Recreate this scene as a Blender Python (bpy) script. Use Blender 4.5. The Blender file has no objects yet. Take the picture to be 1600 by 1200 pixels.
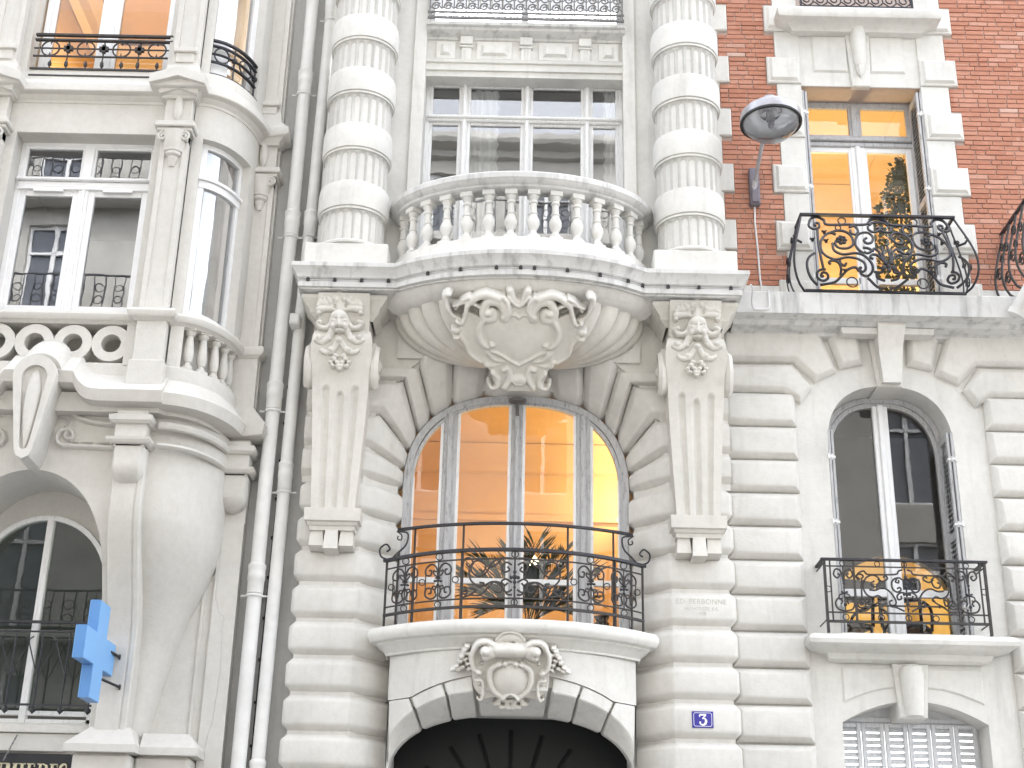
import bpy, math, random
import numpy as np
from mathutils import Vector, Matrix
R = math.radians
PI = math.pi
random.seed(7)
scene = bpy.context.scene
col = scene.collection

# ------------------------------------------------------------------ camera
CAM = np.array([-0.065, -14.0, 1.6])
PITCH, ROLL, FPX = R(22.5), R(1.2), 2200.0          # focal length in photo pixels (photo 1600 x 1200)
_r0 = np.array([1.0, 0, 0])
_f = np.array([0, math.cos(PITCH), math.sin(PITCH)])
_u0 = np.array([0, -math.sin(PITCH), math.cos(PITCH)])
_r = _r0 * math.cos(ROLL) + _u0 * math.sin(ROLL)
_u = -_r0 * math.sin(ROLL) + _u0 * math.cos(ROLL)
cd = bpy.data.cameras.new('camera')
cd.sensor_fit = 'HORIZONTAL'
cd.sensor_width = 36.0
cd.lens = 36.0 * FPX / 1600.0
cd.clip_start = 0.1
cd.clip_end = 400
cam = bpy.data.objects.new('camera', cd)
col.objects.link(cam)
m = Matrix(((_r[0], _u[0], -_f[0], CAM[0]), (_r[1], _u[1], -_f[1], CAM[1]), (_r[2], _u[2], -_f[2], CAM[2]), (0, 0, 0, 1)))
cam.matrix_world = m
scene.camera = cam

# ------------------------------------------------------------------ sky, sun, exposure: the facade stands in open shade, hazy sun high behind it lights the far side of the street
SUN_EL, SUN_AZ = R(56), R(152)
w = bpy.data.worlds.new('World')
scene.world = w
w.use_nodes = True
nt = w.node_tree
nt.nodes.clear()
sky = nt.nodes.new('ShaderNodeTexSky')
sky.sky_type = 'NISHITA'
sky.sun_disc = False
sky.sun_elevation = SUN_EL
sky.sun_rotation = PI - SUN_AZ
sky.air_density = 1.0
sky.dust_density = 4.0
sky.ozone_density = 1.0
hs = nt.nodes.new('ShaderNodeHueSaturation')
hs.inputs['Saturation'].default_value = 0.29
bg = nt.nodes.new('ShaderNodeBackground')
bg.inputs['Strength'].default_value = 0.15
ow = nt.nodes.new('ShaderNodeOutputWorld')
nt.links.new(sky.outputs[0], hs.inputs['Color'])
nt.links.new(hs.outputs[0], bg.inputs['Color'])
nt.links.new(bg.outputs[0], ow.inputs['Surface'])
sd = bpy.data.lights.new('sun', 'SUN')
sd.energy = 0.5
sd.angle = R(12)
sd.color = (1.0, 0.985, 0.96)
sun = bpy.data.objects.new('sun', sd)
col.objects.link(sun)
_sd = Vector((math.sin(SUN_AZ) * math.cos(SUN_EL), -math.cos(SUN_AZ) * math.cos(SUN_EL), math.sin(SUN_EL)))
sun.rotation_euler = _sd.to_track_quat('Z', 'Y').to_euler()
sun.location = (6, -8, 25)
vs = scene.view_settings
vs.view_transform = 'Standard'
vs.look = 'None'
vs.exposure = 2.97
vs.gamma = 1.0
vs.use_curve_mapping = False
scene.cycles.max_bounces = 8
scene.cycles.diffuse_bounces = 5
scene.cycles.transparent_max_bounces = 12
scene.cycles.caustics_reflective = False
scene.cycles.caustics_refractive = False

# ------------------------------------------------------------------ pixel -> place
def ray(x, y):
    return _f * FPX + _r * (x - 800.0) + _u * (600.0 - y)
def W(x, y, Y=0.0):
    """photo pixel -> (X, Z) on the vertical plane at depth Y"""
    d = ray(x, y)
    t = (Y - CAM[1]) / d[1]
    p = CAM + d * t
    return float(p[0]), float(p[2])
def W3(x, y, Y=0.0):
    a = W(x, y, Y)
    return (a[0], Y, a[1])
def on_plane(x, y, p0, n):
    d = ray(x, y)
    t = np.dot(np.array(p0) - CAM, n) / np.dot(d, n)
    return CAM + d * t

# ------------------------------------------------------------------ materials
MATS = {}
def _mat(name):
    mt = bpy.data.materials.new(name)
    mt.use_nodes = True
    t = mt.node_tree
    b = t.nodes['Principled BSDF']
    MATS[name] = mt
    return mt, t, b
def N(t, kind, **kw):
    n = t.nodes.new(kind)
    for k, v in kw.items():
        setattr(n, k, v)
    return n
def ramp(t, fac, stops):
    r = t.nodes.new('ShaderNodeValToRGB')
    e = r.color_ramp.elements
    while len(e) < len(stops):
        e.new(0.5)
    for i, (p, c) in enumerate(stops):
        e[i].position = p
        e[i].color = (c[0], c[1], c[2], 1)
    t.links.new(fac, r.inputs[0])
    return r.outputs[0]
def mixc(t, a, b, f, mode='MIX'):
    mx = t.nodes.new('ShaderNodeMix')
    mx.data_type = 'RGBA'
    mx.blend_type = mode
    for sock, v in ((mx.inputs[0], f), (mx.inputs[6], a), (mx.inputs[7], b)):
        if hasattr(v, 'is_output'):
            t.links.new(v, sock)
        elif isinstance(v, (int, float)):
            sock.default_value = v
        else:
            sock.default_value = (v[0], v[1], v[2], 1)
    return mx.outputs[2]
def noise(t, scale, detail=4, rough=0.55, stretch=None, vec=None):
    n = N(t, 'ShaderNodeTexNoise')
    n.inputs['Scale'].default_value = scale
    n.inputs['Detail'].default_value = detail
    n.inputs['Roughness'].default_value = rough
    g = N(t, 'ShaderNodeNewGeometry')
    src = g.outputs['Position'] if vec is None else vec
    if stretch:
        mp = N(t, 'ShaderNodeMapping')
        mp.inputs['Scale'].default_value = stretch
        t.links.new(src, mp.inputs['Vector'])
        src = mp.outputs[0]
    t.links.new(src, n.inputs['Vector'])
    return n.outputs['Fac']
def bump(t, b, h, strength=0.2, dist=0.01):
    bp = N(t, 'ShaderNodeBump')
    bp.inputs['Strength'].default_value = strength
    bp.inputs['Distance'].default_value = dist
    t.links.new(h, bp.inputs['Height'])
    t.links.new(bp.outputs[0], b.inputs['Normal'])
def stone(name, c, var=0.12, streak=0.25, stain=(0.30, 0.28, 0.25), rough=0.85, pit=0.25, streak_lo=0.55):
    mt, t, b = _mat(name)
    c = np.array(c)
    n1 = noise(t, 1.3, 5)
    base = ramp(t, n1, [(0.30, c * (1 - var)), (0.5, c), (0.72, np.minimum(c * (1 + var * 0.5), 0.95))])
    n2 = noise(t, 14.0, 6, 0.65)
    base = mixc(t, base, ramp(t, n2, [(0.35, (0.90, 0.89, 0.87)), (0.6, (1, 1, 1))]), 0.55, 'MULTIPLY')
    st = noise(t, 5.0, 5, 0.6, stretch=(1.6, 1.6, 0.22))
    base = mixc(t, base, stain, ramp(t, st, [(streak_lo, (0, 0, 0)), (streak_lo + 0.2, (streak,) * 3)]))
    pk = noise(t, 60.0, 3, 0.7)
    base = mixc(t, base, np.array(stain) * 0.8, ramp(t, pk, [(0.68, (0, 0, 0)), (0.78, (pit,) * 3)]))
    t.links.new(base, b.inputs['Base Color'])
    b.inputs['Roughness'].default_value = rough
    b.inputs['Specular IOR Level'].default_value = 0.25
    h = noise(t, 45.0, 5, 0.7)
    bump(t, b, h, 0.25, 0.012)
    return mt
def plain(name, c, rough=0.6, metal=0.0, spec=0.4, var=0.0, scale=8.0, bmp=0.0, emit=None, es=0.0):
    mt, t, b = _mat(name)
    c = np.array(c)
    if var:
        base = ramp(t, noise(t, scale, 5, 0.65), [(0.3, c * (1 - var)), (0.7, np.minimum(c * (1 + var), 1))])
        t.links.new(base, b.inputs['Base Color'])
    else:
        b.inputs['Base Color'].default_value = (c[0], c[1], c[2], 1)
    b.inputs['Roughness'].default_value = rough
    b.inputs['Metallic'].default_value = metal
    b.inputs['Specular IOR Level'].default_value = spec
    if bmp:
        bump(t, b, noise(t, scale * 5, 4, 0.7), bmp, 0.006)
    if emit:
        b.inputs['Emission Color'].default_value = (emit[0], emit[1], emit[2], 1)
        b.inputs['Emission Strength'].default_value = es
    return mt
stone('stone', (0.65, 0.64, 0.608))
stone('block_stone', (0.645, 0.63, 0.595), streak=0.18)
stone('cornice_stone', (0.60, 0.595, 0.58), streak=0.62, stain=(0.20, 0.195, 0.19), streak_lo=0.50, pit=0.5)
stone('carved_stone', (0.62, 0.60, 0.555), streak=0.2, pit=0.4)
stone('cream_paint', (0.58, 0.563, 0.528), var=0.06, streak=0.16, stain=(0.36, 0.33, 0.29), pit=0.06, streak_lo=0.56)
stone('drum_stone', (0.54, 0.53, 0.505), streak=0.35, pit=0.45, streak_lo=0.5)  # fluted drums: a greyer, darker tone than the smooth bands
stone('grey_render', (0.50, 0.495, 0.48), var=0.12, streak=0.3, stain=(0.22, 0.21, 0.20))
stone('mortar', (0.44, 0.36, 0.32), var=0.1, streak=0.1)
stone('road_asphalt', (0.09, 0.09, 0.09), var=0.2, streak=0)
stone('paving', (0.36, 0.355, 0.345), var=0.15, streak=0)
stone('facing_limestone', (0.45, 0.435, 0.40), var=0.15, streak=0.3)
# brick: each brick takes its own tone
mt, t, b = _mat('brick')
oi = N(t, 'ShaderNodeObjectInfo')
g = N(t, 'ShaderNodeNewGeometry')
tone = ramp(t, oi.outputs['Random'], [(0.0, (0.42, 0.182, 0.115)), (0.35, (0.455, 0.208, 0.135)), (0.7, (0.49, 0.232, 0.155)), (0.955, (0.52, 0.272, 0.195)), (1.0, (0.58, 0.42, 0.35))])
tone = mixc(t, tone, ramp(t, noise(t, 18, 5, 0.7), [(0.3, (0.82, 0.80, 0.80)), (0.65, (1, 1, 1))]), 0.8, 'MULTIPLY')
tone = mixc(t, tone, (0.62, 0.52, 0.46), ramp(t, noise(t, 9, 6, 0.7), [(0.62, (0, 0, 0)), (0.76, (0.45, 0.45, 0.45))]))
t.links.new(tone, b.inputs['Base Color'])
b.inputs['Roughness'].default_value = 0.9
bump(t, b, noise(t, 70, 4, 0.7), 0.4, 0.006)
# same brick for the joined far rows: tone from position
mt2, t, b = _mat('brick_rows')
wn = N(t, 'ShaderNodeTexWhiteNoise')
wn.noise_dimensions = '3D'
sn = N(t, 'ShaderNodeVectorMath', operation='SNAP')
g = N(t, 'ShaderNodeNewGeometry')
t.links.new(g.outputs['Position'], sn.inputs[0])
sn.inputs[1].default_value = (0.23, 5.0, 0.065)
t.links.new(sn.outputs[0], wn.inputs['Vector'])
tone = ramp(t, wn.outputs['Value'], [(0.0, (0.42, 0.182, 0.115)), (0.35, (0.455, 0.208, 0.135)), (0.7, (0.49, 0.232, 0.155)), (1.0, (0.52, 0.272, 0.195))])
tone = mixc(t, tone, ramp(t, noise(t, 18, 5, 0.7), [(0.3, (0.82, 0.80, 0.80)), (0.65, (1, 1, 1))]), 0.8, 'MULTIPLY')
t.links.new(tone, b.inputs['Base Color'])
b.inputs['Roughness'].default_value = 0.9
# weathered white paint on timber
def paint_wood(name, c, under, lo):
    mt, t, b = _mat(name)
    n = noise(t, 22, 6, 0.75, stretch=(1.8, 1.8, 0.35))
    base = ramp(t, n, [(lo - 0.08, under), (lo + 0.02, np.array(c) * 0.85), (lo + 0.2, c)])
    t.links.new(base, b.inputs['Base Color'])
    b.inputs['Roughness'].default_value = 0.55
    bump(t, b, n, 0.3, 0.006)
paint_wood('white_paint', (0.74, 0.74, 0.73), (0.40, 0.39, 0.37), 0.34)
paint_wood('grey_paint', (0.47, 0.47, 0.475), (0.20, 0.19, 0.18), 0.42)
paint_wood('shutter_paint', (0.60, 0.61, 0.63), (0.34, 0.34, 0.34), 0.36)
plain('clean_white', (0.76, 0.76, 0.76), 0.4, var=0.04)
plain('pipe_paint', (0.68, 0.675, 0.655), 0.5, var=0.08, scale=4)
plain('iron', (0.035, 0.035, 0.04), 0.45, metal=0.3, var=0.25, scale=30)
plain('iron_brown', (0.048, 0.044, 0.042), 0.6, metal=0.2, var=0.25, scale=30)
plain('iron_grey', (0.16, 0.155, 0.15), 0.55, metal=0.2, var=0.2, scale=30)
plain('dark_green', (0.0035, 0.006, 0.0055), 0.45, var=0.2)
plain('cable', (0.03, 0.03, 0.03), 0.6)
plain('white_cable', (0.62, 0.62, 0.62), 0.5)
plain('lamp_metal', (0.40, 0.39, 0.41), 0.35, metal=0.6, var=0.15, scale=12)
plain('reflector', (0.80, 0.81, 0.83), 0.5, metal=0.0)
plain('lamp_box', (0.17, 0.155, 0.18), 0.55, metal=0.1, var=0.15)
plain('cross_blue', (0.18, 0.39, 0.70), 0.4, var=0.03)
plain('cross_edge', (0.10, 0.25, 0.52), 0.4, var=0.03)
plain('enamel_blue', (0.045, 0.04, 0.30), 0.25, var=0.08)
plain('enamel_white', (0.80, 0.80, 0.80), 0.3)
plain('sign_black', (0.012, 0.014, 0.018), 0.3)
plain('letter_gold', (0.55, 0.50, 0.36), 0.35, metal=0.3)
plain('warm_plaster', (0.62, 0.43, 0.23), 0.9, var=0.05, scale=2)
plain('pale_plaster', (0.66, 0.52, 0.34), 0.9, var=0.05, scale=2)
plain('yellow_plaster', (0.75, 0.60, 0.28), 0.9, var=0.04, scale=2)
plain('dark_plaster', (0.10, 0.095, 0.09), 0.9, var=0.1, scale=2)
plain('grey_plaster', (0.42, 0.41, 0.40), 0.9, var=0.1, scale=2)
plain('parquet', (0.14, 0.075, 0.035), 0.4, var=0.2)
plain('curtain', (0.72, 0.72, 0.72), 0.9, var=0.04)
plain('terracotta', (0.35, 0.13, 0.07), 0.8, var=0.1)
plain('palm_green', (0.035, 0.055, 0.018), 0.5, var=0.3, scale=12)
plain('ficus_green', (0.05, 0.07, 0.025), 0.5, var=0.35, scale=15)
plain('bark', (0.10, 0.07, 0.045), 0.9, var=0.2)
plain('chair_dark', (0.03, 0.022, 0.018), 0.4)
plain('far_glass', (0.12, 0.13, 0.15), 0.25, var=0.3, scale=1.5)
plain('zinc', (0.25, 0.26, 0.28), 0.5, metal=0.3, var=0.1)
plain('bulb', (1, 0.9, 0.7), 0.5, emit=(1.0, 0.78, 0.45), es=3.5)
plain('shade', (0.9, 0.8, 0.6), 0.9, emit=(1.0, 0.72, 0.36), es=1.3)
def glass(name, tint=(1, 1, 1), boost=0.06, rough=0.0, wav=0.006, mult=1.3):
    mt, t, b = _mat(name)
    t.nodes.remove(b)
    o = t.nodes['Material Output']
    tr = N(t, 'ShaderNodeBsdfTransparent')
    tr.inputs[0].default_value = (tint[0], tint[1], tint[2], 1)
    gl = N(t, 'ShaderNodeBsdfGlossy')
    gl.inputs['Roughness'].default_value = rough
    gl.inputs['Color'].default_value = (0.95, 0.97, 1, 1)
    fr = N(t, 'ShaderNodeFresnel')
    fr.inputs['IOR'].default_value = 1.5
    ad = N(t, 'ShaderNodeMath', operation='MULTIPLY_ADD')
    ad.inputs[1].default_value = mult
    ad.inputs[2].default_value = boost
    ad.use_clamp = True
    t.links.new(fr.outputs[0], ad.inputs[0])
    mx = N(t, 'ShaderNodeMixShader')
    t.links.new(ad.outputs[0], mx.inputs[0])
    t.links.new(tr.outputs[0], mx.inputs[1])
    t.links.new(gl.outputs[0], mx.inputs[2])
    if wav:
        bp = N(t, 'ShaderNodeBump')
        bp.inputs['Strength'].default_value = wav
        bp.inputs['Distance'].default_value = 0.05
        t.links.new(noise(t, 2.2, 2, 0.5), bp.inputs['Height'])
        t.links.new(bp.outputs[0], gl.inputs['Normal'])
    t.links.new(mx.outputs[0], o.inputs['Surface'])
glass('glass', (0.92, 0.95, 0.95), 0.02)
glass('old_glass', (0.9, 0.92, 0.92), 0.18, wav=0.012, mult=1.7)
glass('dark_glass', (0.38, 0.46, 0.44), 0.0, wav=0.01, mult=0.9)
glass('lamp_glass', (0.96, 0.98, 1.0), 0.03, wav=0)
# a thin pale film mixed over the clear glass to brighten the dark bowl
_t = MATS['lamp_glass'].node_tree
_o = _t.nodes['Material Output']
_prev = _o.inputs['Surface'].links[0].from_socket
_tl = N(_t, 'ShaderNodeBsdfTranslucent')
_tl.inputs[0].default_value = (0.85, 0.87, 0.9, 1)
_df = N(_t, 'ShaderNodeBsdfDiffuse')
_df.inputs[0].default_value = (0.8, 0.82, 0.85, 1)
_m1 = N(_t, 'ShaderNodeMixShader')
_t.links.new(_tl.outputs[0], _m1.inputs[1]); _t.links.new(_df.outputs[0], _m1.inputs[2])
_m2 = N(_t, 'ShaderNodeMixShader')
_m2.inputs[0].default_value = 0.13
_t.links.new(_prev, _m2.inputs[1]); _t.links.new(_m1.outputs[0], _m2.inputs[2])
_t.links.new(_m2.outputs[0], _o.inputs['Surface'])
# ------------------------------------------------------------------ geometry helpers: every shape is (verts, faces)
def join(*ms):
    V, F = [], []
    for v, f in ms:
        o = len(V)
        V.extend([tuple(map(float, p)) for p in v])
        F.extend([tuple(i + o for i in q) for q in f])
    return V, F
def box(x0, x1, y0, y1, z0, z1, b=0.0):
    if b <= 0:
        v = [(x, y, z) for z in (z0, z1) for y in (y0, y1) for x in (x0, x1)]
        return v, [(0, 2, 3, 1), (4, 5, 7, 6), (0, 1, 5, 4), (2, 6, 7, 3), (0, 4, 6, 2), (1, 3, 7, 5)]
    # chamfered box
    V = []
    for z, s in ((z0, -1), (z1, 1)):
        for y, q in ((y0, -1), (y1, 1)):
            for x, r in ((x0, -1), (x1, 1)):
                V += [(x, y - q * b, z - s * b), (x - r * b, y, z - s * b), (x - r * b, y - q * b, z)]
    def i(x, y, z, k):
        return (z * 4 + y * 2 + x) * 3 + k
    F = [(i(0,0,0,0), i(0,0,1,0), i(0,1,1,0), i(0,1,0,0)), (i(1,0,0,0), i(1,1,0,0), i(1,1,1,0), i(1,0,1,0)),
         (i(0,0,0,1), i(1,0,0,1), i(1,0,1,1), i(0,0,1,1)), (i(0,1,0,1), i(0,1,1,1), i(1,1,1,1), i(1,1,0,1)),
         (i(0,0,0,2), i(0,1,0,2), i(1,1,0,2), i(1,0,0,2)), (i(0,0,1,2), i(1,0,1,2), i(1,1,1,2), i(0,1,1,2))]
    for a in (0, 1):
        for c in (0, 1):
            F.append((i(0,a,c,1), i(1,a,c,1), i(1,a,c,2), i(0,a,c,2)))
            F.append((i(a,0,c,0), i(a,1,c,0), i(a,1,c,2), i(a,0,c,2)))
            F.append((i(a,c,0,0), i(a,c,1,0), i(a,c,1,1), i(a,c,0,1)))
            for d in (0, 1):
                F.append((i(a,c,d,0), i(a,c,d,1), i(a,c,d,2)))
    return V, F
def inset_poly(P, d):
    n = len(P)
    out = []
    for i in range(n):
        a, b, c = np.array(P[i - 1]), np.array(P[i]), np.array(P[(i + 1) % n])
        e1, e2 = b - a, c - b
        e1 = e1 / (np.linalg.norm(e1) + 1e-9)
        e2 = e2 / (np.linalg.norm(e2) + 1e-9)
        n1, n2 = np.array([-e1[1], e1[0]]), np.array([-e2[1], e2[0]])
        k = 1 + n1 @ n2
        out.append(tuple(b + (n1 + n2) * d / max(k, 0.3)))
    return out
def ccw(P):
    a = sum(P[i - 1][0] * P[i][1] - P[i][0] * P[i - 1][1] for i in range(len(P)))
    return list(P) if a > 0 else list(P)[::-1]
def rings(RS, cap0=False, cap1=True, closed=True):
    V, F = [], []
    n = len(RS[0])
    for r in RS:
        V.extend(r)
    for k in range(len(RS) - 1):
        for i in range(n if closed else n - 1):
            j = (i + 1) % n
            F.append((k * n + i, k * n + j, (k + 1) * n + j, (k + 1) * n + i))
    if cap1:
        F.append(tuple((len(RS) - 1) * n + i for i in range(n)))
    if cap0:
        F.append(tuple(reversed(range(n))))
    return V, F
def cushion(P, y0, y1, b=0.05, n=3):
    """polygon in XZ as a block from depth y0 (back) to y1 (front) with rounded front edges"""
    P = ccw(P)
    RS = [[(x, y0, z) for x, z in P]]
    for i_, d_ in ((0, 1.0), (0.13, 0.72), (0.70, 0.17), (0.86, 0.05), (1.12, 0.0)):
        Q = inset_poly(P, b * i_)
        RS.append([(x, y1 + b * d_, z) for x, z in Q])
    return rings(RS)
def chamf(P, y0, y1, b):
    P = ccw(P)
    return rings([[(x, y0, z) for x, z in P], [(x, y1 + b, z) for x, z in P], [(x, y1, z) for x, z in inset_poly(P, b)]])
def prism(P, y0, y1):
    P = ccw(P)
    return rings([[(x, y0, z) for x, z in P], [(x, y1, z) for x, z in P]], cap0=True)
def prism_z(P, z0, z1):
    P = ccw(P)
    return rings([[(x, y, z0) for x, y in P], [(x, y, z1) for x, y in P]], cap0=True)
def prism_x(P, x0, x1):
    """polygon in (Y,Z) pushed along X"""
    P = ccw(P)
    return rings([[(x0, y, z) for y, z in P], [(x1, y, z) for y, z in P]], cap0=True)
def sweep(prof, path, closed_prof=False, caps=True, side=1):
    """profile (outward offset, z) along a plan path (X, Y); outward = right of travel * side"""
    n = len(path)
    P = [np.array(p, float) for p in path]
    T = []
    for i in range(n):
        if i == 0:
            e1 = e2 = P[1] - P[0]
        elif i == n - 1:
            e1 = e2 = P[-1] - P[-2]
        else:
            e1, e2 = P[i] - P[i - 1], P[i + 1] - P[i]
        e1 = e1 / (np.linalg.norm(e1) + 1e-12)
        e2 = e2 / (np.linalg.norm(e2) + 1e-12)
        n1, n2 = np.array([e1[1], -e1[0]]), np.array([e2[1], -e2[0]])
        T.append((n1 + n2) / max(1 + n1 @ n2, 0.25) * side)
    RS = [[(P[i][0] + T[i][0] * o, P[i][1] + T[i][1] * o, z) for o, z in prof] for i in range(n)]
    V, F = rings(RS, cap0=caps, cap1=caps, closed=closed_prof)
    return V, F
def lathe(prof, c=(0, 0, 0), n=16, a0=0.0, a1=2 * PI, cap=True):
    full = abs(a1 - a0 - 2 * PI) < 1e-6
    k = n if full else n + 1
    RS = []
    for r, z in prof:
        RS.append([(c[0] + r * math.cos(a0 + (a1 - a0) * i / n), c[1] + r * math.sin(a0 + (a1 - a0) * i / n), c[2] + z) for i in range(k)])
    return rings(RS, cap0=cap and full, cap1=cap and full, closed=full)
def tube(pts, r, n=6, cap=True, taper=None):
    P = [np.array(p, float) for p in pts]
    RS = []
    up = None
    for i in range(len(P)):
        d = P[min(i + 1, len(P) - 1)] - P[max(i - 1, 0)]
        d = d / (np.linalg.norm(d) + 1e-12)
        if up is None:
            up = np.array([0, 1.0, 0]) if abs(d[1]) < 0.9 else np.array([1.0, 0, 0])
        a = up - d * (up @ d)
        a = a / (np.linalg.norm(a) + 1e-12)
        up = a
        b = np.cross(d, a)
        rr = r if taper is None else r * (taper[0] + (taper[1] - taper[0]) * i / (len(P) - 1))
        RS.append([tuple(P[i] + rr * (math.cos(2 * PI * k / n) * a + math.sin(2 * PI * k / n) * b)) for k in range(n)])
    return rings(RS, cap0=cap, cap1=cap)
def bar(p, q, r, n=4):
    return tube([p, q], r, n)
def ring(c, R_, r, nseg=16, n=5, axis='y'):
    pts = []
    for i in range(nseg + 1):
        a = 2 * PI * i / nseg
        if axis == 'y':
            pts.append((c[0] + R_ * math.cos(a), c[1], c[2] + R_ * math.sin(a)))
        else:
            pts.append((c[0] + R_ * math.cos(a), c[1] + R_ * math.sin(a), c[2]))
    return tube(pts, r, n, cap=False)
def sphere(c, rx, ry=None, rz=None, n=10, m_=6):
    ry = ry or rx
    rz = rz or rx
    RS = []
    for k in range(m_ + 1):
        a = -PI / 2 + PI * k / m_
        RS.append([(c[0] + rx * math.cos(a) * math.cos(2 * PI * i / n), c[1] + ry * math.cos(a) * math.sin(2 * PI * i / n), c[2] + rz * math.sin(a)) for i in range(n)])
    return rings(RS, cap0=False, cap1=False)
def mirror(ms, x=0.0):
    v, f = ms
    return [(2 * x - a, b, c) for a, b, c in v], [tuple(reversed(q)) for q in f]
def xf(ms, fn):
    v, f = ms
    return [tuple(fn(*p)) for p in v], f
def spiral(cx, cz, r0, a0, turns, r1=0.0, n=22):
    """2D spiral from radius r0 at angle a0 winding turns to r1"""
    return [(cx + (r0 + (r1 - r0) * i / n) * math.cos(a0 + turns * 2 * PI * i / n), cz + (r0 + (r1 - r0) * i / n) * math.sin(a0 + turns * 2 * PI * i / n)) for i in range(n + 1)]
def bez(*p, n=14):
    """smooth curve through control points (Catmull-Rom), 2D or 3D"""
    P = [np.array(q, float) for q in p]
    P = [2 * P[0] - P[1]] + P + [2 * P[-1] - P[-2]]
    out = []
    for i in range(1, len(P) - 2):
        for k in range(n if i < len(P) - 3 else n + 1):
            t = k / n
            a, b, c, d = P[i - 1], P[i], P[i + 1], P[i + 2]
            out.append(tuple(0.5 * (2 * b + (c - a) * t + (2 * a - 5 * b + 4 * c - d) * t * t + (3 * b - a - 3 * c + d) * t ** 3)))
    return out

# ------------------------------------------------------------------ objects
def thing(name, label, cat, loc=(0, 0, 0), group=None):
    o = bpy.data.objects.new(name, None)
    o.empty_display_size = 0.2
    col.objects.link(o)
    o.location = loc
    tag(o, label, cat, group)
    return o
def tag(o, label=None, cat=None, group=None, kind=None):
    if label: o['label'] = label
    if cat: o['category'] = cat
    if group: o['group'] = group
    if kind: o['kind'] = kind
    return o
def wloc(o):
    v = Vector((0, 0, 0))
    while o is not None:
        v = v + o.location
        o = o.parent
    return v
def obj(name, ms, mat, parent=None, smooth=False, label=None, ang=35):
    """one mesh object from world-space verts, hung under its parent"""
    v, f = ms
    me = bpy.data.meshes.new(name)
    me.from_pydata([tuple(map(float, p)) for p in v], [], [tuple(q) for q in f])
    me.materials.append(MATS[mat])
    me.validate()
    if smooth:
        me.polygons.foreach_set('use_smooth', [True] * len(me.polygons))
        try:
            me.set_sharp_from_angle(angle=R(ang))
        except Exception:
            pass
    o = bpy.data.objects.new(name, me)
    # origin at the middle of the shape
    c = np.array(v, float)
    c = (c.min(0) + c.max(0)) / 2
    me.transform(Matrix.Translation((-c[0], -c[1], -c[2])))
    col.objects.link(o)
    p = Vector(c)
    if parent is not None:
        o.parent = parent
        p = p - wloc(parent)
    o.location = p
    if label:
        o['label'] = label
    me.update()
    return o
def fix_normals(o):
    import bmesh
    bm = bmesh.new()
    bm.from_mesh(o.data)
    bmesh.ops.recalc_face_normals(bm, faces=bm.faces)
    bm.to_mesh(o.data)
    bm.free()
def dup(o, parent, off):
    """copy of a part (shares its mesh) moved by off, with copies of its sub-parts"""
    c = o.copy()
    col.objects.link(c)
    c.parent = parent
    c.location = Vector(wloc(o)) + Vector(off) - wloc(parent)
    for ch in o.children:
        g = ch.copy()
        col.objects.link(g)
        g.parent = c
        g.location = ch.location.copy()
    return c

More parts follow.
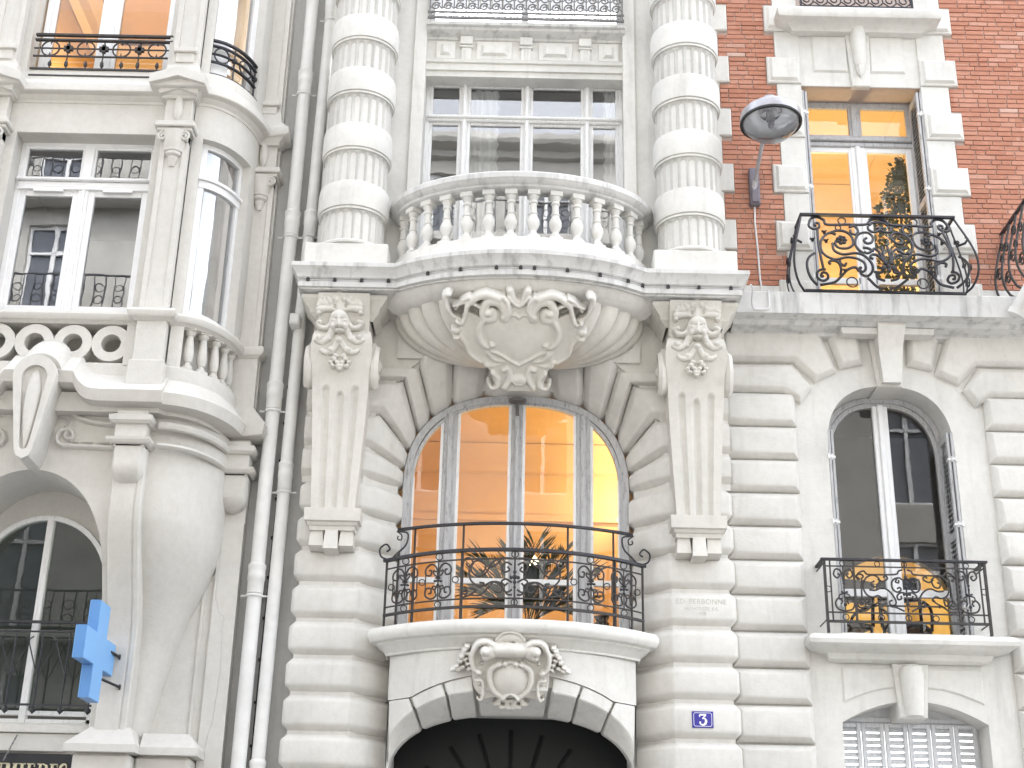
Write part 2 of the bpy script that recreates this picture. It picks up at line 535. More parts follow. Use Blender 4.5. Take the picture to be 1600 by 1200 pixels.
# ------------------------------------------------------------------ carved relief: strokes drawn as photo pixels, raised from a plane in the scene
def relief(name, strokes, bbox, step, p0, nrm, mat, parent, base=-0.012, soft=0.004, lim=None):
    x0, y0, x1, y1 = bbox
    nx, ny = int((x1 - x0) / step) + 1, int((y1 - y0) / step) + 1
    gx, gy = np.meshgrid(np.linspace(x0, x1, nx), np.linspace(y0, y1, ny))
    H = np.full(gx.shape, base)
    for s in strokes:
        kind = s[0]
        if kind == 'c':                      # capsule stroke: points, start width, end width, height, lift
            pts, w0, w1, h = s[1], s[2], s[3], s[4]
            lift = s[5] if len(s) > 5 else 0.0
            L = len(pts) - 1
            for i in range(L):
                ax, ay = pts[i]
                bx, by = pts[i + 1]
                dx, dy = bx - ax, by - ay
                tt = np.clip(((gx - ax) * dx + (gy - ay) * dy) / (dx * dx + dy * dy + 1e-9), 0, 1)
                dd = np.hypot(gx - ax - tt * dx, gy - ay - tt * dy)
                ww = w0 + (w1 - w0) * (i + tt) / L
                q = 1 - (dd / ww) ** 2
                hh = np.where(q > 0, lift + h * (ww / max(w0, w1)) * np.sqrt(np.maximum(q, 0)), base)
                H = np.maximum(H, hh)
        elif kind == 'e':                    # dome: cx, cy, rx, ry, angle, height, lift
            cx, cy, rx, ry, an, h = s[1:7]
            lift = s[7] if len(s) > 7 else 0.0
            ca, sa = math.cos(an), math.sin(an)
            u_ = ((gx - cx) * ca + (gy - cy) * sa) / rx
            v_ = (-(gx - cx) * sa + (gy - cy) * ca) / ry
            q = 1 - u_ ** 2 - v_ ** 2
            H = np.maximum(H, np.where(q > 0, lift + h * np.sqrt(np.maximum(q, 0)), base))
        elif kind == 'g':                    # groove: points, width, depth
            pts, w0, h = s[1], s[2], s[3]
            for i in range(len(pts) - 1):
                ax, ay = pts[i]
                bx, by = pts[i + 1]
                dx, dy = bx - ax, by - ay
                tt = np.clip(((gx - ax) * dx + (gy - ay) * dy) / (dx * dx + dy * dy + 1e-9), 0, 1)
                dd = np.hypot(gx - ax - tt * dx, gy - ay - tt * dy)
                H = np.where((dd < w0) & (H > base + 1e-5), np.maximum(H - h * (1 - (dd / w0) ** 2), 0.0), H)
        elif kind == 'p':                    # flat plate: polygon, height
            poly, h = s[1], s[2]
            ins = np.zeros(gx.shape, bool)
            j = len(poly) - 1
            for i in range(len(poly)):
                xi, yi = poly[i]
                xj, yj = poly[j]
                cond = ((yi > gy) != (yj > gy)) & (gx < (xj - xi) * (gy - yi) / (yj - yi + 1e-9) + xi)
                ins ^= cond
                j = i
            H = np.maximum(H, np.where(ins, h, base))
    K = H
    for _ in range(1):                       # soften
        Hp = np.pad(K, 1, mode='edge')
        K = (Hp[1:-1, 1:-1] * 4 + Hp[:-2, 1:-1] + Hp[2:, 1:-1] + Hp[1:-1, :-2] + Hp[1:-1, 2:]) / 8
    V = []
    n_ = np.array(nrm, float)
    n_ = n_ / np.linalg.norm(n_)
    D = _f[None, None] * FPX + _r[None, None] * (gx - 800.0)[..., None] + _u[None, None] * (600.0 - gy)[..., None]
    tt = ((np.array(p0) - CAM) @ n_) / (D @ n_)
    Pp = CAM + D * tt[..., None] + n_ * K[..., None]
    keep = H > base + 1e-5
    idx = -np.ones(gx.shape, int)
    F = []
    kc = keep[:-1, :-1] | keep[1:, :-1] | keep[:-1, 1:] | keep[1:, 1:]
    use = np.zeros(gx.shape, bool)
    for a, b in ((0, 0), (1, 0), (0, 1), (1, 1)):
        use[a:a + kc.shape[0], b:b + kc.shape[1]] |= kc
    idx[use] = np.arange(use.sum())
    V = Pp[use]
    for j, i in zip(*np.nonzero(kc)):
        F.append((idx[j, i], idx[j + 1, i], idx[j + 1, i + 1], idx[j, i + 1]))
    return obj(name, (V, F), mat, parent, smooth=True, ang=80)
def mirx(strokes, cx, dy=0.0):
    """strokes mirrored about the pixel column cx, shifted dy per pixel of distance (camera roll)"""
    out = []
    fm = lambda p: (2 * cx - p[0], p[1] + dy * (2 * cx - 2 * p[0]))
    for s in strokes:
        if s[0] in 'cgp':
            out.append((s[0], [fm(p) for p in s[1]]) + tuple(s[2:]))
        else:
            q = fm((s[1], s[2]))
            out.append((s[0], q[0], q[1], s[3], s[4], -s[5]) + tuple(s[6:]))
    return strokes + out

def wall_arch(x0, x1, z0, z1, outline, y, yb):
    """flat wall at depth y with an opening; outline runs bottom-left, over the top, to bottom-right; the reveal runs back to yb"""
    V, F = [], []
    xl, xr = outline[0][0], outline[-1][0]
    mn = min(p[0] for p in outline)
    mx = max(p[0] for p in outline)
    zb = outline[0][1]
    def quad(a, b, c, d):
        o = len(V)
        V.extend([a, b, c, d])
        F.append((o, o + 1, o + 2, o + 3))
    quad((x0, y, z0), (xl, y, z0), (xl, y, z1), (x0, y, z1))
    quad((xr, y, z0), (x1, y, z0), (x1, y, z1), (xr, y, z1))
    if zb > z0:
        quad((xl, y, z0), (xr, y, z0), (xr, y, zb), (xl, y, zb))
    for a, b in zip(outline[:-1], outline[1:]):
        if abs(a[0] - b[0]) > 1e-6:
            quad((a[0], y, a[1]), (b[0], y, b[1]), (b[0], y, z1), (a[0], y, z1))
        quad((a[0], y, a[1]), (a[0], yb, a[1]), (b[0], yb, b[1]), (b[0], y, b[1]))
    if zb > z0:
        a, b = outline[-1], outline[0]
        quad((a[0], y, a[1]), (a[0], yb, a[1]), (b[0], yb, b[1]), (b[0], y, b[1]))
    return V, F
def superarch(cx, hw, zs, zt, e=2.3, n=24, z0=None):
    """outline of a basket arch"""
    pts = []
    if z0 is not None:
        pts.append((cx - hw, z0))
    for i in range(n + 1):
        a = PI - PI * i / n
        c, s = math.cos(a), math.sin(a)
        pts.append((cx + hw * math.copysign(abs(c) ** (2 / e), c), zs + (zt - zs) * abs(s) ** (2 / e)))
    if z0 is not None:
        pts.append((cx + hw, z0))
    return pts
def rail_map(x0, x1, yf):
    """maps flat ironwork (x, z) on a plan curve yf(x)"""
    return lambda x, z: (x, yf(x), z)
# ================================================================== setting: street
def sheet(name, x0, x1, y0, y1, z, mat):
    o = obj(name, ([(x0, y0, z), (x1, y0, z), (x1, y1, z), (x0, y1, z)], [(0, 1, 2, 3)]), mat)
    return tag(o, kind='structure')
sheet('ground', -150, 150, -150, 150, -0.16, 'road_asphalt')
pv = obj('pavement', box(-40, 40, -2.6, 0.6, -0.159, 0.0, 0.01), 'paving'); tag(pv, kind='structure')
pv = obj('pavement', box(-40, 40, -16.6, -12.6, -0.159, 0.0, 0.01), 'paving'); tag(pv, kind='structure')

# ================================================================== the stone and brick house
B = thing('apartment_building', 'cream stone and red brick apartment building with bowed balcony and arched doorway', 'building', (0, 0, 0))
JZ = [2.92, 3.29, 3.655, 4.03, 4.39, 4.757, 5.13, 5.495, 5.855, 6.218, 6.585, 6.957, 7.345, 7.70]
def blockprof(z0, z1, b=0.075, g=0.010, deep=-0.13, n=3):
    pr = [(deep, z0 + g)]
    K = ((0, 1.15), (0.13, 0.78), (0.70, 0.19), (0.86, 0.06), (1.15, 0.0))
    for i_, d_ in K:
        pr.append((-b * d_, z0 + g + b * i_))
    for i_, d_ in K[::-1]:
        pr.append((-b * d_, z1 - g - b * i_))
    pr.append((deep, z1 - g))
    return pr
PX = 1.56                                    # inner corner of the piers
def pier_path(s, jit=0.0):
    pts = [(2.225, 0.06), (2.225, -0.15), (2.21, -0.18), (2.18, -0.2), (PX + 0.03, -0.2), (PX, -0.19), (PX - 0.03, -0.16)]
    for k in range(1, 8):
        t = k / 7
        pts.append((PX - 0.03 - (PX - 0.03 - 1.19) * t, -0.16 + 0.33 * (t ** 1.35)))
    pts.append((1.19, 0.32))
    if s < 0:
        return [(-x, y) for x, y in pts]
    return [(x, y) for x, y in pts]
def core_path(s):
    return [(x if s > 0 else -x, y) for x, y in ((2.225, 0.06), (2.225, -0.2), (PX, -0.2), (1.19, 0.17), (1.19, 0.32))]
for s in (-1, 1):
    core = obj('pier', sweep([(-0.06, 0.0), (-0.06, 7.9)], core_path(s), side=-s, caps=False), 'block_stone', B)
    for z0, z1 in zip(JZ[:9], JZ[1:10]):
        obj('block', sweep(blockprof(z0, z1), pier_path(s), side=-s, closed_prof=True), 'block_stone', core, smooth=True)
    # below the frame the pier goes down to the pavement
    for k in range(8):
        z1 = 2.92 - 0.365 * k
        obj('block', sweep(blockprof(z1 - 0.365, z1, n=2), pier_path(s), side=-s, closed_prof=True), 'block_stone', core, smooth=True)

# -- the splayed arch over the big window: side blocks and voussoirs
def inner_arc(u):                            # u in [-1,1], left to right
    a = PI / 2 - u * PI / 2
    c, sn = math.cos(a), math.sin(a)
    return 1.205 * math.copysign(abs(c) ** (2 / 2.5), c), 6.25 + 1.10 * abs(sn) ** (2 / 2.5)
def front_arc(u):
    a = PI / 2 - u * PI / 2
    c, sn = math.cos(a), math.sin(a)
    return 1.56 * math.copysign(abs(c) ** (2 / 2.2), c), 6.25 + 1.62 * abs(sn) ** (2 / 2.2)
def u_at_z(fn, z, s):
    lo, hi = 0.0, 1.0
    for _ in range(40):
        m_ = (lo + hi) / 2
        if fn(m_)[1] > z: lo = m_
        else: hi = m_
    return lo * s
def u_at_x(fn, x):
    lo, hi = -1.0, 1.0
    for _ in range(40):
        m_ = (lo + hi) / 2
        if fn(m_)[0] < x: lo = m_
        else: hi = m_
    return lo
def voussoir(uc0, uc1, uf0, uf1, outer, b=0.085, n=14):
    V = []
    RS = []
    ts = [0.015, 0.04, 0.10, 0.17, 0.20, 0.24] + [0.24 + 0.52 * k / 5 for k in range(1, 5)] + [0.76, 0.80, 0.83, 0.90, 0.96, 0.985]
    for t in ts:
        C = inner_arc(uc0 + (uc1 - uc0) * t)
        Fp = front_arc(uf0 + (uf1 - uf0) * t)
        A = outer(t, Fp)
        d = min(t, 1 - t)
        dip = b * float(np.interp(d, [0.015, 0.04, 0.17, 0.20, 0.24], [1.2, 0.78, 0.17, 0.05, 0.0]))
        nx, nz = Fp[0] - C[0], Fp[1] - C[1]
        L = math.hypot(nx, nz) + 1e-9
        nx, nz = nx / L * 0.7, nz / L * 0.7
        row = [(A[0], -0.2 + dip, A[1])]
        row.append((Fp[0] * 1.0 + (A[0] - Fp[0]) * 0.06, -0.2 + dip, Fp[1] + (A[1] - Fp[1]) * 0.06))
        row.append((Fp[0] + nx * dip * 0.5, -0.185 + dip, Fp[1] + nz * dip * 0.5))
        for k in range(1, 7):
            q = k / 6
            x, z = Fp[0] + (C[0] - Fp[0]) * q, Fp[1] + (C[1] - Fp[1]) * q
            bul = 0.05 * math.sin(q * PI)
            row.append((x + nx * (dip - bul) , -0.185 + 0.355 * q + dip * 0.7 - bul * 0.3, z + nz * (dip - bul)))
        row.append((C[0] + nx * dip, 0.33, C[1] + nz * dip))
        RS.append(row)
    V, F = rings(RS, cap0=False, cap1=False, closed=False)
    return V, F
ab = wall_arch(-2.22, 2.22, 6.2, 8.3, superarch(0, 1.62, 6.25, 7.93, 2.2, 24, 6.2), -0.135, 0.36)
arch = obj('arch', ab, 'block_stone', B)
CU = {}
cz = [6.218, 6.585, 6.957, 7.345]
cpx = [(627, 742), (627, 717), (632, 678), (652, 650)]
for s in (-1, 1):
    uc = [1.0, 0.915, 0.80, 0.665, 0.515]
    uf = [1.0] + [abs(u_at_z(front_arc, z, 1)) for z in (6.585, 6.957, 7.345)] + [abs(u_at_x(front_arc, 1.06))]
    for k in range(4):
        za, zb_ = cz[k], (cz + [7.70])[k + 1]
        def outer(t, Fp, za=za, zb_=zb_, s=s):
            return (2.225 * s, Fp[1] if True else za + (zb_ - za) * t)
        if k < 3:
            obj('voussoir', voussoir(uc[k] * s, uc[k + 1] * s, uf[k] * s, uf[k + 1] * s, outer), 'block_stone', arch, smooth=True, ang=60)
        else:
            def outer2(t, Fp, s=s):
                return ((2.225 + (Fp[0] * s - 2.225) * 0) * s, min(Fp[1], 7.72))
            obj('voussoir', voussoir(uc[k] * s, uc[k + 1] * s, uf[k] * s, uf[k + 1] * s, outer2), 'block_stone', arch, smooth=True, ang=60)
tops = [(-0.515, -0.35), (-0.35, -0.155), (-0.155, 0.155), (0.155, 0.35), (0.35, 0.515)]
ufx = [u_at_x(front_arc, x) for x in (-1.06, -0.70, -0.27, 0.27, 0.70, 1.06)]
for k, (a, b_) in enumerate(tops):
    obj('voussoir', voussoir(a, b_, ufx[k], ufx[k + 1], lambda t, Fp: (Fp[0] * 1.05, 8.06)), 'block_stone', arch, smooth=True, ang=60)

RSb = []
for u_ in np.linspace(-1, 1, 61):
    a_, c_ = front_arc(u_), inner_arc(u_)
    RSb.append([(a_[0] * 1.08, -.125, 6.2 + (a_[1] - 6.2) * 1.07), (a_[0] * 1.045, -.115, 6.2 + (a_[1] - 6.2) * 1.045), (c_[0] * 1.05 + .0, .19, 6.2 + (c_[1] - 6.2) * 1.06), (c_[0] * 1.03, .36, 6.2 + (c_[1] - 6.2) * 1.04)])
obj('arch_core', rings(RSb, False, False, False), 'block_stone', arch, smooth=True, ang=30)
# -- right-hand wall: smooth field round the windows, pierced
WX = 3.965
low_arch = superarch(WX, 0.67, 6.72, 7.46, 2.5, 26, 4.70)
seg = [(3.245, 2.4)] + [(3.245 + 1.435 * i / 16, 3.885 + 0.215 * (1 - (2 * i / 16 - 1) ** 2)) for i in range(17)] + [(4.68, 2.4)]
o = obj('wall', wall_arch(2.1, 7.5, 4.43, 8.2, low_arch, 0.0, 0.36), 'stone', B)
o = obj('wall', wall_arch(2.1, 7.5, 0.0, 4.43, [(x, z) for x, z in seg], 0.0, 0.36), 'stone', B)
rw = o
for z0, z1 in zip(JZ[:12], JZ[1:13]):
    r1 = 2.96 + random.uniform(-0.008, 0.008)
    obj('block', cushion([(2.19, z0 + .008), (r1, z0 + .008), (r1, z1 - .008), (2.19, z1 - .008)], 0.02, -0.10, 0.07), 'block_stone', rw, smooth=True)
    r2 = 4.985 + random.uniform(-0.008, 0.008)
    obj('block', cushion([(r2, z0 + .008), (6.05, z0 + .008), (6.05, z1 - .008), (r2, z1 - .008)], 0.02, -0.10, 0.07), 'block_stone', rw, smooth=True)
    obj('block', cushion([(6.06, z0 + .008), (7.3, z0 + .008), (7.3, z1 - .008), (6.06, z1 - .008)], 0.02, -0.10, 0.07, 2), 'block_stone', rw, smooth=True)
for k in range(8):
    z1 = 2.92 - 0.365 * k
    for a, c in ((2.19, 2.96), (4.985, 6.6)):
        obj('block', cushion([(a, z1 - .357), (c, z1 - .357), (c, z1 - .008), (a, z1 - .008)], 0.02, -0.10, 0.07, 2), 'block_stone', rw, smooth=True)
def pxpoly(P, Y):
    return [W(x, y, Y) for x, y in P]
def mirp(P, c=WX):
    return [(2 * c - x, z) for x, z in P]
def pv2(*P): return [W(x, y, -0.10) for x, y in P]
cA = pv2((1128, 566), (1240, 567), (1271, 603), (1253, 627), (1226, 611), (1128, 609))
cB = pv2((1128, 512), (1281, 514), (1309, 578), (1275, 594), (1242, 563), (1128, 562))
cC = pv2((1290, 514), (1343, 516), (1350, 566), (1313, 573))
cA[0] = (2.19, cA[0][1]); cA[-1] = (2.19, cA[-1][1]); cB[0] = (2.19, cB[0][1]); cB[-1] = (2.19, cB[-1][1])
for P in (cA, cB, cC):
    obj('block', cushion(P, 0.02, -0.10, 0.065), 'block_stone', rw, smooth=True)
    Q = mirp(P)
    if P is not cC:
        Q = [(x if x < 5.3 else 6.6, z) for x, z in Q]
    obj('block', cushion(Q, 0.02, -0.10, 0.065), 'block_stone', rw, smooth=True)
# keystone of the arched window: wedge, with a bracket on its front
ks = obj('keystone', join(chamf([(3.80, 8.06), (3.86, 7.43), (4.12, 7.43), (4.19, 8.06)], 0.35, -0.07, 0.012)), 'block_stone', B, smooth=True)
kp = [(-0.05, 7.46), (-0.17, 7.44), (-0.185, 7.52), (-0.195, 7.75), (-0.235, 7.9), (-0.30, 8.0), (-0.32, 8.05), (-0.30, 8.1), (-0.05, 8.1)]
P0 = [(3.88, 4.105), (3.845, 4.14)]
v, f = prism_x(kp, 0, 1)
v = [((3.895 - 0.05 * (z - 7.44) / 0.66) + x * ((4.09 + 0.06 * (z - 7.44) / 0.66) - (3.895 - 0.05 * (z - 7.44) / 0.66)), y, z) for x, y, z in v]
obj('bracket', (v, f), 'block_stone', ks, smooth=True, ang=40)
# floor band that carries the brick storey
bandprof = [(0.0, 7.98), (0.09, 8.0), (0.11, 8.03), (0.26, 8.05), (0.30, 8.085), (0.34, 8.09), (0.45, 8.10), (0.452, 8.34), (0.44, 8.355), (0.0, 8.36)]
obj('string_course', sweep(bandprof, [(2.30, 0.0), (7.5, 0.0)], caps=True), 'cornice_stone', B, smooth=True, ang=30)
for x in (3.30, 3.97, 5.05):
    pass
obj('string_course', sweep([(0.0, 7.97), (0.14, 7.975), (0.15, 8.04), (0.0, 8.05)], [(3.62, 0.0), (3.62, -0.1), (4.32, -0.1), (4.32, 0.0)], caps=True), 'stone', B)

# -- brick storey
bw = obj('brick_wall', join(wall_arch(2.25, 7.5, 8.36, 13.2, [(3.27, 8.36), (3.27, 11.28), (4.685, 11.28), (4.685, 8.36)], -0.004, 0.40)), 'mortar', B)
obj('base_course', box(2.40, 2.98, -0.03, 0.03, 8.36, 8.63, 0.006), 'stone', bw)
obj('base_course', box(5.01, 7.4, -0.03, 0.03, 8.36, 8.63, 0.006), 'stone', bw)
qn = []
for k in range(7):
    zc = 8.315 + 0.74 * k
    z0, z1 = zc + 0.02, zc + 0.385
    if k == 0: z0 = 8.36
    qn.append((z0, z1))
    for x0, x1 in ((2.875, 3.272), (4.683, 5.12)):
        w_ = obj('quoin', chamf([(x0, z0), (x1, z0), (x1, z1), (x0, z1)], 0.04, -0.055, 0.012), 'stone', bw)
        i = 0.055
        obj('quoin_face', chamf([(x0 + .03, z0 + 0.03), (x1 - .03, z0 + .03), (x1 - .03, z1 - .02), (x0 + .03, z1 - .02)], -0.05, -0.085, 0.028), 'stone', bw)
    obj('quoin', chamf([(2.2, z0), (2.425, z0), (2.425, z1), (2.2, z1)], 0.04, -0.05, 0.012), 'stone', bw)
    if k < 6:
        n0, n1 = z1 + 0.003, zc + 0.74 + 0.017
        for x0, x1 in ((2.985, 3.272), (4.683, 5.01)):
            obj('quoin', box(x0, x1, -0.03, 0.04, n0, n1, 0.004), 'stone', bw)
        obj('quoin', box(2.2, 2.305, -0.03, 0.04, n0, n1, 0.004), 'stone', bw)
bricks = []
course = 0.0645
for r in range(int((13.1 - 8.64) / course)):
    z = 8.642 + r * course
    wide = any(a - 0.06 < z < b_ for a, b_ in qn)
    for (a, c) in (((2.43 if wide else 2.31), (2.87 if wide else 2.98)), ((5.125 if wide else 5.015), 6.6)):
        x = a + 0.003
        k = 0
        first = True
        while x < c - 0.02:
            L = random.choice((0.215, 0.215, 0.215, 0.105, 0.16))
            if first:
                L = random.choice((0.09, 0.16, 0.215))
                first = False
            e = min(x + L, c - 0.003)
            if c - 0.003 - e < 0.05:
                e = c - 0.003
            bricks.append((x, e, z))
            x = e + 0.010
from bisect import bisect
def brick_key(b_):
    cx = (b_[0] + b_[1]) / 2
    return (0 if (b_[2] < 12.55 and cx < 6.2) else 1, -(b_[1] - b_[0]) + 0.012 * (b_[2] - 8.6))
bricks.sort(key=brick_key)
unit = {}
def brick_mesh(L):
    kx = round(L / 0.02) * 0.02
    if kx not in unit:
        me = bpy.data.meshes.new('brick')
        v, f = box(-kx / 2, kx / 2, -0.02, 0.03, -0.0272, 0.0272, 0.004)
        me.from_pydata(v, [], f)
        me.materials.append(MATS['brick'])
        unit[kx] = me
    return unit[kx], kx
rest = []
for i, (a, e, z) in enumerate(bricks):
    if i < 300:
        me, kx = brick_mesh(e - a)
        ob = bpy.data.objects.new('brick', me)
        col.objects.link(ob)
        ob.parent = bw
        ob.location = Vector(((a + e) / 2, 0.0 + random.uniform(-0.003, 0.004), z + 0.028)) - wloc(bw)
        ob.scale = ((e - a) / kx, 1, 1)
        ob.rotation_euler = (0, random.uniform(-0.004, 0.004), 0)
    else:
        dy = random.uniform(-0.003, 0.004)
        rest.append(box(a, e, -0.02 + dy, 0.03, z + 0.001, z + 0.055, 0.004))
o = obj('brickwork', join(*rest), 'brick_rows', bw); o['kind'] = 'stuff'

obj('upper_shade_wall', box(-2.8, 7.5, 0.25, 1.2, 13.2, 20.5), 'stone', B)  # unseen storeys above the frame, added to keep the sun off the facade
obj('roof', prism_x([(0.0, 20.5), (1.5, 23.0), (8.0, 23.5), (8.0, 20.5)], -2.8, 7.5), 'zinc', B)
# -- stone head over the brick-storey window
hd = obj('window_head', join(box(3.268, 4.687, -0.012, 0.36, 11.285, 12.08, 0.004)), 'stone', B)
obj('panel', chamf([(3.42, 11.47), (3.86, 11.47), (3.86, 12.0), (3.42, 12.0)], 0.0, -0.035, 0.028), 'stone', hd)
obj('panel', chamf([(4.10, 11.47), (4.53, 11.47), (4.53, 12.0), (4.10, 12.0)], 0.0, -0.035, 0.028), 'stone', hd)
obj('wedge', chamf([(3.83, 12.09), (3.87, 11.262), (4.085, 11.262), (4.125, 12.09)], 0.02, -0.06, 0.01), 'stone', hd)
cp = [(-0.05, 11.52), (-0.09, 11.50), (-0.105, 11.6), (-0.12, 11.9), (-0.17, 12.0), (-0.2, 12.09), (-0.05, 12.09)]
v, f = lathe([(0.0, 0), (0.055, 0.03), (0.075, 0.1), (0.085, 0.3), (0.1, 0.5), (0.1, 0.56), (0.0, 0.6)], (3.975, -0.06, 11.5), 14)
v = [(x, -0.06 + (y + 0.06) * 1.2, z) for x, y, z in v]
obj('bracket', (v, f), 'stone', hd, smooth=True)
obj('pendant', lathe([(0, -0.13), (0.03, -0.09), (0.05, -0.03), (0.055, 0.02)], (3.975, -0.08, 11.5), 6), 'stone', hd)
sillp = [(0.0, 11.98), (0.10, 11.99), (0.12, 12.02), (0.20, 12.06), (0.28, 12.07), (0.30, 12.10), (0.305, 12.17), (0.28, 12.205), (0.0, 12.21)]
obj('window_sill', sweep(sillp, [(3.29, 0.03), (3.29, -0.02), (4.64, -0.02), (4.64, 0.03)], caps=True), 'stone', hd, smooth=True, ang=30)
obj('wall', box(3.27, 4.685, 0.02, 0.1, 12.08, 13.2), 'stone', B)
# ================================================================== centre bay, upper part
AX_R, BX_R = 1.42, 0.92                      # plan ellipse of the bowed balustrade, centred on the wall at Y = -0.2
def bow(a, b, n=40, yc=-0.2, lim=None):
    return [(a * math.cos(PI - PI * i / n), yc - b * math.sin(PI - PI * i / n)) for i in range(n + 1)]
# wall behind columns with the tripartite window opening
uw = obj('wall', wall_arch(-2.26, 2.26, 8.36, 13.2, [(-1.15, 8.36), (-1.15, 13.15), (1.17, 13.15), (1.17, 8.36)], -0.16, 0.22), 'stone', B)
for s in (-1, 1):
    obj('jamb', join(box(min(s * 1.155, s * 1.30), max(s * 1.155, s * 1.30), -0.20, -0.12, 8.4, 13.1, 0.008)), 'stone', uw)
# main cornice: straight over the piers, swelling over the bow
cprof = [(-0.30, 8.05), (-0.24, 8.055), (-0.20, 8.09), (-0.10, 8.12), (-0.085, 8.135), (-0.02, 8.137), (-0.005, 8.142), (-0.004, 8.20), (-0.03, 8.206), (-0.032, 8.225), (-0.005, 8.23), (0.01, 8.245), (0.02, 8.28), (0.055, 8.33), (0.07, 8.345), (0.07, 8.39), (0.05, 8.40), (-0.60, 8.41)]
path = [(-2.33, 0.0), (-2.33, -0.78), (-1.30, -0.78)]
for i in range(1, 30):
    x = -1.30 + 2.60 * i / 30
    path.append((x, -0.2 - 0.95 * math.sqrt(max(0, 1 - (x / 1.64) ** 2)) ))
path = path[:3] + [p for p in path[3:]] + [(1.30, -0.78), (2.33, -0.78), (2.33, 0.0)]
cn = obj('cornice', sweep(cprof, path, caps=True), 'cornice_stone', B, smooth=True, ang=28)
# slab filling under and over the cornice, real soffit
obj('soffit', prism_z([(-2.06, 0.0), (-2.06, -0.5), (-1.2, -0.5), (1.2, -0.5), (2.06, -0.5), (2.06, 0.0)], 8.06, 8.38), 'stone', cn)
pl_in = [(-2.30, -0.1), (-2.30, -0.75), (-1.28, -0.75)] + [(x, -0.2 - 0.90 * math.sqrt(max(0, 1 - (x / 1.6) ** 2))) for x in np.linspace(-1.25, 1.25, 25)] + [(1.28, -0.75), (2.30, -0.75), (2.30, -0.1)]
obj('slab', prism_z(pl_in, 8.12, 8.40), 'cornice_stone', cn)
# cavetto under the bow
cav = [(-0.30, 7.99), (-0.28, 8.0), (-0.2, 8.01), (-0.18, 8.03), (-0.13, 8.05), (-0.1, 8.10), (-0.07, 8.125)]
bp_ = [(x, -0.2 - 0.95 * math.sqrt(max(0, 1 - (x / 1.64) ** 2))) for x in np.linspace(-1.52, 1.52, 44)]
obj('bow_moulding', sweep(cav, bp_, caps=False), 'stone', cn, smooth=True, ang=40)
# clips and thin cable on the cornice
cc = []
for q in path:
    cc.append((q[0], q[1]))
cb = thing('cornice_cable', 'thin grey cable clipped along the edge of the bowed stone cornice', 'cable', (0, -1.15, 8.2))
obj('wire', sweep([(0.0, 8.206), (0.006, 8.212), (0.0, 8.218), (-0.006, 8.212)], path[1:-1], closed_prof=True), 'white_cable', cb)
cl = [W(x, 437, -0.79)[0] for x in (481, 523, 565, 607)] + [-0.96, -0.62, -0.25, 0.0, 0.14, 0.48, 0.82, 1.12] + [W(x, 446, -0.79)[0] for x in (1004, 1044, 1092, 1142)]
for x in cl:
    y = -0.785 if abs(x) > 1.30 else -0.205 - 0.95 * math.sqrt(1 - (x / 1.64) ** 2)
    obj('clip', join(box(x - 0.018, x + 0.018, y - 0.012, y + 0.02, 8.195, 8.228, 0.003), bar((x, y - 0.01, 8.19), (x, y - 0.01, 8.235), 0.006)), 'cable', cb)
# -- balustrade on the bow
brp = [(-0.22, 8.40), (-0.10, 8.395), (0.0, 8.40), (0.035, 8.42), (0.04, 8.44), (0.015, 8.47), (0.0, 8.50), (0.0, 8.60), (-0.02, 8.615), (-0.22, 8.615)]
bp2 = bow(AX_R, BX_R - 0.02, 44)
bl = obj('balustrade', sweep(brp, bp2, caps=True, closed_prof=True), 'stone', B, smooth=True, ang=30)
rp = [(-0.23, 9.215), (-0.16, 9.195), (-0.05, 9.195), (-0.015, 9.215), (-0.01, 9.235), (0.02, 9.25), (0.035, 9.275), (0.05, 9.29), (0.05, 9.345), (0.02, 9.375), (-0.21, 9.375), (-0.23, 9.35)]
obj('handrail', sweep(rp, bp2, caps=True, closed_prof=True), 'cornice_stone', bl, smooth=True, ang=35)
bprof = [(0.062, 0.0), (0.062, 0.03), (0.045, 0.045), (0.036, 0.065), (0.034, 0.08), (0.055, 0.12), (0.069, 0.165), (0.066, 0.205), (0.048, 0.245), (0.038, 0.275), (0.047, 0.28), (0.047, 0.292), (0.037, 0.30), (0.035, 0.40), (0.048, 0.41), (0.048, 0.425), (0.038, 0.44), (0.052, 0.475), (0.058, 0.49), (0.058, 0.50)]
first = None
nb = 14
# equal spacing along the ellipse
dense = bow(AX_R - 0.11, BX_R - 0.13, 400)
acc = [0.0]
for p, q in zip(dense[:-1], dense[1:]):
    acc.append(acc[-1] + math.hypot(q[0] - p[0], q[1] - p[1]))
Ltot = acc[-1]
for k in range(nb):
    sL = Ltot * (k + 0.62) / (nb + 0.24)
    i = min(bisect(acc, sL), 400)
    x, y = dense[i]
    a = math.atan2(dense[min(i + 2, 400)][1] - dense[max(i - 2, 0)][1], dense[min(i + 2, 400)][0] - dense[max(i - 2, 0)][0])
    if first is None:
        sq = []
        first = obj('baluster', join(lathe(bprof, (0, 0, 8.645), 14), box(-0.07, 0.07, -0.07, 0.07, 8.612, 8.65, 0.005), box(-0.066, 0.066, -0.066, 0.066, 9.14, 9.20, 0.005)), 'stone', bl, smooth=True, ang=40)
        o = first
    else:
        o = first.copy(); col.objects.link(o)
    o.location = Vector((x, y, 8.906)) - wloc(bl)
    o.rotation_euler = (0, 0, a)
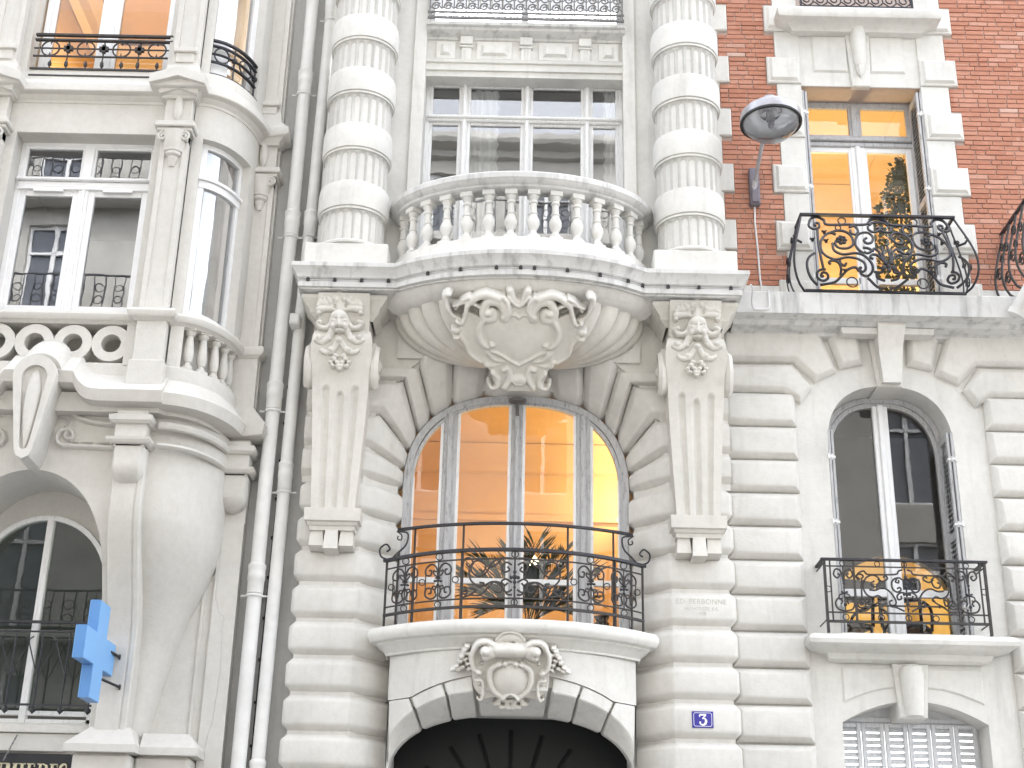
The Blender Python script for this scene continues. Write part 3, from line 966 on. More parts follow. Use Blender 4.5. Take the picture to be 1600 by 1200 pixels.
# -- columns with plinths
def fluted(c, z0, z1, r, nf=22, depth=0.032):
    n = nf * 6
    RS = []
    for z, fl in ((z0, 1), (z1 - 0.055, 1), (z1 - 0.03, 0.75), (z1 - 0.012, 0.35), (z1, 0.0)):
        ringp = []
        for i in range(n):
            a = 2 * PI * i / n
            t = (i % 6) / 6.0
            # scalloped head: the flute closes as an arch
            w_ = abs(t - 0.5) * 2
            dd = math.sqrt(max(0, 1 - (w_ * 1.12) ** 2)) if w_ * 1.12 < 1 else 0
            dd = max(0, dd - (1 - fl)) if fl < 1 else dd
            rr = r - depth * dd
            ringp.append((c[0] + rr * math.cos(a), c[1] + rr * math.sin(a), z))
        RS.append(ringp)
    return rings(RS, cap0=False, cap1=False)
RZ = [9.075, 9.81, 10.54, 11.26, 11.98, 12.70]
for s in (-1, 1):
    cx, cy = 1.845 * s, -0.42
    core = obj('column', lathe([(0.335, 8.62), (0.325, 13.2)], (cx, cy, 0), 24), 'stone', B, smooth=True)
    obj('plinth', box(cx - 0.44, cx + 0.44, -0.80, -0.12, 8.40, 8.645, 0.012), 'stone', core)
    obj('torus', lathe([(0.36, 8.645), (0.395, 8.66), (0.40, 8.68), (0.385, 8.70), (0.36, 8.71)], (cx, cy, 0), 40, cap=False), 'stone', core, smooth=True)
    zprev = 8.705
    for zr in RZ:
        obj('fluted_drum', fluted((cx, cy), zprev, zr, 0.352), 'drum_stone', core, smooth=True, ang=50)
        zt = zr + 0.36
        obj('band', lathe([(0.345, zr), (0.372, zr + 0.003), (0.374, zr + 0.022), (0.362, zr + 0.027), (0.362, zr + 0.033), (0.383, zr + 0.038), (0.388, zr + 0.10), (0.388, zt - 0.08), (0.378, zt - 0.02), (0.35, zt)], (cx, cy, 0), 48, cap=False), 'stone', core, smooth=True, ang=30)
        zprev = zt
# -- ribbed basin under the bow
nu, nv, ribs = 150, 18, 15
RS = []
for j in range(nv + 1):
    v_ = j / nv
    aa = 0.36 + 0.98 * math.cos(v_ * PI / 2) ** 0.9
    bb = 0.12 + 0.68 * math.cos(v_ * PI / 2) ** 1.1
    z = 8.03 - 0.52 * math.sin(v_ * PI / 2)
    row = []
    for i in range(nu + 1):
        u_ = PI - PI * i / nu
        ph = (i / nu * ribs) % 1.0
        g_ = 1 - (0.075 * (1 - math.sqrt(max(0, 1 - (2 * ph - 1) ** 2)))) * (1 if 0.03 < v_ < 0.97 else 0.2)
        row.append((aa * g_ * math.cos(u_), -0.16 - bb * g_ * math.sin(u_), z))
    RS.append(row)
sh = obj('basin', rings(RS, False, False, False), 'carved_stone', B, smooth=True, ang=60)
obj('cavity', prism_z([(-1.3, -0.1), (-1.3, -0.18), (1.3, -0.18), (1.3, -0.1)], 7.6, 8.05), 'stone', sh)
# -- cartouche carved over the basin: a leaning shield between scrolls (drawn from the photograph)
def c6(P, ox=680, oy=430, s=6.0):
    return [(ox + x / s, oy + y / s) for x, y in P]
cart_n = np.array((0.0, -0.75, -0.66))
half = []
def C(P, w0, w1, h, lift=0.0): half.append(('c', c6(bez(*P, n=6)), w0 / 6.0, w1 / 6.0, h, lift))
def E_(x, y, rx, ry, an, h, lift=0.0): half.append(('e', 680 + x / 6, 430 + y / 6, rx / 6, ry / 6, an, h, lift))
half.append(('p', c6([(790, 400), (460, 400), (300, 330), (240, 470), (160, 500), (170, 600), (260, 620), (300, 720), (420, 800), (520, 900), (560, 1040), (620, 1090), (790, 1090)]), 0.03))
half.append(('p', c6([(790, 395), (470, 400), (430, 520), (470, 620), (560, 660), (640, 740), (790, 840)]), 0.05))
C([(790, 620), (640, 560), (560, 500)], 180, 120, 0.05, 0.03)
C([(500, 345), (540, 330), (545, 390), (480, 400), (450, 330), (500, 240), (610, 260), (660, 340), (650, 390)], 40, 46, 0.06, 0.05)
E_(495, 340, 42, 42, 0, 0.09, 0.05)
C([(640, 200), (680, 260), (685, 340), (640, 385)], 26, 30, 0.06, 0.06)
C([(600, 220), (480, 180), (380, 210), (300, 280)], 46, 30, 0.07, 0.04)
C([(300, 280), (280, 370), (250, 440), (205, 430)], 26, 22, 0.06, 0.03)
E_(205, 425, 26, 26, 0, 0.07, 0.03)
C([(420, 290), (350, 260), (280, 250), (170, 290)], 22, 14, 0.05, 0.03)
C([(320, 205), (250, 240), (190, 320)], 24, 12, 0.05, 0.03)
C([(120, 175), (90, 200), (100, 280), (160, 370), (230, 400)], 34, 16, 0.06, 0.01)
E_(125, 175, 34, 26, 0, 0.07, 0.02)
E_(190, 510, 48, 36, 0, 0.07, 0.02)
E_(200, 580, 36, 24, 0, 0.05, 0.02)
C([(240, 560), (290, 640), (330, 740), (430, 810)], 26, 16, 0.045, 0.02)
C([(460, 400), (415, 500), (430, 600), (490, 660), (540, 640)], 30, 26, 0.06, 0.045)
E_(530, 640, 32, 26, 0.4, 0.07, 0.05)
C([(520, 700), (600, 730), (700, 790), (790, 840)], 16, 14, 0.03, 0.05)
C([(500, 720), (560, 780), (640, 800)], 26, 14, 0.04, 0.04)
C([(470, 800), (530, 840), (600, 830)], 30, 16, 0.05, 0.02)
E_(490, 830, 40, 34, 0.3, 0.05, 0.02)
C([(640, 880), (690, 870), (700, 960), (650, 1040)], 22, 30, 0.05, 0.04)
C([(540, 910), (590, 960), (590, 1030), (530, 1050), (500, 1010)], 24, 20, 0.05, 0.03)
C([(700, 950), (750, 1010), (790, 1010)], 16, 16, 0.04, 0.04)
E_(790, 970, 80, 50, 0, 0.06, 0.03)
C([(690, 200), (740, 260), (790, 290)], 20, 16, 0.05, 0.03)
C([(700, 150), (740, 230), (790, 270)], 36, 24, 0.05, 0.01)
C([(700, 370), (740, 360), (790, 390)], 14, 16, 0.04, 0.05)
half = [(q[:4] + (q[4] * .85, q[5] * .75)) if q[0] == 'c' else (q[:6] + (q[6] * .85, q[7] * .75)) if q[0] == 'e' else (q[0], q[1], q[2] * .75) for q in half]
half.append(('e', 680 + 785 / 6.0, 430 + 560 / 6.0, 62, 52, 0, 0.07, -0.01))
full = mirx(half, 680 + 785 / 6.0, 0.02)
relief('cartouche', full, (686, 448, 936, 622), 1.1, (0, -1.09, 8.0), cart_n, 'carved_stone', B, base=-0.14)
# ================================================================== consoles under the columns
def console_strokes(ox, oy, sc, mask):
    """mask, leaves and flowers of a console, in the pixels of an enlarged crop"""
    P = lambda L: [(ox + x / sc, oy + y / sc) for x, y in L]
    st, hf = [], []
    cx = 475 if mask == 0 else 455
    def Cc(L, w0, w1, h, lift=0.0, tgt=None): (hf if tgt is None else tgt).append(('c', P(bez(*L, n=5)), w0 / sc, w1 / sc, h, lift))
    def Ee(x, y, rx, ry, an, h, lift=0.0, tgt=None): (hf if tgt is None else tgt).append(('e', ox + x / sc, oy + y / sc, rx / sc, ry / sc, an, h, lift))
    d = cx - 475
    # acanthus crown
    Cc([(475 + d, 330), (470 + d, 200), (475 + d, 90)], 40, 30, 0.05, 0.01)
    for a, r1, w_ in ((100, 150, 44), (128, 200, 46), (152, 220, 44), (178, 215, 40)):
        an = R(a)
        ex, ey = cx + r1 * math.cos(an), 300 - r1 * math.sin(an) * 0.75
        Cc([(cx - 25, 300), ((cx + ex) / 2, (300 + ey) / 2 - 12), (ex, ey)], w_ * 0.7, w_, 0.045, 0.01)
        for da in (-16, 14):
            e2 = R(a + da)
            Ee(cx + r1 * 1.04 * math.cos(e2), 300 - r1 * 0.78 * math.sin(e2), 30, 24, 0, 0.045, 0.012)
    Ee(cx - 50, 195, 34, 40, 0.2, 0.06, 0.02)
    Ee(cx - 95, 225, 30, 36, 0.4, 0.05, 0.02)
    # side curls
    Cc([(cx - 80, 440), (cx - 130, 490), (cx - 200, 480), (cx - 230, 440)], 34, 26, 0.05, 0.02)
    Ee(cx - 205, 435, 36, 28, 0, 0.06, 0.02)
    Cc([(cx - 70, 520), (cx - 120, 600), (cx - 180, 640), (cx - 240, 620)], 44, 34, 0.06, 0.02)
    Ee(cx - 205, 600, 42, 36, 0, 0.06, 0.03)
    Ee(cx - 105, 610, 30, 34, 0.5, 0.05, 0.03)
    Cc([(cx - 20, 640), (cx - 80, 730), (cx - 150, 745), (cx - 190, 725)], 40, 26, 0.05, 0.02)
    Ee(cx - 95, 720, 34, 32, 0, 0.05, 0.03)
    for x, y, r1 in ((60, 815, 36), (25, 850, 34), (95, 850, 30), (10, 890, 40), (70, 885, 30), (40, 780, 34), (8, 920, 22)):
        Ee(cx - x, y, r1, r1 * 0.8, 0.3, 0.05, 0.01)
    full_ = mirx(hf, ox + cx / sc, 0.0)
    # the mask
    Ee(cx, 440, 110, 118, 0, 0.10, 0.035, full_)
    Ee(cx, 380, 90, 60, 0, 0.06, 0.075, full_)
    Cc([(cx, 400), (cx - 2, 450), (cx - 2, 480)], 18, 24, 0.04, 0.115, full_)
    for sx in (-1, 1):
        Ee(cx + sx * 48, 430, 30, 16, 0, 0.02, 0.115, full_)
        Ee(cx + sx * 55, 490, 36, 36, 0, 0.05, 0.08, full_)
        full_.append(('g', P([(cx + sx * 22, 425), (cx + sx * 65, 420)]), 14 / sc, 0.02))
    Ee(cx, 530, 48, 24, 0, 0.06, 0.07, full_)
    full_.append(('g', P([(cx - 35, 512), (cx + 35, 512)]), 9 / sc, 0.03))
    Ee(cx - 2, 625, 46, 40, 0, 0.07, 0.03, full_)
    full_.append(('g', P([(cx - 52, 262), (cx - 50, 275)]), 17 / sc, 0.05))
    full_.append(('g', P([(cx + 66, 260), (cx + 64, 272)]), 17 / sc, 0.05))
    return full_
def console(s):
    cx = 1.845 * s
    # side profile (Y, Z) from cornice to foot
    hwz = lambda z: 0.222 + 0.068 * max(0, min(1, (z - 5.85) / 1.25))
    prof = [(-0.15, 5.83), (-0.40, 5.83), (-0.405, 6.2), (-0.42, 6.6), (-0.45, 6.95), (-0.50, 7.2), (-0.56, 7.38), (-0.605, 7.5), (-0.63, 7.6), (-0.62, 7.68), (-0.58, 7.72), (-0.56, 7.74), (-0.57, 7.8), (-0.62, 7.92), (-0.68, 8.02), (-0.71, 8.10), (-0.15, 8.10)]
    # front face with three flutes cut between z 5.86 and 7.12
    def yf(z):
        for (a, b_) in zip(prof[1:], prof[2:-1]):
            if a[1] <= z <= b_[1] + 1e-9:
                t_ = (z - a[1]) / (b_[1] - a[1] + 1e-9)
                return a[0] + (b_[0] - a[0]) * t_
        return prof[-2][0]
    zs = list(np.linspace(5.83, 6.98, 12)) + list(np.linspace(7.0, 7.16, 9)) + list(np.linspace(7.2, 7.7, 12)) + [7.72, 7.74, 7.78, 7.84, 7.92, 8.0, 8.06, 8.10]
    us = np.linspace(-1, 1, 49)
    RS = []
    for z in zs:
        hw = hwz(z) if z < 7.72 else 0.27
        if 7.25 < z < 7.72: hw += 0.03 * math.sin((z - 7.25) / 0.47 * PI)
        row = [(cx - hw, -0.15, z)]
        for u_ in us:
            d = 0.0
            for fc, top in ((-0.52, 7.14), (0.0, 7.08), (0.52, 7.14)):
                w_ = abs(u_ - fc) / 0.13
                if w_ < 1 and z < top:
                    k_ = min(1.0, math.sqrt(max(0, (top - z) / 0.05)))
                    if w_ < k_ or z < top - 0.05:
                        d = 0.032 * math.sqrt(max(0, 1 - w_ ** 2)) * min(1, k_ + 0.2)
            row.append((cx + u_ * hw, yf(z) + d, z))
        row.append((cx + hw, -0.15, z))
        RS.append(row)
    c = obj('console', rings(RS, False, False, False), 'carved_stone', B, smooth=True, ang=50)
    # volutes on both flanks
    for q in (-1, 1):
        x0 = cx + q * 0.335
        sp = spiral(0, 0, 0.20, -PI * 0.55, -1.75 , 0.03, 34)
        pts = [(x0 + q * 0.015, -0.39 + a * 0.8, 7.40 + b_ * 1.2) for a, b_ in sp]
        v, f = tube(pts, 0.045, 6, taper=(1.0, 0.8))
        obj('volute', join((v, f), xf(sphere((x0 + q * 0.03, -0.39, 7.40), 0.05, 0.06, 0.07), lambda x, y, z: (x, y, z)),
            prism_x([(-0.39 + 0.15 * math.cos(a), 7.40 + 0.265 * math.sin(a)) for a in np.linspace(0, 2 * PI, 22, endpoint=False)], cx + q * 0.2, x0 + q * 0.012)), 'carved_stone', c, smooth=True, ang=50)
    # abacus under the cornice
    ab_ = [(0.0, 7.86), (0.03, 7.9), (0.06, 7.93), (0.07, 7.97), (0.13, 8.04), (0.15, 8.06), (0.15, 8.10)]
    obj('abacus', sweep(ab_, [(cx - 0.30, -0.15), (cx - 0.30, -0.52), (cx + 0.30, -0.52), (cx + 0.30, -0.15)], caps=False), 'carved_stone', c, smooth=True, ang=30)
    # foot block with three drops
    fp = [(0, 5.62), (0.005, 5.66), (0.02, 5.67), (0.03, 5.70), (0.055, 5.71), (0.06, 5.84), (0.0, 5.85)]
    obj('foot', join(sweep(fp, [(cx - 0.225, -0.15), (cx - 0.225, -0.36), (cx + 0.225, -0.36), (cx + 0.225, -0.15)], caps=False), box(cx - 0.225, cx + 0.225, -0.36, -0.15, 5.62, 5.845)), 'carved_stone', c)
    for k in (-1, 0, 1):
        zb = 5.42 if k == 0 else 5.46
        yq = -0.40 if k == 0 else -0.355
        xa, xb = cx + k * 0.15 - 0.062, cx + k * 0.15 + 0.062
        xa2, xb2 = xa - 0.012, xb + 0.012
        v = [(xa, yq + 0.02, 5.62), (xb, yq + 0.02, 5.62), (xb, -0.15, 5.62), (xa, -0.15, 5.62), (xa2, yq - 0.012, zb), (xb2, yq - 0.012, zb), (xb2, -0.15, zb - 0.02), (xa2, -0.15, zb - 0.02)]
        obj('drop', (v, [(0, 1, 2, 3), (4, 7, 6, 5), (0, 4, 5, 1), (1, 5, 6, 2), (3, 2, 6, 7), (0, 3, 7, 4)]), 'carved_stone', c)
    if s < 0:
        st = console_strokes(460, 440, 6.667, 0)
        relief('mask', st, (488, 448, 582, 590), 0.8, (cx, -0.60, 7.7), (0, -1, -0.12), 'carved_stone', c, base=-0.1)
    else:
        st = console_strokes(1020, 450, 6.667, 1)
        relief('mask', st, (1040, 458, 1136, 600), 0.8, (cx, -0.60, 7.7), (0, -1, -0.12), 'carved_stone', c, base=-0.1)
    return c
for s in (-1, 1):
    console(s)

# ================================================================== lower bow: slab, wall and door arch
RB = (1.21 ** 2 + 0.5 ** 2) / (2 * 0.5)
def ybow(x, hw=1.21, yc=-0.15, sag=0.5):
    r_ = (hw * hw + sag * sag) / (2 * sag)
    return yc - sag + r_ - math.sqrt(max(r_ * r_ - x * x, 0))
xs = np.linspace(-1.21, 1.21, 41)
bpath = [(-1.21, 0.25)] + [(x, ybow(x)) for x in xs] + [(1.21, 0.25)]
# the curved wall above the door arch, cut by the outer arc of the voussoirs
def arc_out(x): return 3.68 + 0.50 * math.sqrt(max(0, 1 - (x / 1.22) ** 2))       # outer edge of the wedge stones
def arc_arr(x): return 3.42 + 0.60 * max(0, 1 - abs(x / 1.2) ** 2.4) ** (1 / 2.4)        # their front edge
def arc_in(x): return 3.20 + 0.66 * max(0, 1 - abs(x / 1.2) ** 2.4) ** (1 / 2.4)         # the opening
V, F = [], []
for i, x in enumerate(xs):
    V += [(x, ybow(x), max(arc_out(x), 3.98) - .004), (x, ybow(x), 4.5)]
    if i:
        k = 2 * i
        F.append((k - 2, k, k + 1, k - 1))
bowall = obj('bow_wall', (V, F), 'stone', B, smooth=True)
for s in (-1, 1):
    obj('bow_wall', join(([(s * 1.21, ybow(1.21), 3.3), (s * 1.21, 0.3, 3.3), (s * 1.21, 0.3, 4.5), (s * 1.21, ybow(1.21), 4.5)], [(0, 1, 2, 3)])), 'stone', B)
# moulding and slab of the balcony
mp = [(0.0, 4.40), (0.012, 4.405), (0.012, 4.425), (0.02, 4.43), (0.05, 4.47), (0.10, 4.50), (0.105, 4.515), (0.16, 4.525), (0.185, 4.55), (0.195, 4.58), (0.19, 4.62), (0.165, 4.655), (0.12, 4.665), (-0.5, 4.67)]
sp_ = [(-1.24, 0.0)] + [(x, ybow(x, 1.24, -0.17, 0.48)) for x in np.linspace(-1.24, 1.24, 41)] + [(1.24, 0.0)]
slab = obj('balcony_slab', sweep(mp, sp_, caps=False), 'stone', B, smooth=True, ang=30)
obj('slab_top', prism_z([(-1.24, 0.3)] + [(x, ybow(x, 1.24, -0.17, 0.48)) for x in np.linspace(-1.24, 1.24, 21)] + [(1.24, 0.3)], 4.45, 4.664), 'stone', slab)
# wedge stones
def wedge(x0, x1, b=0.022):
    RS = []
    ts = [0.035, 0.037, 0.06, 0.12] + [0.12 + 0.76 * k / 6 for k in range(1, 6)] + [0.88, 0.94, 0.963, 0.965]
    xo = lambda t: x0[0] + (x1[0] - x0[0]) * t
    xa = lambda t: x0[1] + (x1[1] - x0[1]) * t
    xi = lambda t: x0[2] + (x1[2] - x0[2]) * t
    for t in ts:
        d = (min(t, 1 - t) - .037) / 0.085
        dip = 0 if d >= 1 else b * (1 - math.sqrt(max(0, 1 - (1 - d) ** 2)))
        if t in (0.035, 0.965): dip = 0.10
        o_, a_, i_ = xo(t), xa(t), xi(t)
        zo, za, zi = max(arc_out(o_) - 0.012, 3.975), arc_arr(a_), arc_in(i_)
        yo, ya = ybow(o_) - 0.012 + dip, ybow(a_) - 0.012 + dip
        row = [(o_, yo + 0.1, zo), (o_, yo, zo - 0.01)]
        row += [(o_ + (a_ - o_) * q, yo + (ya - yo) * q, zo - 0.01 + (za - zo + 0.01) * q) for q in (0.33, 0.66, 0.95)]
        row += [(a_, ya + 0.012, za - 0.008 + dip)]
        row += [(a_ + (i_ - a_) * q, ya + 0.012 + (-0.12 - ya) * q, za - 0.008 + (zi - za) * q + dip) for q in (0.2, 0.4, 0.6, 0.8, 0.93)]
        row += [(i_, -0.10, zi + dip), (i_, 0.25, zi + 0.05 + dip)]
        RS.append(row)
    return rings(RS, False, False, False)
da = obj('door_arch', sweep([(0, 3.0), (0, 3.02)], [(-1.2, 0.26), (1.2, 0.26)], caps=False), 'stone', B)
def jx(xpx, ypx):
    return W(xpx, ypx, -0.55)[0]
Jn = [(-1.205, -1.19, -1.19), (-0.98, -0.93, -0.875), (-0.66, -0.62, -0.585), (-0.375, -0.36, -0.335)]
allj = Jn + [(-a, -b_, -c_) for a, b_, c_ in Jn[::-1]]
for a, b_ in zip(allj[:-1], allj[1:]):
    obj('voussoir', wedge(a, b_), 'stone', da, smooth=True, ang=24)
RSb = []
for x in np.linspace(-1.2, 1.2, 41):
    RSb.append([(x, ybow(x) + .05, max(arc_out(x), 3.975)), (x, ybow(x) + .06, arc_arr(x) + .05), (x, -.06, arc_in(x) + .05), (x, .25, arc_in(x) + .10)])
obj('arch_core', rings(RSb, False, False, False), 'stone', da, smooth=True, ang=30)
# the door leaf: dark green panels in the shade of the arch
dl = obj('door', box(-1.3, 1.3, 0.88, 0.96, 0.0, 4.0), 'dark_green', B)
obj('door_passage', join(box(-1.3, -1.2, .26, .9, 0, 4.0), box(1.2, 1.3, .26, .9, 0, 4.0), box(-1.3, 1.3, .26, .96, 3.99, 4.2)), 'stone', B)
for k in range(11):
    a = R(8 + 16.4 * k)
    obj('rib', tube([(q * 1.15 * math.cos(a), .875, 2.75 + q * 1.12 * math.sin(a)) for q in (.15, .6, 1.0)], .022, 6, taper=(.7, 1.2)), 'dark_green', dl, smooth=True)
# carved cartouche on the keystone
half = []
def c8(P, ox=700, oy=980, s=8.0): return [(ox + x / s, oy + y / s) for x, y in P]
def C(P, w0, w1, h, lift=0.0): half.append(('c', c8(bez(*P, n=6)), w0 / 8.0, w1 / 8.0, h, lift))
def E_(x, y, rx, ry, an, h, lift=0.0): half.append(('e', 700 + x / 8, 980 + y / 8, rx / 8, ry / 8, an, h, lift))
half.append(('p', c8([(780, 190), (470, 170), (300, 280), (280, 520), (320, 760), (440, 900), (560, 880), (780, 880)]), 0.02))
C([(780, 285), (640, 290), (560, 270)], 95, 80, 0.10, 0.03)
C([(470, 370), (560, 330), (580, 240), (490, 180), (380, 200), (310, 310), (300, 420), (330, 520), (390, 560)], 50, 30, 0.075, 0.04)
E_(460, 285, 62, 66, 0, 0.13, 0.06)
E_(520, 300, 80, 100, 0, 0.08, 0.05)
E_(385, 555, 52, 40, 0.5, 0.08, 0.03)
E_(425, 440, 22, 22, 0, 0.05, 0.04)
C([(640, 450), (540, 520), (520, 640), (570, 780), (680, 870)], 42, 36, 0.06, 0.04)
C([(780, 430), (700, 440), (640, 470)], 20, 26, 0.06, 0.05)
E_(715, 445, 40, 40, 0, 0.07, 0.06)
E_(770, 650, 225, 230, 0, 0.10, 0.02)
C([(360, 650), (420, 660), (440, 720), (440, 830), (410, 900), (370, 880)], 26, 18, 0.06, 0.03)
E_(385, 690, 34, 28, 0, 0.05, 0.02)
C([(690, 880), (730, 840), (780, 820)], 26, 20, 0.06, 0.06)
for x, y in ((240, 250), (200, 330), (250, 330), (170, 370), (220, 400), (150, 430), (240, 460), (110, 490), (180, 500), (260, 520), (60, 530), (120, 535), (210, 290), (280, 380)):
    E_(x, y, 40, 30, random.uniform(-1, 1), 0.05, 0.0)
    E_(x + 18, y - 12, 18, 18, 0, 0.045, 0.02)
C([(600, 160), (680, 80), (780, 60)], 20, 26, 0.04, 0.0)
C([(780, 130), (700, 140), (640, 165)], 60, 30, 0.04, 0.0)
for x, y in ((700, 910), (740, 960), (640, 920), (780, 920), (690, 1000), (760, 1010), (610, 960)):
    E_(x, y, 60, 34, random.uniform(-1, 1), 0.035, -0.02)
full = mirx(half, 700 + 780 / 8.0, 0.02)
relief('cartouche', full, (702, 984, 892, 1116), 0.85, (0, -0.70, 4.30), (0, -0.94, -0.34), 'carved_stone', da, base=-0.10)
# ================================================================== windows
def rect_frame(x0, x1, z0, z1, w_, y0, y1, b=0.006):
    return join(box(x0, x0 + w_, y0, y1, z0, z1, b), box(x1 - w_, x1, y0, y1, z0, z1, b), box(x0 + w_, x1 - w_, y0, y1, z0, z0 + w_, b), box(x0 + w_, x1 - w_, y0, y1, z1 - w_, z1, b))
def pane(x0, x1, z0, z1, y, mat, parent):
    return obj('pane', ([(x0, y, z0), (x1, y, z0), (x1, y, z1), (x0, y, z1)], [(0, 1, 2, 3)]), mat, parent)
def strip_curve(outline, w_, y0, y1):
    """frame following an outline of (x, z), width w_ inward, from depth y0 to y1"""
    P = [np.array(p) for p in outline]
    n = len(P)
    V, F = [], []
    for i in range(n):
        e = P[min(i + 1, n - 1)] - P[max(i - 1, 0)]
        e = e / np.linalg.norm(e)
        nn = np.array([e[1], -e[0]])
        q = P[i] + nn * w_
        V += [(P[i][0], y0, P[i][1]), (q[0], y0, q[1]), (q[0], y1, q[1]), (P[i][0], y1, P[i][1])]
    for i in range(n - 1):
        for k in range(4):
            a, b_ = 4 * i + k, 4 * i + (k + 1) % 4
            F.append((a, b_, b_ + 4, a + 4))
    return V, F
def arched_pane(outline, x0, x1, zb, y, mat, parent):
    xs_ = np.linspace(x0, x1, 14)
    ox = [p[0] for p in outline]
    oz = [p[1] for p in outline]
    V, F = [], []
    for i, x in enumerate(xs_):
        V += [(x, y, zb), (x, y, float(np.interp(x, ox, oz)))]
        if i:
            F.append((2 * i - 2, 2 * i, 2 * i + 1, 2 * i - 1))
    return obj('pane', (V, F), mat, parent)
# -- the big lit window under the splayed arch
yw = 0.24
ao = [inner_arc(u_) for u_ in np.linspace(-1, 1, 41)]
ao = [(-1.19, 4.66)] + ao + [(1.19, 4.66)]
ao2 = [(x * 0.995, z - 0.005) for x, z in ao]
bwn = obj('window', join(strip_curve(ao2, 0.075, yw - 0.03, yw + 0.06), strip_curve([(x * 0.94, z - 0.07) for x, z in ao], 0.035, yw - 0.015, yw + 0.05)), 'grey_paint', B)
inx = [(x * 0.93, z - 0.08) for x, z in ao[1:-1]]
def ztop(x): return float(np.interp(x, [p[0] for p in inx], [p[1] for p in inx]))
for xm, wm in ((-0.715, 0.075), (0.715, 0.075), (0.0, 0.062)):
    parts = [box(xm - wm, xm + wm, yw - 0.025, yw + 0.06, 4.66, ztop(abs(xm)) + 0.03, 0.008), box(xm - wm * 0.45, xm + wm * 0.45, yw - 0.05, yw, 4.66, ztop(abs(xm)) + 0.02, 0.012)]
    if xm == 0:
        parts.append(box(xm - 0.02, xm + 0.02, yw - 0.065, yw - 0.02, 4.66, 7.24, 0.008))
    obj('mullion', join(*parts), 'grey_paint', bwn)
segs = [(-1.11, -0.79), (-0.64, -0.062), (0.062, 0.64), (0.79, 1.11)]
for a, c in segs:
    obj('transom', box(a - 0.005, c + 0.005, yw - 0.01, yw + 0.04, 5.255, 5.315, 0.006), 'white_paint', bwn)
    obj('stile', join(box(a - 0.002, a + 0.03, yw - 0.012, yw + 0.03, 4.66, ztop(a if abs(a) > 0.5 else 0.3) - 0.01), box(c - 0.03, c + 0.002, yw - 0.012, yw + 0.03, 4.66, ztop(c if abs(c) > 0.5 else 0.3) - 0.01)), 'white_paint', bwn)
    pane(a, c, 4.66, 5.255, yw + 0.02, 'glass', bwn)
    arched_pane(inx, a, c, 5.315, yw + 0.02, 'glass', bwn)
obj('latch', join(lathe([(0.02, 0), (0.09, 0.02), (0.1, 0.05), (0.05, 0.07), (0, 0.075)], (0, yw - 0.05, 7.24), 12), bar((0, yw - 0.06, 7.1), (0, yw - 0.06, 7.26), 0.02)), 'iron_grey', bwn)
# -- the four-light window behind the balustrade
yw = 0.10
def wx(px, py=200): return W(px, py, yw)[0]
uwn = obj('window', join(rect_frame(-1.15, 1.17, 8.42, 11.30, 0.05, yw - 0.02, yw + 0.08)), 'white_paint', B)
zt0, zt1 = 10.72, 10.85
obj('transom', join(box(-1.12, 1.14, yw - 0.05, yw + 0.07, zt0 + 0.02, zt1 - 0.02, 0.012), box(-1.12, 1.14, yw - 0.08, yw + 0.04, zt0 + 0.05, zt1 - 0.04, 0.012)), 'white_paint', uwn)
mull = [wx(725), wx(823), wx(917)]
for xm in mull:
    obj('mullion', join(box(xm - 0.036, xm + 0.036, yw - 0.03, yw + 0.07, 8.42, 11.27, 0.008), box(xm - 0.02, xm + 0.02, yw - 0.055, yw, 8.42, 11.27, 0.008)), 'white_paint', uwn)
ed = [-1.10] + mull + [1.12]
for a, c in zip(ed[:-1], ed[1:]):
    a2, c2 = a + (0.034 if a > -1.0 else -0.002), c - (0.034 if c < 1.0 else -0.002)
    obj('sash', join(rect_frame(a2, c2, zt1 - 0.03, 11.27, 0.036, yw - 0.005, yw + 0.05), rect_frame(a2, c2, 8.44, zt0 + 0.03, 0.04, yw - 0.005, yw + 0.05)), 'white_paint', uwn)
    pane(a2 + .03, c2 - .03, zt1, 11.25, yw + 0.02, 'old_glass', uwn)
    pane(a2 + .03, c2 - .03, 8.46, zt0, yw + 0.02, 'old_glass', uwn)
zmap = lambda ms: xf(ms, lambda x, y, z: (x, y, 11.235 + (z - 11.30) * .718))
# entablature over it
en = obj('entablature', zmap(box(-1.16, 1.18, -0.10, 0.24, 11.42, 12.22)), 'stone', B)
obj('lintel', zmap(sweep([(0.0, 11.30), (0.03, 11.305), (0.035, 11.40), (0.06, 11.405), (0.065, 11.52), (0.09, 11.53), (0.10, 11.58), (0.04, 11.59), (0.0, 11.60)], [(-1.158, -0.09), (1.178, -0.09)], caps=True)), 'stone', en)
obj('lintel', zmap(box(-1.155, 1.175, -0.085, 0.07, 11.305, 11.43)), 'stone', en)
obj('cornice', zmap(sweep([(0.0, 12.02), (0.02, 12.03), (0.03, 12.06), (0.09, 12.09), (0.13, 12.12), (0.14, 12.16), (0.18, 12.17), (0.19, 12.22), (0.0, 12.24)], [(-1.158, -0.10), (1.178, -0.10)], caps=True)), 'cornice_stone', en, smooth=True, ang=30)
fz0, fz1 = 11.66, 11.96
px_f = [(682, 712), (745, 800), (842, 894), (935, 966)]
for a, c in px_f:
    xa, xc = W(a, 72, -0.12)[0], W(c, 72, -0.12)[0]
    obj('panel', zmap(join(box(xa, xc, -0.125, -0.095, fz0 - .01, fz1 + .03, 0.004), chamf([(xa + .05, fz0 + .05), (xc - .05, fz0 + .05), (xc - .05, fz1 - .03), (xa + .05, fz1 - .03)], -0.12, -0.16, 0.035))), 'stone', en)
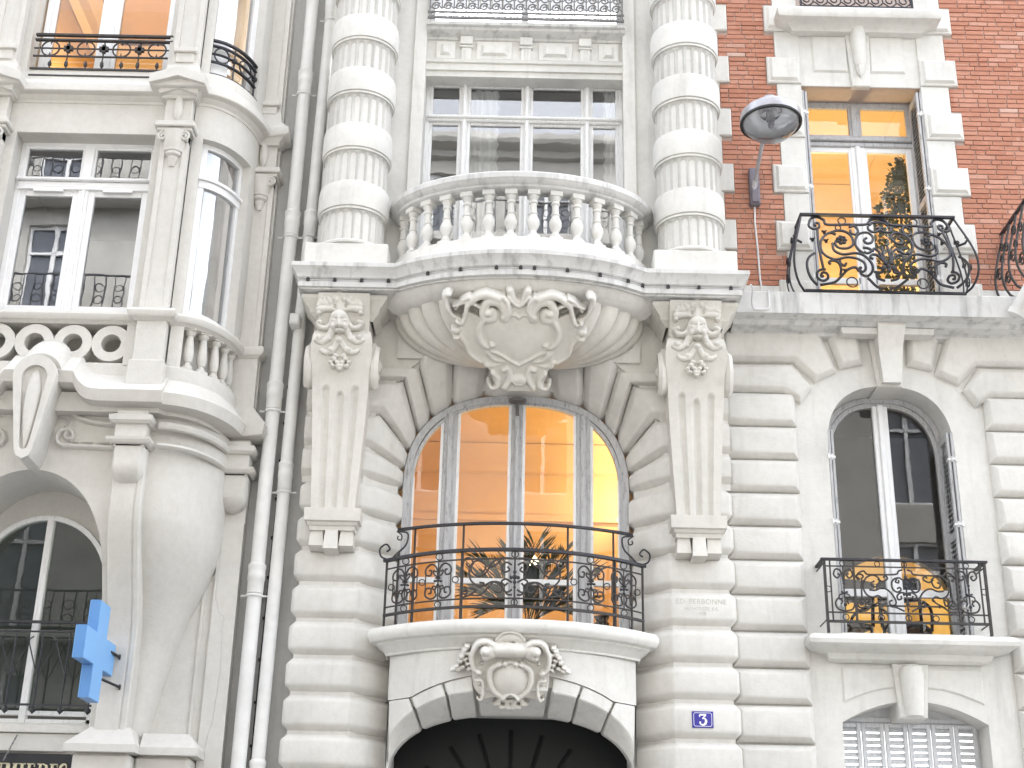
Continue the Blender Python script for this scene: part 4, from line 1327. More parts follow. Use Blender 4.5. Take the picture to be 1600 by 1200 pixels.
for a in (729, 822, 914):
    x = W(a, 72, -0.12)[0]
    obj('triglyph', zmap(join(box(x - 0.06, x + 0.06, -0.135, -0.09, 11.60, 11.86, 0.006), box(x - 0.08, x + 0.08, -0.15, -0.09, 11.86, 11.90, 0.006), box(x - 0.075, x + 0.075, -0.17, -0.09, 11.905, 12.06, 0.01), box(x - 0.012, x + 0.012, -0.15, -0.1, 11.62, 11.85, 0.004))), 'stone', en)
obj('wall', box(-1.16, 1.18, 0.05, 0.2, 13.0, 13.2), 'stone', B)
up = obj('window', join(rect_frame(-1.15, 1.17, 11.93, 13.2, 0.06, 0.06, 0.16), box(-0.04, 0.04, 0.05, 0.14, 11.93, 13.2)), 'white_paint', B)
pane(-1.09, -0.04, 11.98, 13.14, 0.11, 'old_glass', up); pane(0.04, 1.11, 11.98, 13.14, 0.11, 'old_glass', up)
# -- brick-storey window
yw = 0.34
bx0, bx1 = 3.30, 4.665
lw = obj('window', rect_frame(bx0, bx1, 8.40, 11.28, 0.06, yw - 0.02, yw + 0.06), 'grey_paint', B)
obj('transom', join(box(bx0 + .03, bx1 - .03, yw - 0.04, yw + 0.05, 10.66, 10.72, 0.01), box(bx0 + .03, bx1 - .03, yw - 0.07, yw + 0.03, 10.725, 10.765, 0.01), box(bx0 + .03, bx1 - .03, yw - 0.03, yw + 0.05, 10.77, 10.81, 0.01)), 'grey_paint', lw)
xm = WX + 0.005
obj('mullion', box(xm - 0.05, xm + 0.05, yw - 0.03, yw + 0.05, 10.80, 11.26, 0.012), 'grey_paint', lw)
obj('mullion', join(box(xm - 0.085, xm + 0.085, yw - 0.02, yw + 0.05, 8.42, 10.67, 0.01), box(xm - 0.03, xm + 0.03, yw - 0.045, yw, 8.42, 10.67, 0.012)), 'clean_white', lw)
for a, c in ((bx0 + .05, xm - .04), (xm + .04, bx1 - .05)):
    obj('sash', rect_frame(a, c, 10.80, 11.24, 0.035, yw - 0.01, yw + 0.04), 'grey_paint', lw)
    obj('sash', rect_frame(a, c, 8.42, 10.665, 0.07, yw - 0.01, yw + 0.04), 'clean_white', lw)
    obj('sash_rail', box(a + .05, c - .05, yw - 0.01, yw + 0.04, 8.86, 8.93), 'clean_white', lw)
    pane(a + .03, c - .03, 10.82, 11.22, yw + 0.02, 'glass', lw)
    pane(a + .06, c - .06, 8.48, 10.60, yw + 0.02, 'glass', lw)
# folded louvred shutters lying in the reveals
def shutter(x, y0, y1, z0, z1, sgn, parent, mat, ztilt=0.0):
    st = 0.05
    sh_ = obj('shutter', join(box(x - .014, x + .014, y0, y0 + st, z0, z1, .003), box(x - .014, x + .014, y1 - st, y1, z0, z1, .003), box(x - .014, x + .014, y0 + st, y1 - st, z0, z0 + .08, .003), box(x - .014, x + .014, y0 + st, y1 - st, z1 - .08, z1, .003), box(x - .014, x + .014, y0 + st, y1 - st, (z0 + z1) / 2 - .04, (z0 + z1) / 2 + .04, .003)), mat, parent)
    n = int((z1 - z0 - 0.2) / 0.055)
    L = []
    for k in range(n):
        z = z0 + 0.1 + k * 0.055
        v = [(x - .013, y0 + st, z), (x + .013, y0 + st, z + .03), (x + .013, y1 - st, z + .03), (x - .013, y1 - st, z), (x - .013, y0 + st, z + .006), (x + .013, y0 + st, z + .036), (x + .013, y1 - st, z + .036), (x - .013, y1 - st, z + .006)]
        if sgn > 0:
            v = [(2 * x - a, b_, c_) for a, b_, c_ in v]
        L.append((v, [(0, 1, 2, 3), (4, 7, 6, 5), (0, 4, 5, 1), (1, 5, 6, 2), (2, 6, 7, 3), (3, 7, 4, 0)]))
    o_ = obj('slats', join(*L), mat, sh_); o_['kind'] = 'stuff'
    for z in (z0 + 0.35, (z0 + z1) / 2 + 0.1, z1 - 0.3):
        obj('hinge', join(lathe([(0.012, -0.03), (0.012, 0.03)], (x + 0.02 * (-sgn), y0 - 0.006, z), 6), box(x - 0.02, x + 0.02, y0 - 0.008, y0 + 0.05, z - 0.012, z + 0.012)), 'white_paint', sh_)
    return sh_
for x, sg in ((3.285, 1), (3.325, 1), (4.672, -1), (4.632, -1)):
    shutter(x, -0.02 if abs(x - WX) > 0.66 else 0.0, 0.315, 8.42, 11.22, sg, B, 'grey_paint')
# -- arched window, first floor right
yw = 0.34
lo = superarch(WX, 0.665, 6.72, 7.455, 2.5, 26, 4.72)
aw = obj('window', join(strip_curve(lo, 0.06, yw - 0.03, yw + 0.06), strip_curve([(WX + (x - WX) * 0.93, z - 0.06) for x, z in lo], 0.05, yw - 0.01, yw + 0.05)), 'grey_paint', B)
inn = [(WX + (x - WX) * 0.88, z - 0.10) for x, z in lo[1:-1]]
obj('mullion', join(box(WX - 0.085, WX + 0.085, yw - 0.02, yw + 0.05, 4.72, 7.36, 0.01), box(WX - 0.035, WX + 0.035, yw - 0.045, yw, 4.72, 7.37, 0.012)), 'clean_white', aw)
for a, c in ((WX - 0.585, WX - 0.08), (WX + 0.08, WX + 0.585)):
    obj('transom', box(a, c, yw - 0.01, yw + 0.04, 5.23, 5.31, 0.006), 'clean_white', aw)
    pane(a, c, 4.74, 5.23, yw + 0.02, 'glass', aw)
    arched_pane(inn, a, c, 5.31, yw + 0.02, 'glass', aw)
for x, sg in ((3.312, 1), (3.35, 1), (4.618, -1), (4.58, -1)):
    shutter(x, 0.0 if abs(x - WX) > 0.64 else 0.02, 0.31, 4.72, 6.95, sg, B, 'grey_paint')
# sill with moulded underside, keystone bracket and panel below
slp = [(0.0, 4.46), (0.06, 4.47), (0.09, 4.49), (0.11, 4.54), (0.20, 4.56), (0.27, 4.575), (0.31, 4.60), (0.32, 4.64), (0.30, 4.68), (0.26, 4.70), (0.0, 4.71)]
sl = obj('window_sill', join(sweep(slp, [(3.22, 0.04), (3.22, -0.02), (4.65, -0.02), (4.65, 0.04)], caps=False), box(3.23, 4.66, -0.3, 0.36, 4.66, 4.705)), 'stone', B, smooth=True, ang=30)
ov = [(3.25 + 1.43 * i / 16, 4.055 + 0.185 * (1 - (2 * i / 16 - 1) ** 2)) for i in range(17)]
pn = obj('panel', chamf([(3.27, 4.075)] + [(3.27 + 0.56 * i / 8, 4.075 + 0.15 * math.sin(i / 8 * PI / 2)) for i in range(1, 9)] + [(3.83, 4.42), (3.27, 4.42)], 0.01, -0.02, 0.014), 'stone', rw)
obj('panel', chamf([(4.66, 4.075), (4.66, 4.42), (4.10, 4.42)] + [(4.66 - 0.56 * i / 8, 4.075 + 0.15 * math.sin(i / 8 * PI / 2)) for i in range(8, 0, -1)], 0.01, -0.02, 0.014), 'stone', rw)
kk = obj('keystone', chamf([(3.765, 4.46), (3.81, 3.93), (4.075, 3.93), (4.125, 4.46)], 0.35, -0.05, 0.01), 'stone', B)
v, f = lathe([(0.0, -0.01), (0.085, 0.0), (0.092, 0.03), (0.10, 0.15), (0.118, 0.36), (0.122, 0.42), (0.11, 0.47), (0.07, 0.50), (0.0, 0.51)], (3.945, -0.05, 3.945), 20)
v = [(x, -0.05 + (y + 0.05) * (1.0 + 0.6 * max(0, z - 4.1)), z) for x, y, z in v]
obj('bracket', (v, f), 'stone', kk, smooth=True, ang=40)
# closed louvred shutters of the ground-floor window
gy = 0.30
gw = obj('window', join(rect_frame(3.24, 4.685, 1.2, 3.99, 0.05, gy + 0.02, gy + 0.1), box(3.24, 4.685, gy + .04, gy + .1, 3.93, 4.12)), 'shutter_paint', B)
nl = 6
wl = (4.66 - 3.265) / nl
for k in range(nl):
    x0, x1 = 3.265 + k * wl + 0.004, 3.265 + (k + 1) * wl - 0.004
    lf = obj('shutter', rect_frame(x0, x1, 1.25, 3.93, 0.045, gy, gy + 0.035), 'shutter_paint', gw)
    for j in range(40):
        z = 3.84 - j * 0.062
        if z < 1.3: break
        a, b_ = x0 + 0.042, x1 - 0.042
        v = [(a, gy + .002, z), (b_, gy + .002, z), (b_, gy + .034, z + .045), (a, gy + .034, z + .045), (a, gy + .002, z + .008), (b_, gy + .002, z + .008), (b_, gy + .034, z + .053), (a, gy + .034, z + .053)]
        if j < 12:
            if k == 0 or True:
                obj('slat', (v, [(0, 1, 2, 3), (4, 7, 6, 5), (0, 4, 5, 1), (1, 5, 6, 2), (2, 6, 7, 3), (3, 7, 4, 0)]), 'shutter_paint', gw)
    obj('lower_panel', box(x0 + .04, x1 - .04, gy + .01, gy + .03, 1.28, 3.12), 'shutter_paint', lf) if False else None
    L = []
    for j in range(12, 41):
        z = 3.84 - j * 0.062
        L.append(box(x0 + .042, x1 - .042, gy + .004, gy + .03, z, z + 0.03))
    o_ = obj('slats', join(*L), 'shutter_paint', gw); o_['kind'] = 'stuff'
# ================================================================== ironwork (traced scrolls, bent round their real plan)
def Wc(px, py, yf, it=6):
    """pixel -> point on a vertical curved sheet Y = yf(X, Z)"""
    Y = -0.4
    for _ in range(it):
        X, Z = W(px, py, Y)
        Y = yf(X, Z)
    return (X, Y, Z)
def scroll(parent, pts, r=0.008, mat='iron', name='scroll', taper=None, n=5):
    return obj(name, tube(pts, r, n, taper=taper), mat, parent, smooth=True, ang=60)
def smooth_px(P, n=5):
    return bez(*P, n=n)
# -- railing of the bowed balcony
yb = lambda X, Z=0: ybow(X, 1.30, -0.24, 0.52)
def along(x0, x1, z, yf, n=40): return [(x, yf(x, z), z) for x in np.linspace(x0, x1, n)]
def flatbar(pts, h, d):
    """flat handrail: wide in plan d, tall h"""
    P = [(p[0], p[1]) for p in pts]
    z = pts[0][2]
    return sweep([(-d / 2, z - h / 2), (d / 2, z - h / 2), (d / 2, z + h / 2), (-d / 2, z + h / 2)], P, closed_prof=True)
XE = 1.285
r1 = obj('railing', join(flatbar(along(-XE - .02, XE + .02, 5.345, yb), 0.028, 0.05)), 'iron', B)
obj('rail', tube(along(-XE, XE, 5.255, yb), 0.009, 5), 'iron_brown', r1)
obj('rail', tube(along(-XE, XE, 4.865, yb), 0.009, 5), 'iron_brown', r1)
obj('rail', flatbar(along(-XE, XE, 4.785, yb), 0.024, 0.03), 'iron_brown', r1)
for x in (-1.28, -1.16, 1.16, 1.28, -0.99, 0.99, -0.515, 0.515):
    obj('post', bar((x, yb(x), 4.66), (x, yb(x), 5.34), 0.012), 'iron_brown', r1)
for x in (-1.08, -0.74, 0.0, 0.74, 1.08):
    obj('ring', ring((x, yb(x), 5.30), 0.033, 0.006, 14), 'iron_brown', r1)
    obj('ring', ring((x, yb(x), 4.825), 0.03, 0.006, 14), 'iron_brown', r1)
for x in (-1.22, -0.905, -0.575, 0.575, 0.905, 1.22):
    obj('ring', ring((x, yb(x), 5.06), 0.03, 0.006, 14), 'iron_brown', r1)
def motif(x0, sc=1.0):
    m3 = lambda P: [(x0 + x * sc, yb(x0 + x * sc), z) for x, z in P]
    for s in (-1, 1):
        scroll(r1, m3(bez((0, 5.07), (s * .02, 5.19), (s * .075, 5.23), (s * .135, 5.19), (s * .135, 5.13), (s * .085, 5.12), (s * .075, 5.165), (s * .10, 5.17), n=5)), 0.0095, 'iron_brown')
        scroll(r1, m3(bez((0, 5.03), (s * .03, 4.97), (s * .02, 4.91), (s * .075, 4.885), (s * .135, 4.92), (s * .13, 4.985), (s * .08, 4.99), (s * .075, 4.945), (s * .10, 4.94), n=5)), 0.0095, 'iron_brown')
        scroll(r1, m3(bez((s * .01, 5.10), (s * .05, 5.135), (s * .05, 5.165), (s * .025, 5.15), n=4)), 0.008, 'iron_brown')
        scroll(r1, m3(bez((s * .01, 5.0), (s * .05, 5.01), (s * .06, 4.985), (s * .035, 4.975), n=4)), 0.008, 'iron_brown')
        obj('bar', bar(m3([(s * .138, 5.17)])[0], m3([(s * .138, 4.93)])[0], 0.006), 'iron_brown', r1)
    p = m3([(0, 4.87), (0, 5.25)])
    obj('stem', tube(p, 0.007, 5), 'iron_brown', r1)
    obj('rosette', join(*[sphere((x0 + dx, yb(x0) - 0.008, z), rr, 0.014, rr * 0.8, 7, 4) for dx, z, rr in ((0, 5.06, .022), (-.03, 5.055, .016), (.03, 5.055, .016), (0, 5.10, .015), (0, 5.02, .015), (-.018, 5.085, .012), (.018, 5.085, .012))]), 'iron', r1, smooth=True)
for x in (-1.08, -0.745, 0.745, 1.08):
    motif(x, 0.9)
cc_ = lambda P: [(580 + x / 3.636, 800 + y / 3.636) for x, y in P]
cen = [
    [(800, 262), (740, 262), (690, 285), (655, 340), (610, 365), (570, 335), (575, 290), (615, 275), (650, 300), (640, 335), (612, 325)],
    [(520, 310), (530, 270), (560, 262), (580, 290), (555, 312), (540, 292)],
    [(556, 320), (565, 385), (615, 425), (640, 405), (615, 400)],
    [(520, 485), (560, 470), (595, 440), (560, 432)],
    [(560, 470), (620, 470), (670, 420), (700, 395), (745, 410), (735, 455), (700, 450)],
    [(640, 420), (690, 395), (740, 420), (770, 465), (800, 470)],
    [(800, 300), (770, 285), (745, 305), (755, 340), (785, 330), (775, 310)],
    [(800, 400), (765, 380), (740, 395), (760, 415), (775, 402)],
    [(800, 440), (770, 455), (745, 440)],
    [(740, 265), (720, 290), (690, 310), (670, 300)],
    [(520, 455), (545, 440), (540, 470), (525, 465)],
]
for P in cen:
    pts = [Wc(x, y, yb) for x, y in cc_(bez(*P, n=5))]
    scroll(r1, pts, 0.010, 'iron_brown')
    scroll(r1, [(-x, y, z) for x, y, z in pts], 0.010, 'iron_brown')
obj('rosette', join(*[sphere((dx, yb(0) - 0.01, z), rr, 0.016, rr, 7, 4) for dx, z, rr in ((0, 5.12, .02), (0, 5.07, .026), (-.035, 5.065, .018), (.035, 5.065, .018), (0, 5.02, .02), (0, 4.97, .016))]), 'iron', r1, smooth=True)
obj('stem', bar((0, yb(0), 4.79), (0, yb(0), 5.34), 0.009), 'iron_brown', r1)
# the higher guard rail set just inside it
yg = lambda X, Z=0: ybow(X, 1.24, -0.02, 0.34)
g1 = obj('guard_rail', flatbar(along(-1.2, 1.2, 5.73, yg), 0.024, 0.04), 'iron', B)
for x in (-1.02, -0.52, 0.53, 1.0):
    obj('upright', bar((x, yg(x), 4.66), (x, yg(x), 5.725), 0.011), 'iron_brown', g1)
for s in (-1, 1):
    P = [(s * 1.21, 5.70), (s * 1.10, 5.68), (s * 1.11, 5.56), (s * 1.19, 5.47), (s * 1.26, 5.40), (s * 1.35, 5.42), (s * 1.37, 5.50), (s * 1.31, 5.55), (s * 1.27, 5.50), (s * 1.30, 5.47)]
    scroll(g1, [(x, -0.10 - 0.04 * k / 40, z) for k, (x, z) in enumerate(bez(*P, n=5))], 0.010, 'iron')
    scroll(g1, [(x, -0.10, z) for x, z in bez((s * 1.21, 5.70), (s * 1.16, 5.66), (s * 1.165, 5.61), (s * 1.2, 5.62), (s * 1.195, 5.65), n=5)], 0.008, 'iron')

# -- flat railing of the arched window
Yr = -0.30
s5 = 1600 / 300.0
f5 = lambda P: [W3(1270 + x / s5, 850 + y / s5, Yr) for x, y in P]
rx0, rx1 = 3.09, 4.715
r2 = obj('railing', join(box(rx0 - 0.025, rx1 + 0.02, Yr - 0.025, Yr + 0.025, 5.435, 5.455), box(rx0 - 0.02, rx0 + 0.02, Yr, 0.0, 5.435, 5.454), box(rx1 - 0.02, rx1 + 0.02, Yr, 0.0, 5.435, 5.454)), 'iron', B)
for z, h in ((5.375, .006), (4.905, .007), (4.815, .012)):
    obj('rail', box(rx0, rx1, Yr - h, Yr + h, z - h, z + h), 'iron_brown', r2)
for x, r_ in ((rx0 + .01, .013), (rx0 + .065, .007), (rx0 + .30, .010), (rx1 - .30, .010), (rx1 - .065, .007), (rx1 - .01, .013)):
    obj('post', box(x - r_, x + r_, Yr - r_, Yr + r_, 4.70 if r_ > .011 else 4.815, 5.435), 'iron_brown', r2)
for x in (rx0, rx1):
    for z in (4.83, 5.40):
        obj('stay', bar((x, Yr, z), (x, 0.02, z), 0.009), 'iron', r2)
xc2 = (rx0 + rx1) / 2
for dx in (-0.62, -0.27, 0.0, 0.27, 0.62):
    obj('ring', ring((xc2 + dx, Yr, 5.405), 0.026, 0.005, 14), 'iron_brown', r2)
    obj('ring', ring((xc2 + dx, Yr, 4.86), 0.03, 0.006, 14), 'iron_brown', r2)
for x in (rx0 + .037, rx1 - .037):
    obj('ring', ring((x, Yr, 5.14), 0.03, 0.005, 14), 'iron_brown', r2)
flat_l = [
    [(385, 285), (365, 270), (385, 238), (425, 225), (455, 252), (560, 255), (690, 252), (715, 225), (745, 215)],
    [(395, 290), (372, 292), (362, 262), (395, 250), (420, 268), (405, 288)],
    [(408, 290), (408, 400), (412, 480)],
    [(412, 480), (425, 500), (400, 505), (392, 478), (420, 462), (445, 490), (430, 525), (390, 525), (372, 490)],
    [(425, 345), (440, 285), (500, 258), (552, 290), (545, 345), (505, 355), (488, 325), (512, 308)],
    [(425, 300), (422, 365), (450, 420), (500, 442), (545, 430), (575, 455), (560, 470)],
    [(470, 380), (520, 385), (580, 365), (640, 395), (690, 465), (690, 505), (655, 512), (640, 482), (662, 468)],
    [(540, 290), (580, 312), (622, 290), (605, 262), (588, 280)],
    [(745, 300), (720, 282), (680, 290), (658, 320), (665, 370), (700, 400), (735, 385), (725, 362), (703, 372)],
    [(700, 290), (690, 315), (715, 322), (716, 300)],
    [(770, 410), (735, 405), (705, 430), (712, 462), (740, 455), (735, 432)],
    [(365, 500), (380, 545), (440, 555), (490, 520), (540, 490), (580, 460)],
    [(455, 465), (480, 450), (475, 500), (455, 500)],
    [(480, 520), (520, 508), (525, 525)],
    [(520, 512), (780, 518)],
    [(650, 520), (700, 530), (765, 560)],
]
for P in flat_l:
    pts = f5(bez(*P, n=5))
    scroll(r2, pts, 0.0095, 'iron_brown')
    scroll(r2, [(2 * xc2 - x, y, z) for x, y, z in pts], 0.0095, 'iron_brown')
for sx in (-1, 1):
    xo = xc2 + sx * 0.62
    for s in (-1, 1):
        scroll(r2, [(xo + x, Yr, z) for x, z in bez((0, 5.20), (s * .02, 5.32), (s * .07, 5.345), (s * .095, 5.29), (s * .06, 5.255), (s * .035, 5.285), (s * .055, 5.30), n=5)], 0.0095, 'iron_brown')
        scroll(r2, [(xo + x, Yr, z) for x, z in bez((0, 5.10), (s * .05, 5.08), (s * .05, 5.04), (s * .02, 5.05), n=5)], 0.008, 'iron_brown')
        scroll(r2, [(xo + x, Yr, z) for x, z in bez((0, 4.92), (s * .07, 4.94), (s * .095, 5.0), (s * .06, 5.05), (s * .025, 5.02), (s * .04, 4.99), n=5)], 0.0095, 'iron_brown')
    obj('stem', bar((xo, Yr, 4.91), (xo, Yr, 5.37), 0.007), 'iron_brown', r2)
    obj('rosette', join(*[sphere((xo + dx, Yr - .008, z), rr, .012, rr, 7, 4) for dx, z, rr in ((0, 5.2, .016), (0, 5.16, .013), (0, 5.1, .018), (-.025, 5.11, .012), (.025, 5.11, .012), (0, 4.985, .02))]), 'iron', r2, smooth=True)
obj('rosette', join(*[sphere((xc2 + dx, Yr - .008, z), rr, .014, rr, 7, 4) for dx, z, rr in ((0, 5.27, .02), (0, 5.22, .025), (0, 5.17, .018), (0, 5.10, .022), (-.03, 5.095, .014), (.03, 5.095, .014), (0, 5.0, .02), (0, 4.95, .014))]), 'iron', r2, smooth=True)
obj('stem', bar((xc2, Yr, 4.82), (xc2, Yr, 5.43), 0.008), 'iron_brown', r2)

# -- pot-bellied railing on the brick storey
def ybel(X, Z):
    t_ = max(0.0, min(1.0, (Z - 8.37) / 0.95))
    return -0.36 - 0.24 * math.sin(min(1, t_ * 1.0) ** 0.62 * PI) * (1 - 0.35 * t_) - 0.06 * (1 - t_)
sB = 1600 / 310.0
fB = lambda P: [Wc(1230 + x / sB, 320 + y / sB, ybel) for x, y in P]
tA, tB = Wc(1253, 337, ybel), Wc(1489, 341, ybel)
zT = (tA[2] + tB[2]) / 2
xcB = 3.925
r3 = obj('railing', join(box(xcB - .855, xcB + .855, -0.40, -0.355, zT - .012, zT + .012), box(xcB - .855, xcB - .825, -0.36, 0.02, zT - .012, zT + .012), box(xcB + .825, xcB + .855, -0.36, 0.02, zT - .012, zT + .012)), 'iron', B)
obj('rail', box(xcB - .86, xcB + .86, -0.445, -0.41, 8.365, 8.392), 'iron', r3)
bel = [
    [(175, 155), (190, 112), (240, 100), (295, 125), (320, 160), (470, 160), (630, 160), (665, 128), (735, 110), (790, 125)],
    [(180, 130), (175, 172), (212, 196), (255, 182), (252, 150), (222, 152), (228, 172)],
    [(245, 200), (255, 330), (292, 512)],
    [(392, 240), (345, 226), (298, 252), (268, 312), (290, 392), (380, 440), (480, 424), (560, 434), (622, 470), (632, 522), (604, 542), (582, 512), (602, 505)],
    [(330, 230), (400, 208), (470, 218), (520, 258), (530, 320), (490, 350), (420, 350), (388, 318), (402, 282), (442, 290)],
    [(365, 310), (382, 370), (450, 400), (550, 390), (620, 410), (680, 470), (690, 532), (650, 575), (600, 560), (588, 520)],
    [(620, 395), (575, 360), (548, 305), (570, 242), (640, 225), (690, 260), (680, 302), (642, 312), (618, 285), (640, 268)],
    [(500, 182), (540, 170), (570, 208), (552, 242), (515, 232), (510, 205)],
    [(350, 482), (338, 460), (370, 448), (418, 470), (436, 520), (430, 572)],
    [(478, 470), (462, 490), (432, 475), (426, 450)],
    [(295, 575), (275, 575), (285, 548), (320, 555), (330, 590), (295, 612), (250, 592), (242, 550), (270, 525), (310, 522)],
    [(270, 640), (380, 622), (432, 580), (490, 522), (550, 505), (582, 540)],
    [(720, 540), (732, 590), (790, 612)],
    [(650, 590), (720, 648), (790, 662)],
    [(790, 480), (745, 385), (700, 355), (690, 375)],
    [(790, 480), (765, 340)],
    [(790, 470), (735, 412), (685, 402), (672, 425), (695, 438)],
    [(650, 175), (660, 205), (700, 222), (745, 205), (740, 185), (715, 195)],
    [(660, 165), (700, 142), (790, 150)],
    [(610, 345), (650, 350), (680, 370), (650, 392), (620, 380)],
    [(700, 540), (760, 545), (770, 520), (745, 505)],
    [(245, 640), (200, 600), (170, 540), (160, 470), (180, 420), (220, 390)],
]
for P in bel:
    pts = fB(bez(*P, n=5))
    scroll(r3, pts, 0.0155, 'iron')
    scroll(r3, [(2 * xcB - x, y, z) for x, y, z in pts], 0.0155, 'iron')
for (x, y, r_) in ((440, 130, 0.042), (410, 185, 0.03), (525, 622, 0.058)):
    p = fB([(x, y)])[0]
    for q in (p[0], 2 * xcB - p[0]):
        obj('ring', ring((q, p[1], p[2]), r_, 0.008, 16), 'iron', r3)
p = fB([(435, 290)])[0]
for q in (p[0], 2 * xcB - p[0]):
    obj('flower', join(*[sphere((q + .04 * math.cos(a), p[1] - .015, p[2] + .04 * math.sin(a)), .026, .018, .02, 7, 4) for a in np.linspace(0, 6.28, 8)[:-1]], sphere((q, p[1] - .025, p[2]), .02)), 'iron', r3, smooth=True)
pc = fB([(790, 500)])[0]
obj('flower', join(*[sphere((pc[0] * 0 + xcB + dx, pc[1] - .02, pc[2] + dz), .03, .025, .03, 7, 4) for dx, dz in ((0, 0), (-.05, -.02), (.05, -.02), (0, -.05), (-.03, .04), (.03, .04))]), 'iron', r3, smooth=True)
for (x, y) in ((300, 235), (315, 305), (470, 545), (205, 295), (1190, 0)):
    if x > 1000: continue
    p = fB([(x, y)])[0]
    for q, s in ((p[0], 1), (2 * xcB - p[0], -1)):
        obj('leaf', join(*[tube([(q, p[1], p[2]), (q + s * .02 * k - .03 * s, p[1] - .03, p[2] + .025), (q + s * (.03 * k - .04), p[1] - .045, p[2] + .01 * k)], 0.012, 5, taper=(1, .4)) for k in (0, 1, 2)]), 'iron', r3, smooth=True)
# bulging ends of the belly railing, returning to the wall
for s in (-1, 1):
    for yy, r_ in ((-0.37, .013), (-0.22, .010), (-0.08, .010)):
        k = 1.0 if yy < -.3 else 0.9
        P = [(xcB + s * (0.84 + 0.165 * k * math.sin(min(1, t_) ** .62 * PI) * (1 - .3 * t_)), yy - (0.20 * math.sin(t_ ** .62 * PI) if yy < -.3 else 0.0), 8.375 + (zT - 8.375) * t_) for t_ in np.linspace(0, 1, 18)]
        obj('end_bar', tube(P, r_, 6), 'iron', r3, smooth=True)
    for z, rr, yy in ((8.62, .075, -.2), (8.85, .055, -.18), (9.1, .05, -.2), (8.75, .05, -.32)):
        X_ = xcB + s * (0.86 + 0.13 * math.sin(((z - 8.375) / .95) ** .62 * PI))
        obj('end_scroll', tube([(X_ , yy + a, z + b_) for a, b_ in spiral(0, 0, rr, 0, 1.4, .01, 18)], .009, 5), 'iron', r3, smooth=True)
    obj('finial', join(tube([(xcB + s * .86, -.40, 8.98), (xcB + s * .92, -.44, 8.99), (xcB + s * .95, -.45, 9.04), (xcB + s * .92, -.45, 9.06)], .014, 6)), 'iron', r3, smooth=True)
    obj('end_rail', bar((xcB + s * .85, -.43, 8.38), (xcB + s * .85, 0.0, 8.38), .012), 'iron', r3)
# -- neighbouring balcony at the right edge: deeper, seen on its left return
def side_bar(y0, k): return [(5.42 - 0.17 * math.sin(t_ ** .62 * PI) * (1 - .3 * t_) * k, y0, 8.39 + 0.95 * t_) for t_ in np.linspace(0, 1, 16)]
r4 = obj('railing', join(box(5.40, 5.44, -0.95, 0.02, 9.33, 9.355), box(5.40, 7.0, -0.97, -0.93, 9.33, 9.355), box(5.42, 7.0, -.95, -.92, 8.37, 8.395), box(5.42, 5.445, -.95, 0.0, 8.37, 8.395)), 'iron', B)
for yy in (-0.94, -0.72, -0.5, -0.28, -0.06):
    obj('end_bar', tube(side_bar(yy, 1.0), 0.014, 6), 'iron_brown', r4, smooth=True)
for yy, z, rr in ((-.83, 8.6, .09), (-.61, 8.75, .09), (-.39, 8.6, .09), (-.17, 8.75, .09), (-.8, 9.0, .07), (-.55, 9.1, .07), (-.35, 9.0, .07), (-.15, 9.1, .06), (-.7, 8.85, .06), (-.25, 8.9, .06)):
    X_ = 5.42 - 0.14 * math.sin(((z - 8.39) / .95) ** .62 * PI)
    obj('end_scroll', tube([(X_, yy + a, z + b_) for a, b_ in spiral(0, 0, rr, 0, 1.5, .012, 18)], .011, 5), 'iron_brown', r4, smooth=True)
for k in range(8):
    X_ = 5.5 + k * .2
    obj('bar', tube([(X_, -.95 - .2 * math.sin(t_ ** .62 * PI), 8.39 + .95 * t_) for t_ in np.linspace(0, 1, 10)], .01, 5), 'iron', r4)
obj('balcony_slab', box(5.38, 7.2, -1.0, 0.0, 8.17, 8.37, 0.02), 'cornice_stone', r4)
# -- railing above the frieze (its foot shows at the top)
Yt = -0.27
r5 = obj('railing', join(box(-1.15, 1.17, Yt - .012, Yt + .012, 11.945, 11.975), box(-1.15, 1.17, Yt - .01, Yt + .01, 12.03, 12.05), box(-1.15, 1.17, Yt - .025, Yt + .025, 12.9, 12.93)), 'iron_grey', B)
for k in range(17):
    x = -1.13 + 2.28 * k / 16
    obj('post', box(x - .008, x + .008, Yt - .008, Yt + .008, 11.95, 12.9), 'iron_grey', r5)
    if k < 16:
        xm_ = x + 0.071
        scroll(r5, [(xm_ + a, Yt, 11.99 + b_) for a, b_ in bez((-.05, .04), (-.04, -.01), (.0, .02), (.04, -.01), (.05, .04), n=4)], .006, 'iron_grey')
        for zz, q in ((12.12, 1), (12.24, -1), (12.37, 1)):
            scroll(r5, [(xm_ + a * q, Yt, zz + b_) for a, b_ in spiral(0, 0, .06, .6, 1.4, .012, 16)], .009, 'iron_grey')
            scroll(r5, [(xm_ + a, Yt, zz + .03 + b_) for a, b_ in bez((-.06, -.05), (0, .03), (.06, -.05), n=4)], .007, 'iron_grey')
# -- railing over the right-hand sill at the top edge
r6 = obj('railing', join(box(3.27, 4.62, -.27, -.24, 12.225, 12.25), box(3.27, 4.62, -.27, -.24, 13.05, 13.08), box(3.27, 3.295, -.268, -.242, 12.22, 13.06), box(4.595, 4.62, -.268, -.242, 12.22, 13.06)), 'iron', B)
for k in range(8):
    x = 3.36 + k * .165
    scroll(r6, [(x + a, -.255, 12.34 + b_) for a, b_ in spiral(0, 0, .085, -1.57 + (k % 2) * .8, 1.3, .02, 16)], .009, 'iron')
    scroll(r6, [(x + a, -.255, 12.26 + b_) for a, b_ in bez((-.08, .05), (0, -.005), (.08, .05), n=4)], .008, 'iron')
